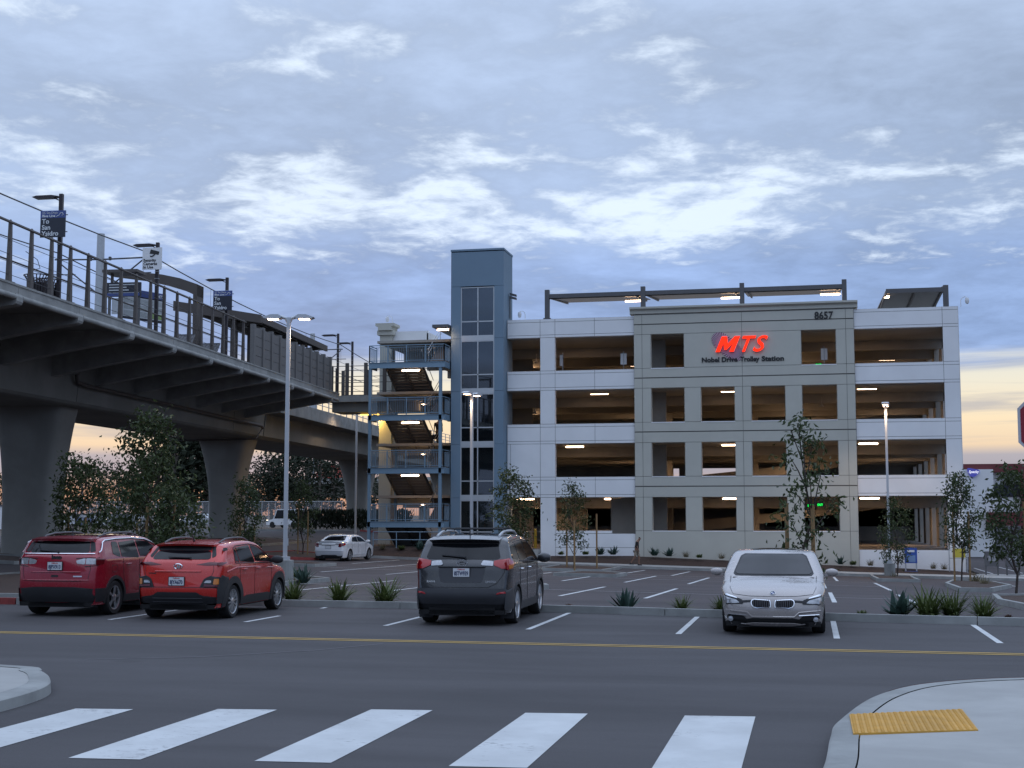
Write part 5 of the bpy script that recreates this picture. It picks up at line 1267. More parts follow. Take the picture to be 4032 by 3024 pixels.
    def spoiler(s, y0, y1, z, w, mat, th=.05, drop=.03):
        mb = MB(); A = [i / 10 - 1 for i in range(21)]; f = s.b
        rows = [[f.topp(a * w, y1, .012) for a in A], [(a * w * .99, y0 + .10 * a * a, z - .02 * a * a) for a in A], [(a * w * .97, y0 + .03 + .10 * a * a, z - th - .02 * a * a) for a in A], [(a * w * .95, y1 - .05 + .05 * a * a, z - th - drop - .02 * a * a) for a in A]]
        mb.grid(rows); mb.add([r[0] for r in rows], [(0, 1, 2, 3)]); mb.add([r[-1] for r in rows], [(0, 1, 2, 3)]); s.put(mb, 'spoiler', mat)
    def exhaust(s, x, y, z): s.put(MB().tube([(x, y + .4, z), (x, y, z)], .035, 10), 'exhaust_pipe', M_rimd)

# ------------------------------------------------------------------ dark red compact SUV
B = Body([(-2.08, .28), (-2.15, .42), (-2.19, .60), (-2.19, .80), (-2.165, 1.02), (-2.12, 1.20), (-2.07, 1.27), (-1.97, 1.43), (-1.88, 1.545), (-1.74, 1.600), (-1.35, 1.625), (-.6, 1.645), (.1, 1.625), (.48, 1.565), (.78, 1.40), (1.12, 1.165), (1.26, 1.10), (1.65, 1.06), (1.98, .99), (2.13, .88), (2.18, .68), (2.17, .45), (2.08, .28)],
         1.83, 1.14, .27, rear=(.45, .13), front=(.6, .14))
C = Car('red_suv', 'dark red SUV with chrome window line, leftmost parked car', (-15.5, 28.47, 0), math.radians(1.5), B, P_dred, (-1.33, 1.31), .352, 1.03, spokes=5, rimmat=M_rim, rim=.70)
C.patch('rear_window', M_glassd, [(-.66, 1.285), (.66, 1.285), (.60, 1.51), (-.60, 1.51)], 'rear', r=.05, sg=1)
C.patch('rear_quarter_trim', M_trim, [(.67, 1.29), (.78, 1.30), (.70, 1.50), (.61, 1.51)], 'rear', r=.02)
C.line('chrome_strip', M_chrome, [(-.78, 1.262), (.78, 1.262)], 'rear', .028, .008, sg=1)
C.line('chrome_strip', M_chrome, [(-1.98, 1.29), (-1.90, 1.33), (-1.84, 1.42), (-1.80, 1.49), (-1.70, 1.53), (-1.2, 1.556), (-.5, 1.562), (.1, 1.53), (.45, 1.46), (.80, 1.27), (.98, 1.14)], 'side', .032, .010)
C.patch('quarter_window', M_glassd, [(-1.45, 1.24), (-1.13, 1.175), (-1.16, 1.50), (-1.42, 1.50)], 'side', r=.04)
C.patch('rear_door_window', M_glassd, [(-1.08, 1.17), (-.30, 1.145), (-.36, 1.52), (-1.10, 1.51)], 'side', r=.03)
C.patch('front_door_window', M_glassd, [(-.23, 1.145), (.84, 1.14), (.50, 1.38), (.22, 1.49), (-.30, 1.52)], 'side', r=.03)
C.patch('windscreen', M_glassd, [(-.70, 1.17), (.70, 1.17), (.58, 1.55), (-.58, 1.55)], 'front', r=.05, sg=1)
C.patch('sunroof', M_glassd, [(-.48, -1.25), (.48, -1.25), (.48, .1), (-.48, .1)], 'top', r=.06, sg=1, off=.008)
C.spoiler(-2.02, -1.62, 1.575, .70, P_dred)
C.rails(.60, -1.55, .25, M_dsteel)
C.patch('tail_lamp', M_clear, [(.43, 1.13), (.62, 1.18), (.62, 1.05), (.46, 1.06)], 'rear', r=.02); C.patch('tail_lamp', M_clear, [(.635, 1.18), (.86, 1.175), (.865, 1.04), (.635, 1.045)], 'rear', r=.02)
C.patch('tail_lamp', M_taild, [(-2.08, 1.18), (-1.84, 1.16), (-1.86, 1.06), (-2.08, 1.03)], 'side', r=.03)
for z, x0, x1 in ((1.19, .42, .87), (1.03, .62, .87)): C.line('lamp_surround', M_trim, [(x0, z - .02), (x1, z)], 'rear', .016)
C.patch('bumper_cladding', M_trim, [(-.84, .30), (.84, .30), (.88, .56), (.45, .60), (-.45, .60), (-.88, .56)], 'rear', off=.02, r=.03, sg=1)
C.patch('sill_cladding', M_trim, [(-.95, .25), (.94, .25), (.93, .40), (-.94, .40)], 'side', off=.012, r=0)
C.patch('rear_side_cladding', M_trim, [(-2.05, .30), (-1.72, .30), (-1.70, .57), (-2.08, .57)], 'side', off=.014, r=0)
for y in (-1.33, 1.31): C.arch(y, .405, .475, M_trim)
C.line('tailgate_seam', M_trim, [(-.72, 1.25), (-.74, .95), (-.70, .74), (-.5, .715), (.5, .715), (.70, .74), (.74, .95), (.72, 1.25)], 'rear', .010, .001, sg=1)
C.line('body_crease', P_dred, [(-.72, .735), (.72, .735)], 'rear', .022, .004, sg=1); C.line('body_crease', P_dred, [(-.55, .90), (.55, .90)], 'rear', .02, .004, sg=1)
for p in ([(-1.02, 1.14), (-1.00, .95), (-.88, .42)], [(-.27, 1.12), (-.22, .42)], [(.82, 1.12), (.88, .8), (.86, .42)]): C.line('door_seam', M_trim, p, 'side', .010, .001)
C.line('fuel_flap_seam', M_trim, [(-1.52, 1.02), (-1.28, 1.02), (-1.30, .88), (-1.50, .88), (-1.52, 1.02)], 'side', .008, .001, sg=1)
C.handles((-.80, .02), 1.03, P_dred); C.mirror(.86, 1.16, M_trim)
C.wiper(-.42, .02, 1.32, 1.29); C.antenna(-1.5, .24, 0); C.plate('8JPX913', 1.02, 'rear')
y = B.end(0, 1.19, .008, 'rear')[1]; put_text('badge', 'Jeep', .13, M_trim, C.root, (0, y, 1.155), .004, .006)
C.patch('model_badge', M_chrome, [(.40, .80), (.58, .80), (.58, .825), (.40, .825)], 'rear', r=0, sg=1, nr=2, nc=4)
C.patch('tow_recess', M_trim, [(-.08, .80), (.08, .80), (.08, .84), (-.08, .84)], 'rear', r=.01, sg=1, nr=2, nc=4)

# ------------------------------------------------------------------ bright red crossover
B = Body([(-1.96, .30), (-2.03, .42), (-2.07, .56), (-2.065, .70), (-2.03, .90), (-1.985, 1.06), (-1.93, 1.155), (-1.76, 1.32), (-1.63, 1.435), (-1.48, 1.490), (-1.0, 1.535), (-.4, 1.548), (.1, 1.525), (.42, 1.46), (.75, 1.27), (1.05, 1.07), (1.20, 1.02), (1.6, .965), (1.90, .87), (2.03, .72), (2.07, .55), (2.05, .40), (1.97, .28)],
         1.80, 1.06, .34, rear=(.45, .14), front=(.6, .15))
C = Car('red_crossover', 'bright red crossover with black arches and slim tail lamps', (-12.62, 28.05, 0), math.radians(2.0), B, P_red, (-1.31, 1.29), .332, 1.03, spokes=12, rim=.74)
C.patch('rear_window', M_glassd, [(-.62, 1.175), (.62, 1.175), (.56, 1.34), (-.56, 1.34)], 'rear', r=.06, sg=1)
C.patch('rear_window_band', M_trim, [(-.56, 1.345), (.56, 1.345), (.53, 1.445), (-.53, 1.445)], 'rear', r=.02, sg=1)
C.patch('rear_quarter_trim', M_trim, [(.63, 1.20), (.70, 1.24), (.60, 1.45), (.54, 1.445)], 'rear', r=.02)
C.patch('roof_pillar_trim', M_trim, [(-1.70, 1.335), (-1.46, 1.35), (-1.42, 1.40), (-1.62, 1.40)], 'side', r=.02)
C.patch('quarter_window', M_glassd, [(-1.22, 1.11), (-1.03, 1.10), (-1.05, 1.385), (-1.10, 1.37)], 'side', r=.03)
C.patch('rear_door_window', M_glassd, [(-1.00, 1.095), (-.20, 1.075), (-.26, 1.43), (-1.02, 1.40)], 'side', r=.03)
C.patch('front_door_window', M_glassd, [(-.13, 1.075), (.82, 1.06), (.50, 1.25), (.20, 1.38), (-.20, 1.43)], 'side', r=.03)
C.line('window_seal', M_trim, [(-1.25, 1.09), (-.2, 1.062), (.88, 1.045), (.52, 1.27), (.2, 1.405), (-.25, 1.452), (-1.0, 1.425), (-1.14, 1.38), (-1.25, 1.09)], 'side', .02, .004)
C.patch('windscreen', M_glassd, [(-.68, 1.09), (.68, 1.09), (.56, 1.45), (-.56, 1.45)], 'front', r=.05, sg=1)
C.spoiler(-1.80, -1.42, 1.478, .62, P_red, th=.035)
C.rails(.58, -1.35, .2, M_dsteel)
C.patch('tail_lamp', M_taild, [(.36, 1.075), (.60, 1.055), (.84, 1.06), (.86, 1.115), (.62, 1.125)], 'rear', r=.01); C.patch('tail_lamp', M_taild, [(-1.98, 1.06), (-1.84, 1.07), (-1.66, 1.12), (-1.86, 1.125), (-1.97, 1.12)], 'side', r=.01)
C.patch('lamp_pod', M_trim, [(.47, .62), (.86, .61), (.87, .83), (.66, .86), (.55, .80)], 'rear', r=.03, off=.018)
C.patch('reversing_lamp', M_clear, [(.56, .72), (.70, .72), (.70, .77), (.60, .77)], 'rear', r=.01, off=.03); C.patch('turn_lamp', M_amber, [(.74, .69), (.83, .69), (.83, .80), (.75, .80)], 'rear', r=.01, off=.03)
C.patch('fog_lamp', M_taild, [(.56, .65), (.82, .645), (.82, .675), (.56, .70)], 'rear', r=.005, off=.028)
C.patch('bumper_cladding', M_trim, [(-.80, .31), (.80, .31), (.87, .44), (.50, .48), (.42, .545), (-.42, .545), (-.50, .48), (-.87, .44)], 'rear', off=.02, r=.02, sg=1)
for z in (.43, .36): C.line('bumper_slot', M_gtrim, [(-.52, z), (.52, z)], 'rear', .014, .024, sg=1)
C.patch('corner_cladding', M_trim, [(-1.98, .32), (-1.66, .32), (-1.60, .86), (-1.88, .87), (-1.98, .62)], 'side', off=.016, r=.01)
C.patch('sill_cladding', M_trim, [(-.93, .25), (.92, .25), (.90, .39), (.55, .42), (-.60, .42), (-.92, .36)], 'side', off=.014, r=0)
for y in (-1.31, 1.29): C.arch(y, .385, .52, M_trim, off=.022)
C.line('tailgate_seam', M_trim, [(-.70, 1.15), (-.72, .95), (-.62, .66), (-.45, .64), (.45, .64), (.62, .66), (.72, .95), (.70, 1.15)], 'rear', .010, .001, sg=1)
C.line('body_crease', P_red, [(-.48, .945), (.48, .945)], 'rear', .03, .006, sg=1); C.line('body_crease', P_red, [(-1.7, .93), (-1.2, 1.0), (-.2, .985), (.9, .93)], 'side', .03, .0)
for p in ([(-1.02, 1.06), (-1.0, .9), (-.86, .42)], [(-.17, 1.05), (-.14, .42)], [(.80, 1.04), (.85, .75), (.84, .42)]): C.line('door_seam', M_trim, p, 'side', .010, .001)
C.handles((-.78, -.0), .955, P_red); C.mirror(.76, 1.09, M_trim)
C.wiper(-.25, .22, 1.20, 1.19); C.antenna(-1.25, .16, -.12); C.plate('8JYA670', .755, 'rear', .02)
o = C.put(MB().lathe([(.048, 0), (.062, .012), (.072, 0)], (0, 0, 0), 20, axis='y'), 'emblem', M_chrome); q = B.end(0, 1.035, .012, 'rear'); o.location = q; o.scale = (1.35, 1, .9); o.rotation_euler = (-.2, 0, PI)
put_text('emblem_letter', 'H', .095, M_chrome, C.root, (q[0], q[1] - .012, q[2] - .035), .004, .008, .3)
C.patch('model_badge', M_chrome, [(-.62, .90), (-.46, .90), (-.46, .915), (-.62, .915)], 'rear', r=0, sg=1, nr=2, nc=4)

# ------------------------------------------------------------------ charcoal SUV
B = Body([(-2.13, .28), (-2.22, .42), (-2.285, .55), (-2.28, .68), (-2.235, .90), (-2.19, 1.10), (-2.13, 1.215), (-2.0, 1.42), (-1.90, 1.56), (-1.76, 1.635), (-1.4, 1.665), (-.7, 1.69), (-.1, 1.675), (.32, 1.61), (.70, 1.40), (1.08, 1.17), (1.25, 1.10), (1.65, 1.03), (2.02, .93), (2.20, .78), (2.27, .60), (2.24, .42), (2.15, .28)],
         1.845, 1.13, .29, rear=(.5, .15), front=(.65, .16))
C = Car('grey_suv', 'charcoal grey SUV with roof cross bars seen from behind', (-6.62, 27.98, 0), math.radians(1.8), B, P_grey, (-1.34, 1.32), .355, 1.03, spokes=5, rim=.73)
C.patch('rear_window', M_glassd, [(-.72, 1.225), (.72, 1.225), (.63, 1.53), (-.63, 1.53)], 'rear', r=.06, sg=1)
C.spoiler(-2.08, -1.64, 1.60, .68, P_grey, th=.03, drop=.05)
C.patch('spoiler_underside', M_trim, [(-.64, 1.50), (.64, 1.50), (.62, 1.575), (-.62, 1.575)], 'rear', r=.01, sg=1, off=.012)  # black underside of the spoiler as a thin trim patch
C.patch('quarter_window', M_glassd, [(-1.86, 1.24), (-1.20, 1.20), (-1.28, 1.50), (-1.66, 1.49)], 'side', r=.04)
C.patch('rear_door_window', M_glassd, [(-1.12, 1.195), (-.34, 1.16), (-.42, 1.545), (-1.20, 1.51)], 'side', r=.03)
C.patch('front_door_window', M_glassd, [(-.26, 1.155), (.86, 1.13), (.52, 1.36), (.18, 1.51), (-.34, 1.545)], 'side', r=.03)
C.line('window_seal', M_trim, [(-1.18, 1.18), (-.3, 1.145), (.92, 1.115), (.54, 1.38), (.18, 1.535), (-.4, 1.568), (-1.3, 1.53)], 'side', .018, .004)
C.patch('windscreen', M_glassd, [(-.70, 1.18), (.70, 1.18), (.58, 1.60), (-.58, 1.60)], 'front', r=.05, sg=1)
C.patch('sunroof', M_glassd, [(-.45, -1.0), (.45, -1.0), (.45, .1), (-.45, .1)], 'top', r=.06, sg=1, off=.008)
C.rails(.60, -1.62, .28, M_galv, h=.07, r=.026)
for yb in (-1.05, -.25): p = B.topp(0, yb, 0); C.put(MB().tube([(-.62, yb, p[2] + .04), (-.55, yb, p[2] + .10), (.55, yb, p[2] + .10), (.62, yb, p[2] + .04)], .02, 6), 'cross_bar', M_trim)
C.patch('tail_lamp', M_tail, [(.60, 1.115), (.60, 1.20), (.885, 1.235), (.89, 1.03), (.78, 1.04)], 'rear', r=.015, off=.02); C.patch('tail_lamp', M_tail, [(-2.16, 1.03), (-1.93, 1.04), (-1.78, 1.16), (-1.95, 1.235), (-2.15, 1.22)], 'side', r=.02, off=.012)
C.patch('reversing_lamp', M_clear, [(.36, 1.13), (.40, 1.105), (.59, 1.10), (.59, 1.185), (.40, 1.20)], 'rear', r=.012, off=.02); C.patch('turn_lamp', M_amber, [(-2.10, 1.05), (-1.93, 1.06), (-1.90, 1.12), (-2.10, 1.12)], 'side', r=.01, off=.018)
C.line('garnish', M_trim, [(-.45, 1.085), (.45, 1.085)], 'rear', .028, .012, sg=1)
C.patch('plate_recess', M_gtrim, [(-.40, .80), (.40, .80), (.45, 1.07), (-.45, 1.07)], 'rear', r=.03, off=.003, sg=1)
C.patch('bumper', M_gtrim, [(-.88, .42), (.88, .42), (.905, .65), (.80, .69), (.66, .68), (.58, .60), (-.58, .60), (-.66, .68), (-.80, .69), (-.905, .65)], 'rear', off=.035, r=.02, sg=1, nr=14, nc=22)
C.patch('bumper_lower', M_trim, [(-.82, .26), (.82, .26), (.87, .415), (-.87, .415)], 'rear', off=.02, r=.02, sg=1)
C.patch('corner_bumper', M_gtrim, [(-2.20, .30), (-1.80, .30), (-1.76, .55), (-1.90, .69), (-2.20, .68)], 'side', off=.02, r=.02)
C.patch('reflector', M_tail, [(.66, .585), (.84, .59), (.83, .635), (.71, .63)], 'rear', r=.01, off=.045, nr=3)
C.patch('sill_cladding', M_gtrim, [(-.96, .25), (.95, .25), (.94, .40), (-.95, .40)], 'side', off=.014, r=0)
for y in (-1.34, 1.32): C.arch(y, .41, .455, M_gtrim, off=.014)
C.line('tailgate_seam', M_trim, [(-.80, 1.2), (-.80, .98), (-.66, .78), (-.50, .715), (.50, .715), (.66, .78), (.80, .98), (.80, 1.2)], 'rear', .012, .001, sg=1)
for p in ([(-1.16, 1.17), (-1.12, .95), (-.92, .42)], [(-.30, 1.13), (-.26, .42)], [(.84, 1.10), (.90, .8), (.88, .42)]): C.line('door_seam', M_trim, p, 'side', .010, .001)
C.handles((-.90, -.02), 1.02, M_chrome); C.mirror(.80, 1.17, P_grey, (.25, .14, .20))
C.wiper(-.40, .06, 1.285, 1.25); C.antenna(-1.45, .22, -.02); C.plate('8STW939', .985, 'rear', .02); C.exhaust(.55, -2.1, .25)
q = B.end(0, 1.15, .012, 'rear')
for sx, sz, dz in ((1.35, .95, 0), (.62, .95, 0), (.95, .45, .018)):
    o = C.put(MB().tube([(.072 * math.cos(2 * PI * i / 24), 0, .072 * math.sin(2 * PI * i / 24)) for i in range(25)], .009, 5, caps=False), 'emblem_ring', M_chrome); o.location = (q[0], q[1], q[2] + dz); o.scale = (sx, 1, sz)
for x0, x1, t in ((-.66, -.50, 'RAV4'), (.46, .66, 'LIMITED')):
    q = B.end((x0 + x1) / 2, .80, .012, 'rear'); put_text('model_badge', t, .05, M_chrome, C.root, (q[0], q[1], .80), .002, .003, fit=x1 - x0)
for x in (-.78, .78): C.put(MB().box(x - .13, x + .13, -1.78, -1.76, .12, .34), 'mud_flap', M_trim)

# ------------------------------------------------------------------ pale silver saloon, nose to the camera
B = Body([(-2.20, .30), (-2.28, .48), (-2.305, .66), (-2.29, .84), (-2.24, .99), (-1.95, 1.045), (-1.72, 1.075), (-1.35, 1.23), (-.98, 1.37), (-.62, 1.425), (-.15, 1.435), (.20, 1.405), (.45, 1.335), (.80, 1.165), (1.18, .985), (1.30, .955), (1.70, .885), (2.02, .795), (2.19, .705), (2.262, .62), (2.30, .50), (2.305, .38), (2.28, .26), (2.20, .17)],
         1.81, .96, .36, rear=(.55, .14), front=(.75, .20), crown=(.03, .16), rad=(.08, .09), zb=.19, tuck=.06)
C = Car('silver_sedan', 'pale silver sedan parked nose first toward the camera', (-.69, 27.07, 0), PI + math.radians(.5), B, P_silver, (-1.41, 1.40), .325, 1.02, spokes=10, rim=.72)
C.patch('windscreen', M_glassd, [(-.70, 1.00), (.70, 1.00), (.56, 1.335), (-.56, 1.335)], 'front', r=.06, sg=1, thick=.004, off=.010)
C.patch('windscreen_frame', M_trim, [(-.735, .975), (.735, .975), (.585, 1.355), (-.585, 1.355)], 'front', r=.06, sg=1, off=.002)
C.patch('rear_window', M_glassd, [(-.62, 1.10), (.62, 1.10), (.52, 1.36), (-.52, 1.36)], 'rear', r=.06, sg=1)
C.patch('rear_door_window', M_glassd, [(-1.22, 1.02), (-.34, 1.0), (-.38, 1.30), (-.98, 1.265)], 'side', r=.04); C.patch('front_door_window', M_glassd, [(-.27, 1.0), (.72, .985), (.42, 1.15), (.12, 1.275), (-.32, 1.30)], 'side', r=.03)
C.line('window_seal', M_trim, [(-1.25, 1.0), (-.3, .98), (.80, .965), (.44, 1.165), (.12, 1.30), (-.35, 1.325), (-1.0, 1.28)], 'side', .02, .004)
C.patch('sunroof', M_glassd, [(-.42, -.75), (.42, -.75), (.42, .02), (-.42, .02)], 'top', r=.05, sg=1, off=.008)
C.patch('headlamp', M_trim, [(.50, .535), (.80, .515), (.845, .56), (.86, .665), (.80, .695), (.52, .61)], 'front', r=.015, off=.010)
C.patch('headlamp_lens', M_clear, [(.56, .55), (.80, .53), (.83, .57), (.84, .64), (.62, .60)], 'front', r=.02, off=.018); C.patch('headlamp_brow', M_chrome, [(.60, .62), (.85, .66), (.80, .69), (.62, .64)], 'front', r=.005, off=.018, nr=4)
C.patch('headlamp', M_clear, [(2.02, .57), (1.82, .60), (1.80, .64), (2.0, .67)], 'side', r=.02, off=.008)
C.patch('grille_link', M_trim, [(.36, .565), (.52, .56), (.53, .60), (.36, .605)], 'front', r=.005, off=.012, nr=4)
for q in (-1, 1):
    C.patch('grille_surround', M_chrome, [(.025, .475), (.30, .465), (.365, .51), (.375, .58), (.34, .62), (.04, .615)], 'front', r=.04, off=.018, sg=q)
    g = C.patch('grille', M_wellb, [(.04, .488), (.295, .478), (.35, .515), (.358, .575), (.33, .605), (.05, .602)], 'front', r=.035, off=.026, sg=q)
    for k in range(8):
        x = q * (.07 + k * .036); C.put(MB().tube([B.end(x, .49, .03, 'front'), B.end(x, .545, .034, 'front'), B.end(x, .60, .03, 'front')], .006, 5), 'grille_bar', M_rimd, g)
C.line('hood_seam', M_trim, [(.76, .97), (.74, .80), (.68, .70), (.40, .672), (0, .668)], 'front', .009, .001)

C.patch('lower_grille', M_wellb, [(-.62, .225), (.62, .225), (.50, .275), (.36, .300), (-.36, .300), (-.50, .275)], 'front', r=.02, off=.006, sg=1)
C.patch('side_intake', M_wellb, [(.40, .235), (.66, .205), (.80, .235), (.795, .33), (.74, .365), (.50, .34)], 'front', r=.02, off=.010)
C.line('chrome_bar', M_chrome, [(.44, .348), (.78, .366)], 'front', .018, .018); C.line('bumper_crease', P_silver, [(0, .325), (.36, .325), (.44, .40), (.80, .43)], 'front', .03, .002)
for q in (-1, 1): p = B.end(q * .72, .30, .03, 'front'); o = C.put(MB().lathe([(.045, 0), (.04, .02), (0, .025)], n=14, axis='y'), 'fog_lamp', M_clear); o.location = p
C.patch('front_lip', P_silver, [(-.78, .165), (.78, .165), (.80, .205), (.45, .215), (.36, .235), (-.36, .235), (-.45, .215), (-.80, .205)], 'front', r=.01, off=.03, sg=1); C.patch('front_lip_trim', M_trim, [(-.34, .15), (.34, .15), (.40, .185), (-.40, .185)], 'front', r=.01, off=.036, sg=1, nr=4)  # silver lip, then a black plastic strip low at its centre
q = B.topp(0, 2.175, .006); rnd = C.put(MB().lathe([(.046, 0), (.046, .008), (.0, .011)], n=20), 'roundel', M_trim); rnd.location = q; rnd.rotation_euler = (math.radians(-52), 0, 0)
for k in range(4):
    a0 = PI / 2 * k; me = MB().add([(0, 0, .013)] + [(.030 * math.cos(a0 + PI / 2 * i / 6), .030 * math.sin(a0 + PI / 2 * i / 6), .012) for i in range(7)], [(0, i, i + 1) for i in range(1, 7)]).mesh('roundel_quarter', (M_blue, M_fwhite)[k % 2]); link_mesh('roundel_quarter', me, rnd)
o = link_mesh('roundel_ring', MB().tube([(.044 * math.cos(2 * PI * i / 24), .044 * math.sin(2 * PI * i / 24), .010) for i in range(25)], .004, 5, caps=False).mesh('roundel_ring', M_chrome), rnd)
for p in ([(-1.26, .98), (-1.2, .8), (-1.0, .35)], [(-.30, .97), (-.26, .35)], [(.80, .95), (.86, .7), (.85, .35)]): C.line('door_seam', M_trim, p, 'side', .010, .001)
C.handles((-1.0, -.05), .87, P_silver); C.mirror(.66, 1.015, P_silver, (.21, .13, .145))
for x in (-.36, .36):
    C.put(MB().hexa([(x - .22, -.1, .5), (x + .22, -.1, .5), (x + .22, .05, .55), (x - .22, .05, .55), (x - .2, -.3, 1.05), (x + .2, -.3, 1.05), (x + .2, -.18, 1.05), (x - .2, -.18, 1.05)]).box(x - .12, x + .12, -.34, -.24, 1.06, 1.22), 'seat', M_seat, smooth=False)
C.put(MB().hexa([(-.72, .75, .80), (.72, .75, .80), (.72, 1.15, .88), (-.72, 1.15, .88), (-.72, .75, .93), (.72, .75, .93), (.72, 1.15, .955), (-.72, 1.15, .955)]), 'dashboard', M_seat, smooth=False)
C.put(MB().tube([(-.36 + .18 * math.cos(2 * PI * i / 20), .62 + .05 * math.sin(2 * PI * i / 20), .93 + .17 * math.sin(2 * PI * i / 20)) for i in range(21)], .014, 6, caps=False), 'steering_wheel', M_trim)

# ------------------------------------------------------------------ white saloon farther off
B = Body([(-2.28, .28), (-2.36, .46), (-2.395, .64), (-2.37, .86), (-2.31, 1.03), (-2.20, 1.075), (-1.78, 1.105), (-1.40, 1.25), (-1.02, 1.39), (-.60, 1.455), (-.1, 1.47), (.25, 1.44), (.55, 1.36), (.95, 1.17), (1.30, 1.02), (1.45, .98), (1.85, .90), (2.20, .80), (2.36, .66), (2.40, .48), (2.38, .32), (2.3, .22)],
         1.82, 1.02, .34, rear=(.5, .12), front=(.7, .16), zb=.2, tuck=.05)
C = Car('white_sedan', 'white sedan with red tail lamps parked below the stair tower', (-25.9, 74.85, gz(-25.9, 74.8)), math.radians(-4), B, P_cwhite, (-1.39, 1.385), .335, 1.0, spokes=10, rim=.70)
C.patch('rear_window', M_glassd, [(-.64, 1.13), (.64, 1.13), (.52, 1.39), (-.52, 1.39)], 'rear', r=.06, sg=1)
C.patch('rear_door_window', M_glassd, [(-1.20, 1.06), (-.30, 1.05), (-.34, 1.345), (-.95, 1.32)], 'side', r=.05); C.patch('front_door_window', M_glassd, [(-.25, 1.05), (.86, 1.03), (.52, 1.20), (.2, 1.32), (-.30, 1.345)], 'side', r=.03)
C.patch('windscreen', M_glassd, [(-.68, 1.05), (.68, 1.05), (.56, 1.38), (-.56, 1.38)], 'front', r=.05, sg=1)
C.patch('tail_lamp', M_taild, [(.58, .79), (.70, .78), (.87, .86), (.87, 1.0), (.62, 1.0)], 'rear', r=.01, off=.012); C.patch('tail_lamp', M_tail, [(-2.27, .85), (-2.05, .92), (-2.05, 1.0), (-2.25, 1.0)], 'side', r=.02)
C.patch('reversing_lamp', M_clear, [(.40, .92), (.60, .90), (.61, 1.0), (.42, 1.0)], 'rear', r=.01, off=.012)
C.line('chrome_strip', M_chrome, [(-.40, .905), (.40, .905)], 'rear', .03, .01, sg=1); C.patch('bumper_trim', M_trim, [(-.55, .27), (.55, .27), (.45, .36), (-.45, .36)], 'rear', r=.02, off=.01, sg=1, nr=4)  # chrome strip, then a black plastic patch low on the bumper
C.line('bumper_crease', P_cwhite, [(-.85, .60), (.85, .60)], 'rear', .04, .004, sg=1); C.spoiler(-2.36, -2.05, 1.115, .70, P_cwhite, th=.03, drop=.01)
for y in (-1.39, 1.385): C.arch(y, .39, .42, P_cwhite, off=.010)
for p in ([(-1.2, 1.03), (-1.0, .36)], [(-.28, 1.03), (-.24, .36)], [(.86, 1.0), (.9, .36)]): C.line('door_seam', M_trim, p, 'side', .012, .001)
C.line('sill_line', P_cwhite, [(-.95, .36), (.95, .36)], 'side', .03, .01)
C.handles((-.9, -.02), .93, P_cwhite); C.mirror(.82, 1.06, P_cwhite); C.plate('', .79, 'rear', .02); C.exhaust(-.3, -2.3, .24)
# ================================================================== LAMPS, SIGNS, PEOPLE
M_lpole = pmat('pale_grey_pole', (0.50, 0.53, 0.56), .4, .2, var=.05, scale=4)
def pole_lamp(x, y, h, label, heads, base=.8, ang=0.0):
    z = gz(x, y); o = thing('parking_lamp', label, 'street lamp', (x, y, z), ang, 'pole lamps of the lot')
    if base: MB().lathe([(.30, -.3), (.30, base), (.0, base)], n=20).put('concrete_base', M_conc, o, world=False)
    MB().box(-.15, .15, -.15, .15, base, base + .12).put('base_cover', M_lpole, o, world=False)
    MB().box(-.065, .065, -.065, .065, base + .1, h).put('pole', M_lpole, o, world=False)
    MB().box(.065, .10, -.04, .04, base + .5, base + .75).put('hand_hole', M_lpole, o, world=False)
    for s in heads:
        MB().tube([(0, 0, h - .22), (.10 * s, 0, h - .02), (.3 * s, 0, h + .04)], .06, 8).put('arm', M_lpole, o, world=False)
        MB().prism([(.22 * s, .02), (.35 * s, .10), (.62 * s, .10), (.90 * s, .0), (.80 * s, -.05), (.30 * s, -.05)], -.19, .19, lambda p, q: (p[0], q, h + p[1])).put('lamp_head', M_lpole, o, world=False)
        MB().box(.38 * s - .13 * (s < 0) * 0, .38 * s + .34 * s, -.13, .13, h - .075, h - .05).put('lens', M_tube, o, world=False)
        ld = bpy.data.lights.new('pole_light', 'SPOT'); ld.energy = 260; ld.color = (1, .70, .45); ld.spot_size = math.radians(150); ld.spot_blend = .6; ld.shadow_soft_size = .15
        q = bpy.data.objects.new('lamp', ld); COL.objects.link(q); q.parent = o; q.location = (.55 * s, 0, h - .12)
    return o
pole_lamp(-17.75, 45, 9.25, 'pale double headed lamp pole on a concrete base beside the viaduct', (-1, 1), ang=.2)
pole_lamp(-17.3, 70, 9.1, 'pale lamp pole in front of the lift tower windows', (-1, 1), ang=1.35)
pole_lamp(4.25, 79, 9.6, 'pale lamp pole in front of the right white wing', (-1, 1), ang=1.5)
pole_lamp(-33.8, 100, 10.0, 'unlit looking pale lamp pole under the viaduct behind the white sedan', (-1,), base=.05)
sg = thing('stop_sign', 'red stop sign with white border cut by the right picture edge', 'sign', (2.27, 13.3, .15), math.radians(-12))
oc = [(.38 * math.cos(PI / 8 + PI / 4 * i) * 1.082, .38 * math.sin(PI / 8 + PI / 4 * i) * 1.082) for i in range(8)]
MB().prism(oc, -.006, .0, lambda p, q: (p[0], q, 2.78 + p[1])).put('border', pmat('sign_border', (.45, .45, .48), .5, var=.05), sg, world=False)
MB().prism([(a * .93, b * .93) for a, b in oc], -.010, -.0065, lambda p, q: (p[0], q, 2.78 + p[1])).put('face', pmat('stop_red', (.22, .010, .022), .5, var=.05), sg, world=False)
put_text('word', 'STOP', .34, M_signw, sg, (0, -.014, 2.66), .002, .01, fit=.58); MB().box(-.03, .03, .002, .05, 0, 3.1).put('post', M_galv, sg, world=False)
nb = thing('news_box', 'blue newspaper box standing against the right white wing', 'newspaper box', (5.65, 82.9, -1.18))
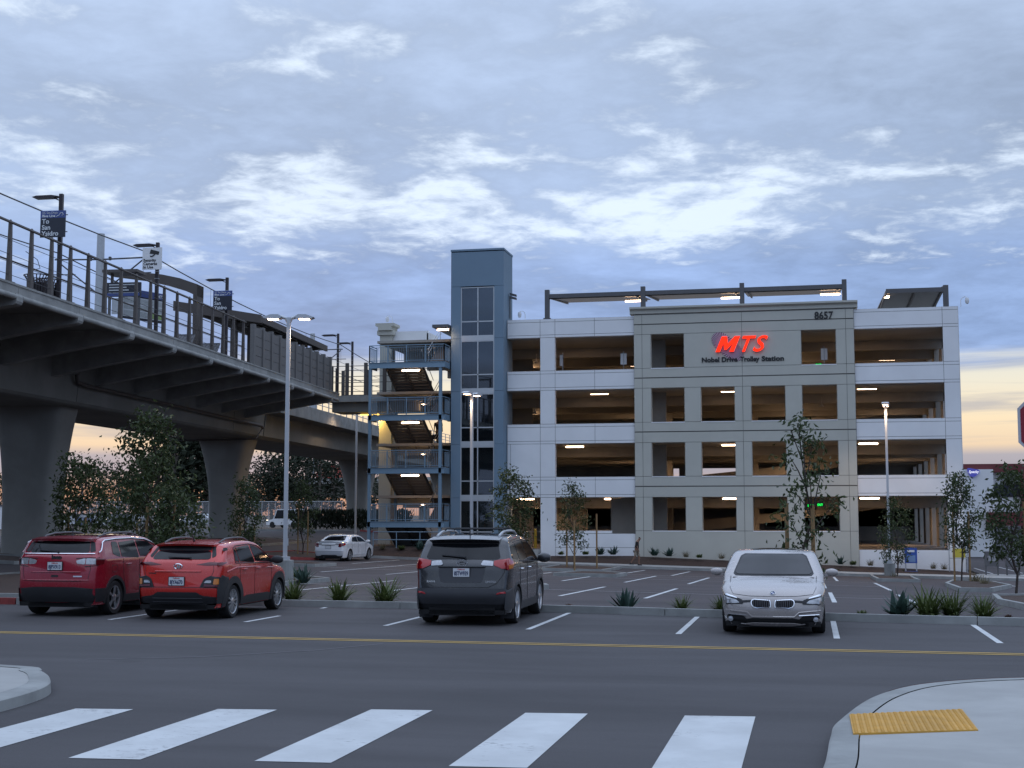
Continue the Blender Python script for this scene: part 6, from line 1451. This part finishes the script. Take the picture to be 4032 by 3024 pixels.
MB().box(-.34, .34, -.2, .2, .55, 1.42).put('box', pmat('news_blue', (.03, .08, .33), .45, var=.1), nb, world=False); MB().box(-.24, .24, -.215, -.205, .62, 1.0).put('window', pmat('news_window', (.16, .25, .42), .2, var=.2), nb, world=False); MB().box(-.2, .2, -.215, -.2, 1.18, 1.3).put('label', M_signw, nb, world=False)
for x in (-.3, .3): MB().box(x - .03, x + .03, -.15, .15, .1, .55).put('leg', M_galv, nb, world=False)
MB().box(-.36, .36, -.22, .22, 0, .1).put('base', M_blue, nb, world=False)
ys_ = thing('yellow_sign', 'small yellow sign in a thin grey frame at the garage corner', 'sign', (8.3, 83.2, -1.25))
for x in (-.5, .5): MB().tube([(x, 0, 0), (x, 0, 1.5)], .025, 6).put('post', M_galv, ys_, world=False)
for z in (.9, 1.5): MB().bar((-.5, 0, z), (.5, 0, z), .04).put('frame_bar', M_galv, ys_, world=False)
MB().box(-.3, .4, -.02, .02, .94, 1.46).put('plate', pmat('sign_yellow', (.5, .42, .05), .5, var=.1), ys_, world=False)
for i, (x, w) in enumerate(((10.15, 'left'), (11.3, 'right'))):
    t = thing('news_rack', f'{w} of two dark racks on the pavement right of the garage', 'rack', (x, 83.4, gz(x, 83.4) + .17))
    MB().box(-.38, .38, -.2, .2, .5, 1.35).put('case', M_dsteel, t, world=False); MB().box(-.24, .2, -.215, -.2, .8, 1.1).put('window', M_clear, t, world=False)
    for q in (-.33, .33): MB().box(q - .03, q + .03, -.15, .15, 0, .5).put('leg', M_dsteel, t, world=False)
# people: one skinned surface each
def skin(name, J, L, mat, parent):
    me = bpy.data.meshes.new(name); me.from_pydata([j[:3] for j in J], L, []); o = bpy.data.objects.new(name, me); COL.objects.link(o)
    m = o.modifiers.new('skin', 'SKIN'); sv = me.skin_vertices[0].data
    for i, j in enumerate(J): r = j[3]; sv[i].radius = r if isinstance(r, tuple) else (r, r); sv[i].use_root = i == 0
    o.modifiers.new('sub', 'SUBSURF').levels = 2; bpy.context.view_layer.update()
    em = bpy.data.meshes.new_from_object(o.evaluated_get(bpy.context.evaluated_depsgraph_get())); bpy.data.objects.remove(o)
    em.materials.clear(); em.materials.append(mat); em.polygons.foreach_set('use_smooth', [True] * len(em.polygons)); return link_mesh(name, em, parent)
M_skin = pmat('skin', (.20, .11, .075), .6, var=.05); M_shirt = pmat('black_cloth', (.010, .010, .012), .85, var=.2); M_short = pmat('beige_cloth', (.28, .24, .19), .85, var=.1); M_hair = pmat('dark_hair', (.010, .008, .007), .7, var=.2); M_shoe = pmat('dark_shoe', (.012, .012, .013), .6, var=.1)
def person(label, loc, rz, shorts=True, sc=1.0, bag=False):
    o = thing('person', label, 'person', loc, rz); o.scale = (sc,) * 3
    hip = (0, 0, .92); J = [(0, 0, .93, (.15, .11)), (.02, 0, 1.15, (.14, .11)), (.06, 0, 1.38, (.16, .11)), (.12, 0, 1.50, .055), (.19, 0, 1.58, .085), (.21, 0, 1.66, .08),
        (.06, .20, 1.38, .055), (.0, .25, 1.12, .042), (-.06, .25, .88, .03), (-.07, .25, .80, .035), (.05, -.20, 1.38, .055), (.07, -.25, 1.12, .042), (.16, -.25, .90, .03), (.18, -.25, .82, .035),
        (.02, .09, .86, .09), (.14, .09, .50, .06), (.12, .09, .10, .04), (.22, .09, .04, .04), (-.03, -.09, .86, .09), (-.08, -.09, .50, .06), (-.32, -.09, .20, .04), (-.28, -.09, .09, .04)]
    Lk = [(0, 1), (1, 2), (2, 3), (3, 4), (4, 5), (2, 6), (6, 7), (7, 8), (8, 9), (2, 10), (10, 11), (11, 12), (12, 13), (0, 14), (14, 15), (15, 16), (16, 17), (0, 18), (18, 19), (19, 20), (20, 21)]
    skin('body', J, Lk, M_skin, o)
    skin('shirt', [(0, 0, .88, (.185, .15)), (.02, 0, 1.15, (.175, .145)), (.06, 0, 1.40, (.185, .14)), (.06, .22, 1.38, .075), (.01, .25, 1.16, .06), (.05, -.22, 1.38, .075), (.07, -.25, 1.16, .06)], [(0, 1), (1, 2), (2, 3), (3, 4), (2, 5), (5, 6)], M_shirt, o)
    lo = .52 if shorts else .10; f = lambda a, b: tuple(a[i] + (b[i] - a[i]) for i in range(3))
    P = [(0, 0, .92, (.165, .13)), (.03, .09, .82, .105), (.13, .09, .54, .085), (-.03, -.09, .82, .105), (-.08, -.09, .54, .085)]; E_ = [(0, 1), (1, 2), (0, 3), (3, 4)]
    if not shorts: P += [(.12, .09, .12, .06), (-.30, -.09, .22, .06)]; E_ += [(2, 5), (4, 6)]
    skin('shorts' if shorts else 'trousers', P, E_, M_short if shorts else M_shirt, o)
    skin('hair', [(.17, 0, 1.63, .088), (.21, 0, 1.69, .08)], [(0, 1)], M_hair, o)
    for y, x, z in ((.09, .12, 0), (-.09, -.34, .06)): MB().hexa([(x - .08, y - .05, z), (x + .20, y - .045, z), (x + .20, y + .045, z), (x - .08, y + .05, z), (x - .06, y - .04, z + .10), (x + .16, y - .03, z + .06), (x + .16, y + .03, z + .06), (x - .06, y + .04, z + .10)]).put('shoe', M_shoe, o, world=False)
    if bag: tag(MB().box(loc[0] - .42, loc[0] - .10, loc[1] - .1, loc[1] + .1, loc[2] + .32, loc[2] + .62).tube([(loc[0] - .36, loc[1], loc[2] + .62), (loc[0] - .26, loc[1], loc[2] + .78), (loc[0] - .16, loc[1], loc[2] + .62)], .015, 5).put('bag', M_black), 'dark bag carried by the person on the stairs', 'bag')
person('person in black shirt and beige shorts walking along the pavement, head bowed', (-10.0, 80.9, gz(-10, 80.2) + .155), 0, True, .98)
person('person in dark clothes standing on the stairs carrying a bag', (-23.7, 86.7, 6.75), PI / 2, False, 1.0, True)
# ================================================================== TREES AND PLANTS
L_dark = leafmat('nursery_leaf', (0.020, 0.036, 0.014), (0.075, 0.100, 0.032)); L_far = leafmat('far_leaf', (0.014, 0.022, 0.014), (0.040, 0.050, 0.028), .8)
L_strap = leafmat('strap_leaf', (0.035, 0.062, 0.016), (0.13, 0.16, 0.050)); L_agave = leafmat('agave_leaf', (0.028, 0.060, 0.050), (0.060, 0.105, 0.085)); L_dry = leafmat('dry_grass', (0.10, 0.085, 0.045), (0.19, 0.16, 0.09), .9); L_rust = leafmat('rusty_shrub', (.06, .03, .018), (.12, .06, .03), .9)
M_bark = pmat('bark', (0.055, 0.042, 0.035), .9, var=.25, scale=12); M_pbark = pmat('pale_bark', (.22, .19, .16), .9, var=.2, scale=3); M_stake = pmat('wood_stake', (0.26, 0.165, 0.075), .85, var=.25, scale=10)
def leaf(mb, p, d, L, w, R):
    d = d.normalized(); s = d.cross(Vector((R.uniform(-1, 1), R.uniform(-1, 1), R.uniform(-1, 1)))).normalized() * w; n = d.cross(s).normalized() * L * .12; q = p + d * L * .5 + n
    mb.add([p, q + s, p + d * L, q - s], [(0, 1, 2), (0, 2, 3)])
def tree(x, y, h, r, z0, label, n=900, seed=1, leafL=.17, clumps=13, top=.5, z=None, group='young staked trees around the lot'):
    R = random.Random(seed); g = gz(x, y) + .1 if z is None else z; t = thing('young_tree', label, 'tree', (x, y, g), 0, group); mb = MB(); cr = MB()
    P = [Vector((R.uniform(-.06, .06) * i, R.uniform(-.06, .06) * i, h * .93 * i / 6)) for i in range(7)]; mb.tube(P, [.045 * (1 - i / 8) for i in range(7)], 6)
    for c in range(clumps):
        f = (c + .5) / clumps; zz = z0 + (h - z0) * f; a = c * 2.4 + R.random(); rr = r * (1 - abs(f - .42) * 1.25) * R.uniform(.55, 1.0) + .05; q = Vector((math.cos(a) * rr, math.sin(a) * rr, zz)); k = min(5, int(zz * .8 / (h * .93) * 6)); mb.tube([P[k], (P[k] + q) / 2 + Vector((0, 0, .05)), q], [.02, .014, .006], 4)
        for _ in range(int(n * 1.9) // clumps):
            o = Vector((R.gauss(0, 1), R.gauss(0, 1), R.gauss(0, .85))) * r * .24 + q; leaf(cr, o, Vector((R.gauss(0, .6), R.gauss(0, .6), -.45 + R.gauss(0, .5))), leafL * R.uniform(.7, 1.2), leafL * .21, R)
    mb.put('trunk', M_bark, t, world=False, normals=False); cr.put('crown', L_dark, t, world=False, normals=False); return t
def stake(x, y, h, label, lean=0.0):
    g = gz(x, y); o = MB().tube([(x, y, g), (x + lean, y, g + h)], .045, 8).top('tree_stake', M_stake, label, 'tree stake', 'wooden stakes beside young trees', True, (x, y, g))
tree(-26.2, 46, 4.2, 1.0, 1.1, 'bushy young tree rising behind the dark red SUV', 1100, 3, .2); tree(-20.3, 40, 5.3, 1.15, .6, 'tallest young tree between the two red cars', 1500, 5, .2, 16); tree(-24.6, 48, 4.5, .8, .5, 'narrow young tree left of the tallest one', 1000, 8, .18); tree(-18.9, 39, 2.9, .9, .2, 'low leafy young tree behind the red crossover', 800, 9, .2)
tree(-25.6, 60, 3.9, .85, .9, 'young tree in front of the middle viaduct pier', 800, 11, .18); tree(-28.9, 76, 4.4, .8, 1.4, 'slim young tree beside the white sedan', 600, 13, .18, z=gz(-28.9, 76)); tree(-15.5, 72, 5.0, 1.15, 1.5, 'young tree between lift tower and entry', 1100, 15, .2)
tree(-11.9, 70, 4.4, .8, 1.2, 'young tree among four stakes before the left wing', 600, 17, .17); tree(-.1, 32, 4.3, .75, .9, 'thin forked young tree behind the silver sedan', 420, 20, .15); tree(4.55, 77.5, 4.2, .85, .9, 'young tree in front of the right white wing', 650, 23, .18); tree(6.9, 68, 5.0, .95, 1.6, 'dense young tree at the right corner of the garage', 1100, 25, .18); tree(6.3, 46, 3.9, .85, 1.1, 'young tree nearest the right picture edge', 900, 27, .18)
SW = ['left stake of the tree behind the dark red SUV', 'right stake of the tree behind the dark red SUV', 'left stake of the tallest young tree', 'right stake of the tallest young tree', 'stake of the narrow tree behind the red cars', 'left stake before the middle viaduct pier', 'right stake before the middle viaduct pier', 'left stake beside the white sedan', 'right stake beside the white sedan', 'stake right of the tree by the lift tower', 'first stake from the left before the left wing', 'second stake from the left before the left wing', 'last stake before the left wing', 'left stake behind the silver sedan', 'right stake behind the silver sedan', 'left stake at the right garage corner', 'right stake at the right garage corner', 'stake of the tree nearest the right edge']
for (x, y, h), w in zip([(-26.6, 46, 2.3), (-25.9, 46, 2.2), (-19.9, 39, 2.5), (-19.0, 39, 2.7), (-24.9, 48, 2.0), (-25.9, 60, 2), (-25.2, 60, 2), (-29.2, 76, 3), (-28.6, 76, 2.7), (-15.1, 72, 3), (-12.6, 72, 3.3), (-11.6, 68.5, 2.6), (-11.0, 72, 3), (-.52, 32.2, 2.45), (.06, 32, 2.4), (6.6, 68, 3.6), (7.3, 68, 3.4), (6.6, 45.8, 3)], SW): stake(x, y, h, w)
def tuft(x, y, kind, s, label, seed, z=None):
    R = random.Random(seed); mb = MB(); g = gz(x, y) + .06 if z is None else z
    n, L, w, m = {'strap': (130, .85, .018, L_strap), 'agave': (34, .5, .055, L_agave), 'dry': (90, .6, .008, L_dry), 'shrub': (110, .34, .03, L_strap), 'rust': (110, .4, .03, L_rust)}[kind]
    for i in range(n):
        a = R.uniform(0, 2 * PI); e = R.uniform(.35, 1.35); l = L * s * R.uniform(.6, 1.1); d = Vector((math.cos(a) * math.cos(e), math.sin(a) * math.cos(e), math.sin(e))); sd = Vector((-math.sin(a), math.cos(a), 0)) * w * s; p = Vector((R.uniform(-.1, .1) * s, R.uniform(-.1, .1) * s, 0)); rows = []
        for j in range(5):
            t = j / 4; q = p + d * l * t + Vector((0, 0, -l * .35 * t * t * (0 if kind == 'agave' else 1))); k = (1 - t) ** .6 * (1 if kind != 'agave' else .6 + t if t < .5 else 1.1) + .03; rows.append([tuple(q - sd * k), tuple(q + sd * k)])
        mb.grid(rows)
    o = bpy.data.objects.new({'agave': 'agave_plant', 'strap': 'strappy_plant', 'dry': 'grass_tuft'}.get(kind, 'low_shrub'), mb.mesh('foliage', m, normals=False)); COL.objects.link(o); o.location = (x, y, g); tag(o, label, 'plant', 'low plants in the kerbed beds')
i = 0
for x, y, k, s, w in [(-13.2, 31.5, 'agave', 1, 'dark agave right beside the red crossover'), (-12.2, 31.4, 'strap', 1.1, 'first strappy green plant right of the red crossover'), (-11.0, 31.4, 'strap', 1.15, 'second strappy green plant right of the red crossover'), (-9.8, 31.2, 'strap', 1.3, 'large strappy plant left of the grey SUV'), (-4.0, 30.3, 'agave', .95, 'blue green agave right of the grey SUV'), (-2.75, 30.1, 'strap', .7, 'pale strappy plant midway to the silver sedan'), (-1.9, 29.8, 'strap', .7, 'pale strappy plant touching the silver sedan'), (-5.3, 30.5, 'rust', .45, 'tiny reddish shrub near the grey SUV mirror'), (1.0, 29.2, 'shrub', .6, 'tiny shrub right of the silver sedan'), (1.75, 29.2, 'agave', 1.25, 'big dark agave near the right edge'), (2.3, 29.2, 'strap', 1.25, 'largest strappy plant near the right edge'), (2.75, 29.15, 'strap', 1.1, 'strappy plant right of the largest one'), (3.35, 29.0, 'strap', .95, 'last strappy plant before the right edge'), (3.8, 28.9, 'rust', .4, 'tiny spiky plant last in the front bed'),
    (-18.2, 31, 'strap', 1.4, 'tall strappy plant at the far left edge'), (-17.4, 31.3, 'strap', 1.3, 'strappy plant left of the dark red SUV'), (-16.8, 44.2, 'agave', 1.3, 'dark agave beside the lamp base'), (-18.6, 47.5, 'shrub', 2.2, 'round bush behind the lamp base'), (7.0, 60, 'dry', 1.4, 'dry grass in the long right island'), (7.3, 66, 'dry', 1.6, 'dry grass below the dense right tree'), (6.5, 43, 'dry', 1.4, 'pale grass in the nearest right island'), (6.9, 40, 'shrub', 1.8, 'leafy bush in the nearest right island'), (4.2, 75, 'dry', 1.1, 'pale grass below the right wing tree')]: i += 1; tuft(x, y, k, s, w, 100 + i)
for j, (x, k) in enumerate([(-14.9, 'shrub'), (-13.4, 'shrub'), (-12.5, 'agave'), (-11.7, 'agave'), (-9.2, 'agave'), (-8.3, 'agave'), (-7.3, 'dry'), (-6.5, 'shrub'), (-5.2, 'dry'), (-3.6, 'rust'), (1.7, 'agave'), (2.4, 'shrub'), (3.4, 'dry'), (4.4, 'agave'), (6.9, 'dry'), (7.5, 'dry')]): tuft(x, 83.1, k, 1.15, f'low plant at the garage wall, {["leftmost", "second", "third", "fourth", "fifth", "sixth", "seventh", "eighth", "ninth", "tenth", "eleventh", "twelfth", "thirteenth", "fourteenth", "fifteenth", "last"][j]} of the row', 300 + j, bank(x) + .08)
for j, x in enumerate((-25.6, -24.4, -23.2, -21.6)): tuft(x, 80.9, ('dry', 'shrub', 'agave', 'shrub')[j], 1.2, f'low plant below the stair tower, {("leftmost", "second", "third", "rightmost")[j]} of four', 350 + j, .05)
# ================================================================== FAR SIDE
def fartree(x, y, h, r, label, seed, n=650, bare=False):
    R = random.Random(seed); g = gz(x, y); t = thing('background_tree', label, 'tree', (x, y, g), 0, 'trees beyond the fence'); tr = MB(); cr = MB()
    tr.tube([(0, 0, 0), (R.uniform(-.4, .4), 0, h * .5), (R.uniform(-.8, .8), 0, h * .9)], [h * .025, h * .016, .05], 6)
    for c in range(12):
        f = c / 11; zz = h * (.22 + .72 * f); a = R.uniform(0, 6.28); rr = r * math.sin(PI * (.2 + .72 * f)) * R.uniform(.3, .9); q = Vector((math.cos(a) * rr, math.sin(a) * rr, zz)); tr.tube([(0, 0, zz * .75), q], [h * .008, .04], 4)
        for _ in range(n // 12): leaf(cr, q + Vector((R.gauss(0, 1), R.gauss(0, 1), R.gauss(0, .8))) * r * .30, Vector((R.gauss(0, 1), R.gauss(0, 1), R.gauss(0, .7))), h * .075 * R.uniform(.6, 1.2), h * .016, R)
    tr.put('trunk', M_pbark, t, world=False, normals=False); cr.put('crown', L_far, t, world=False, normals=False)
PX = lambda x, Y: Y * math.tan(math.atan((x - 2016) / 5400) - YAW)
ORDN = ['first', 'second', 'third', 'fourth', 'fifth', 'sixth', 'seventh', 'eighth', 'ninth', 'tenth', 'eleventh', 'twelfth', 'thirteenth', 'fourteenth', 'fifteenth', 'sixteenth', 'seventeenth', 'eighteenth', 'nineteenth', 'twentieth', 'twenty-first', 'twenty-second', 'twenty-third', 'twenty-fourth']
for i, (px, Y, h, r) in enumerate([(-40, 190, 8, 4.5), (40, 200, 8, 4), (330, 190, 9, 4.2), (400, 210, 9.5, 5), (470, 190, 8, 4.5), (560, 200, 8, 4.5), (640, 180, 9, 4.5), (690, 165, 15, 4.6), (755, 170, 18, 5.5), (815, 175, 17, 5), (870, 200, 10, 5), (985, 210, 8, 4.2), (1030, 215, 10, 4.5), (1075, 215, 11, 4.2), (1115, 220, 12, 4.5), (1160, 220, 14, 4.5), (1205, 215, 11, 4.5), (1255, 215, 12, 5), (1310, 220, 11, 5), (1420, 220, 10, 5), (1470, 230, 12, 5)]):
    fartree(PX(px, Y), Y, h, r, f'dark background tree beyond the fence, {ORDN[i]} from the left', 500 + i, 1400 if h > 14 else 800)
fe = thing('chain_fence', 'long chain link fence on grey posts beyond the driveway', 'fence', (PX(700, 135), 135, .9))
m = bpy.data.materials.new('chain_link'); m.use_nodes = True; N = NT(m.node_tree); tb = N.new('ShaderNodeBsdfTransparent'); mx = N.new('ShaderNodeMixShader'); mx.inputs[0].default_value = .22; b = N.n['Principled BSDF']; b.inputs['Base Color'].default_value = (.30, .32, .34, 1); N.link(tb.outputs[0], mx.inputs[1]); N.link(b.outputs[0], mx.inputs[2]); N.link(mx.outputs[0], N.n['Material Output'].inputs[0])
for a in range(230, 1360, 26):
    x = PX(a, 135); z = gz(x, 135); MB().tube([(x, 135, z), (x, 135, z + 2.6)], .05, 6).put('post', M_galv, fe)
x0, x1 = PX(230, 135), PX(1356, 135); MB().box(x0, x1, 135, 135.01, .95, 3.5).put('mesh_panel', m, fe); MB().tube([(x0, 135, 3.55), (x1, 135, 3.55)], .03, 5).put('top_rail', M_galv, fe)
def block(name, label, cat, px0, px1, Y, z0, z1, mat, d=3):
    t = thing(name, label, cat, (PX(px0, Y), Y, z0)); MB().box(PX(px0, Y), PX(px1, Y), Y, Y + d, z0, z1).put('wall', mat, t); MB().box(PX(px0, Y) - .1, PX(px1, Y) + .1, Y - .1, Y + d + .1, z1, z1 + .15).put('roof', M_dsteel, t); return t
block('white_shed', 'long low white building behind the fence on the left', 'building', 240, 505, 160, 1, 2.2, M_fwhite); block('white_shed', 'small white building at the left picture edge', 'building', -30, 29, 120, .8, 3.0, M_fwhite)
bs = thing('blue_banner', 'blue banner with white lettering hung low behind the left tree', 'sign', (PX(345, 150), 150, .9)); MB().box(-1.4, .9, 0, .05, 0, 1.0).put('sheet', M_blue, bs, world=False)
hs = thing('highway_sign', 'back of a pale highway sign on two posts among the trees', 'sign', (PX(710, 170), 170, 1.1)); MB().box(-2.3, 2.3, 0, .1, 2.4, 3.6).put('plate', M_galv, hs, world=False)
for x in (-1.7, 1.7): MB().box(x - .08, x + .08, .1, .25, 0, 3.6).put('post', M_galv, hs, world=False)
hd = MB(); R = random.Random(5)
for k in range(2600): leaf(hd, Vector((R.uniform(-45, -34.5), R.uniform(115.5, 118), gz(-40, 117) + R.random() ** .7 * 1.6)), Vector((R.gauss(0, .5), R.gauss(0, .5), 1)), .5, .06, R)
hd.top('hedge', L_far, 'dark clipped hedge along the far edge of the driveway', 'hedge')
def farcar(px, Y, label, mat, name='distant_car', van=False):
    x = PX(px, Y); z = gz(x, Y); t = thing(name, label, 'car', (x, Y, z), math.radians(70), 'vehicles passing far behind'); h = 1.9 if van else 1.4
    MB().prism([(-2.2, .3), (2.2, .3), (2.25, .75), (1.3, .9), (.8, h), (-1.5, h), (-2.2, .9)], -.85, .85, lambda p, q: (q, p[0], p[1])).put('body', mat, t, world=False); MB().prism([(1.15, .95), (.75, h - .1), (-1.4, h - .1), (-1.9, .95)], -.86, .86, lambda p, q: (q, p[0], p[1])).put('window', M_glassd, t, world=False)
    for y in (-1.4, 1.4):
        for q in (-.8, .8): MB().lathe([(.0, -.1), (.32, -.1), (.32, .1), (0, .1)], (q, y, .32), 12, 'x').put('wheel', M_tyre, t, world=False)
    for q in (-.6, .6): MB().box(q - .12, q + .12, 2.2, 2.3, .6, .8).put('headlight', glow('headlight', (1, .85, .62), 7), t, world=False)
farcar(790, 140, 'white car with lit headlights passing right of the tree stakes', P_cwhite); farcar(1140, 132, 'white van with warm lights behind the double lamp pole', P_cwhite, 'distant_van', True); farcar(1432, 128, 'pale car between last pier and stair tower', P_cwhite); farcar(500, 140, 'dark car with headlights above the dark red SUV', P_grey)
cv = thing('curved_viaduct', 'distant concrete viaduct curving behind the last pier', 'viaduct', (-112, 300, 8))
P = [(-60, 292), (-85, 294), (-104, 297), (-113, 302), (-118, 310), (-119, 322), (-114, 340)]; P = smoothline(P, 6)
for nm, prof, mt in (('girder', [(-1.5, 9.2), (-.6, 6.6), (4.5, 6.6), (5.5, 9.2)], M_via), ('parapet', [(-3, 10.4), (-3, 9.3), (-2.8, 9.2), (7, 9.2), (7, 10.4), (6.8, 10.4), (6.8, 9.4), (-2.8, 9.4), (-2.8, 10.4)], M_edge)):
    rows = []
    for i, p in enumerate(P):
        a, b = P[max(0, i - 1)], P[min(len(P) - 1, i + 1)]; d = Vector((b[0] - a[0], b[1] - a[1], 0)).normalized(); n = Vector((d.y, -d.x, 0)) * -1; rows.append([(p[0] - n.x * q, p[1] - n.y * q + 0, z) for q, z in [(-a_, z_) for a_, z_ in prof] + [(-prof[0][0], prof[0][1])]])
    MB().grid(rows).put(nm, mt, cv)
mb = MB()
for a, b in zip(P, P[1:]): mb.bar((a[0], a[1] - 2, 11.3), (b[0], b[1] - 2, 11.3), .12).bar((a[0], a[1] - 2, 10.3), (a[0], a[1] - 2, 11.3), .12)
o = mb.put('railing', M_galv, cv); o['kind'] = 'stuff'
for x, y in ((-112.5, 303), (-84, 296)): MB().lathe([(1.2, 0), (1.2, 4), (2.6, 6.7)], (x, y, 0), 16).put('pier', M_pier, cv)
for i, px in enumerate((1214, 1236, 1253)):
    x = PX(px, 306 + i * 8); o = thing('catenary_pole', f'distant catenary pole on the curved viaduct, {ORDN[i]} from the left', 'pole', (x, 306 + i * 8, 9.4)); MB().tube([(0, 0, 0), (0, 0, 8)], .3, 8).put('mast', M_galv, o, world=False); MB().bar((-3, 0, 6.6), (3, 0, 6.6), .1).bar((-3, 0, 5.8), (3, 0, 5.8), .1).put('arm', M_wire, o, world=False)
tl = thing('trolley', 'red trolley car riding on the distant curved viaduct', 'trolley', (PX(1290, 300), 300, 9.5)); MB().prism([(-2.6, .4), (2.8, .4), (2.8, 4.2), (-2.2, 4.2), (-2.6, 3.6)], 0, 2.6, lambda p, q: (p[0], q, p[1])).put('body', pmat('trolley_red', (.42, .06, .04), .5, var=.1), tl, world=False)
for x in (-2.0, -.4, 1.2): MB().box(x, x + 1.2, -.03, 0, 2.2, 3.4).put('window', pmat('trolley_window', (.40, .22, .14), .2, var=.2), tl, world=False)
# shop beyond the garage
sh = thing('shop_building', 'shop with grey white walls and dark red frame beyond the garage', 'shop', (17, 130, -1.6)); M_dkred = pmat('dark_red_render', (.15, .035, .038), .8, var=.1)
for nm, a, b, y, z0, z1, mt in (('wall', 10, 16.2, 130, -1.6, 6.25, M_wwhite), ('frame', 10, 30, 130.4, 6.0, 6.75, M_dkred), ('wall', 16.2, 18.6, 131.2, -1.6, 6.0, M_wwhite), ('window_band', 16.2, 18.6, 131.1, 3.8, 4.9, M_navy), ('frame', 18.6, 30, 130.2, -1.6, 6.0, M_dkred), ('canopy', 15.5, 19, 129.2, 1.2, 2.4, M_dkred), ('storefront', 14.0, 18.5, 130.9, -1.6, 1.1, M_clear)): MB().box(a, b, y, y + (1 if nm != 'window_band' else .09), z0, z1).put(nm, mt, sh)
ss = thing('shop_sign', 'lit blue rounded shield sign with white script on the shop', 'sign', (14.5, 129.95, 6.0)); pl = rounded([(-.6, .42), (.62, .18), (.30, -.30), (-.12, -.48), (-.42, -.2)], .3, 4); MB().prism(pl, -.12, 0, lambda p, q: (p[0], q, p[1])).put('shield', glow('blue_sign_light', (.05, .06, .30), 1.0), ss, world=False); put_text('script', 'Specky', .34, glow('white_sign_light', (.75, .78, 1), .9), ss, (0, -.14, -.08), .005, .01, .25, fit=.9)
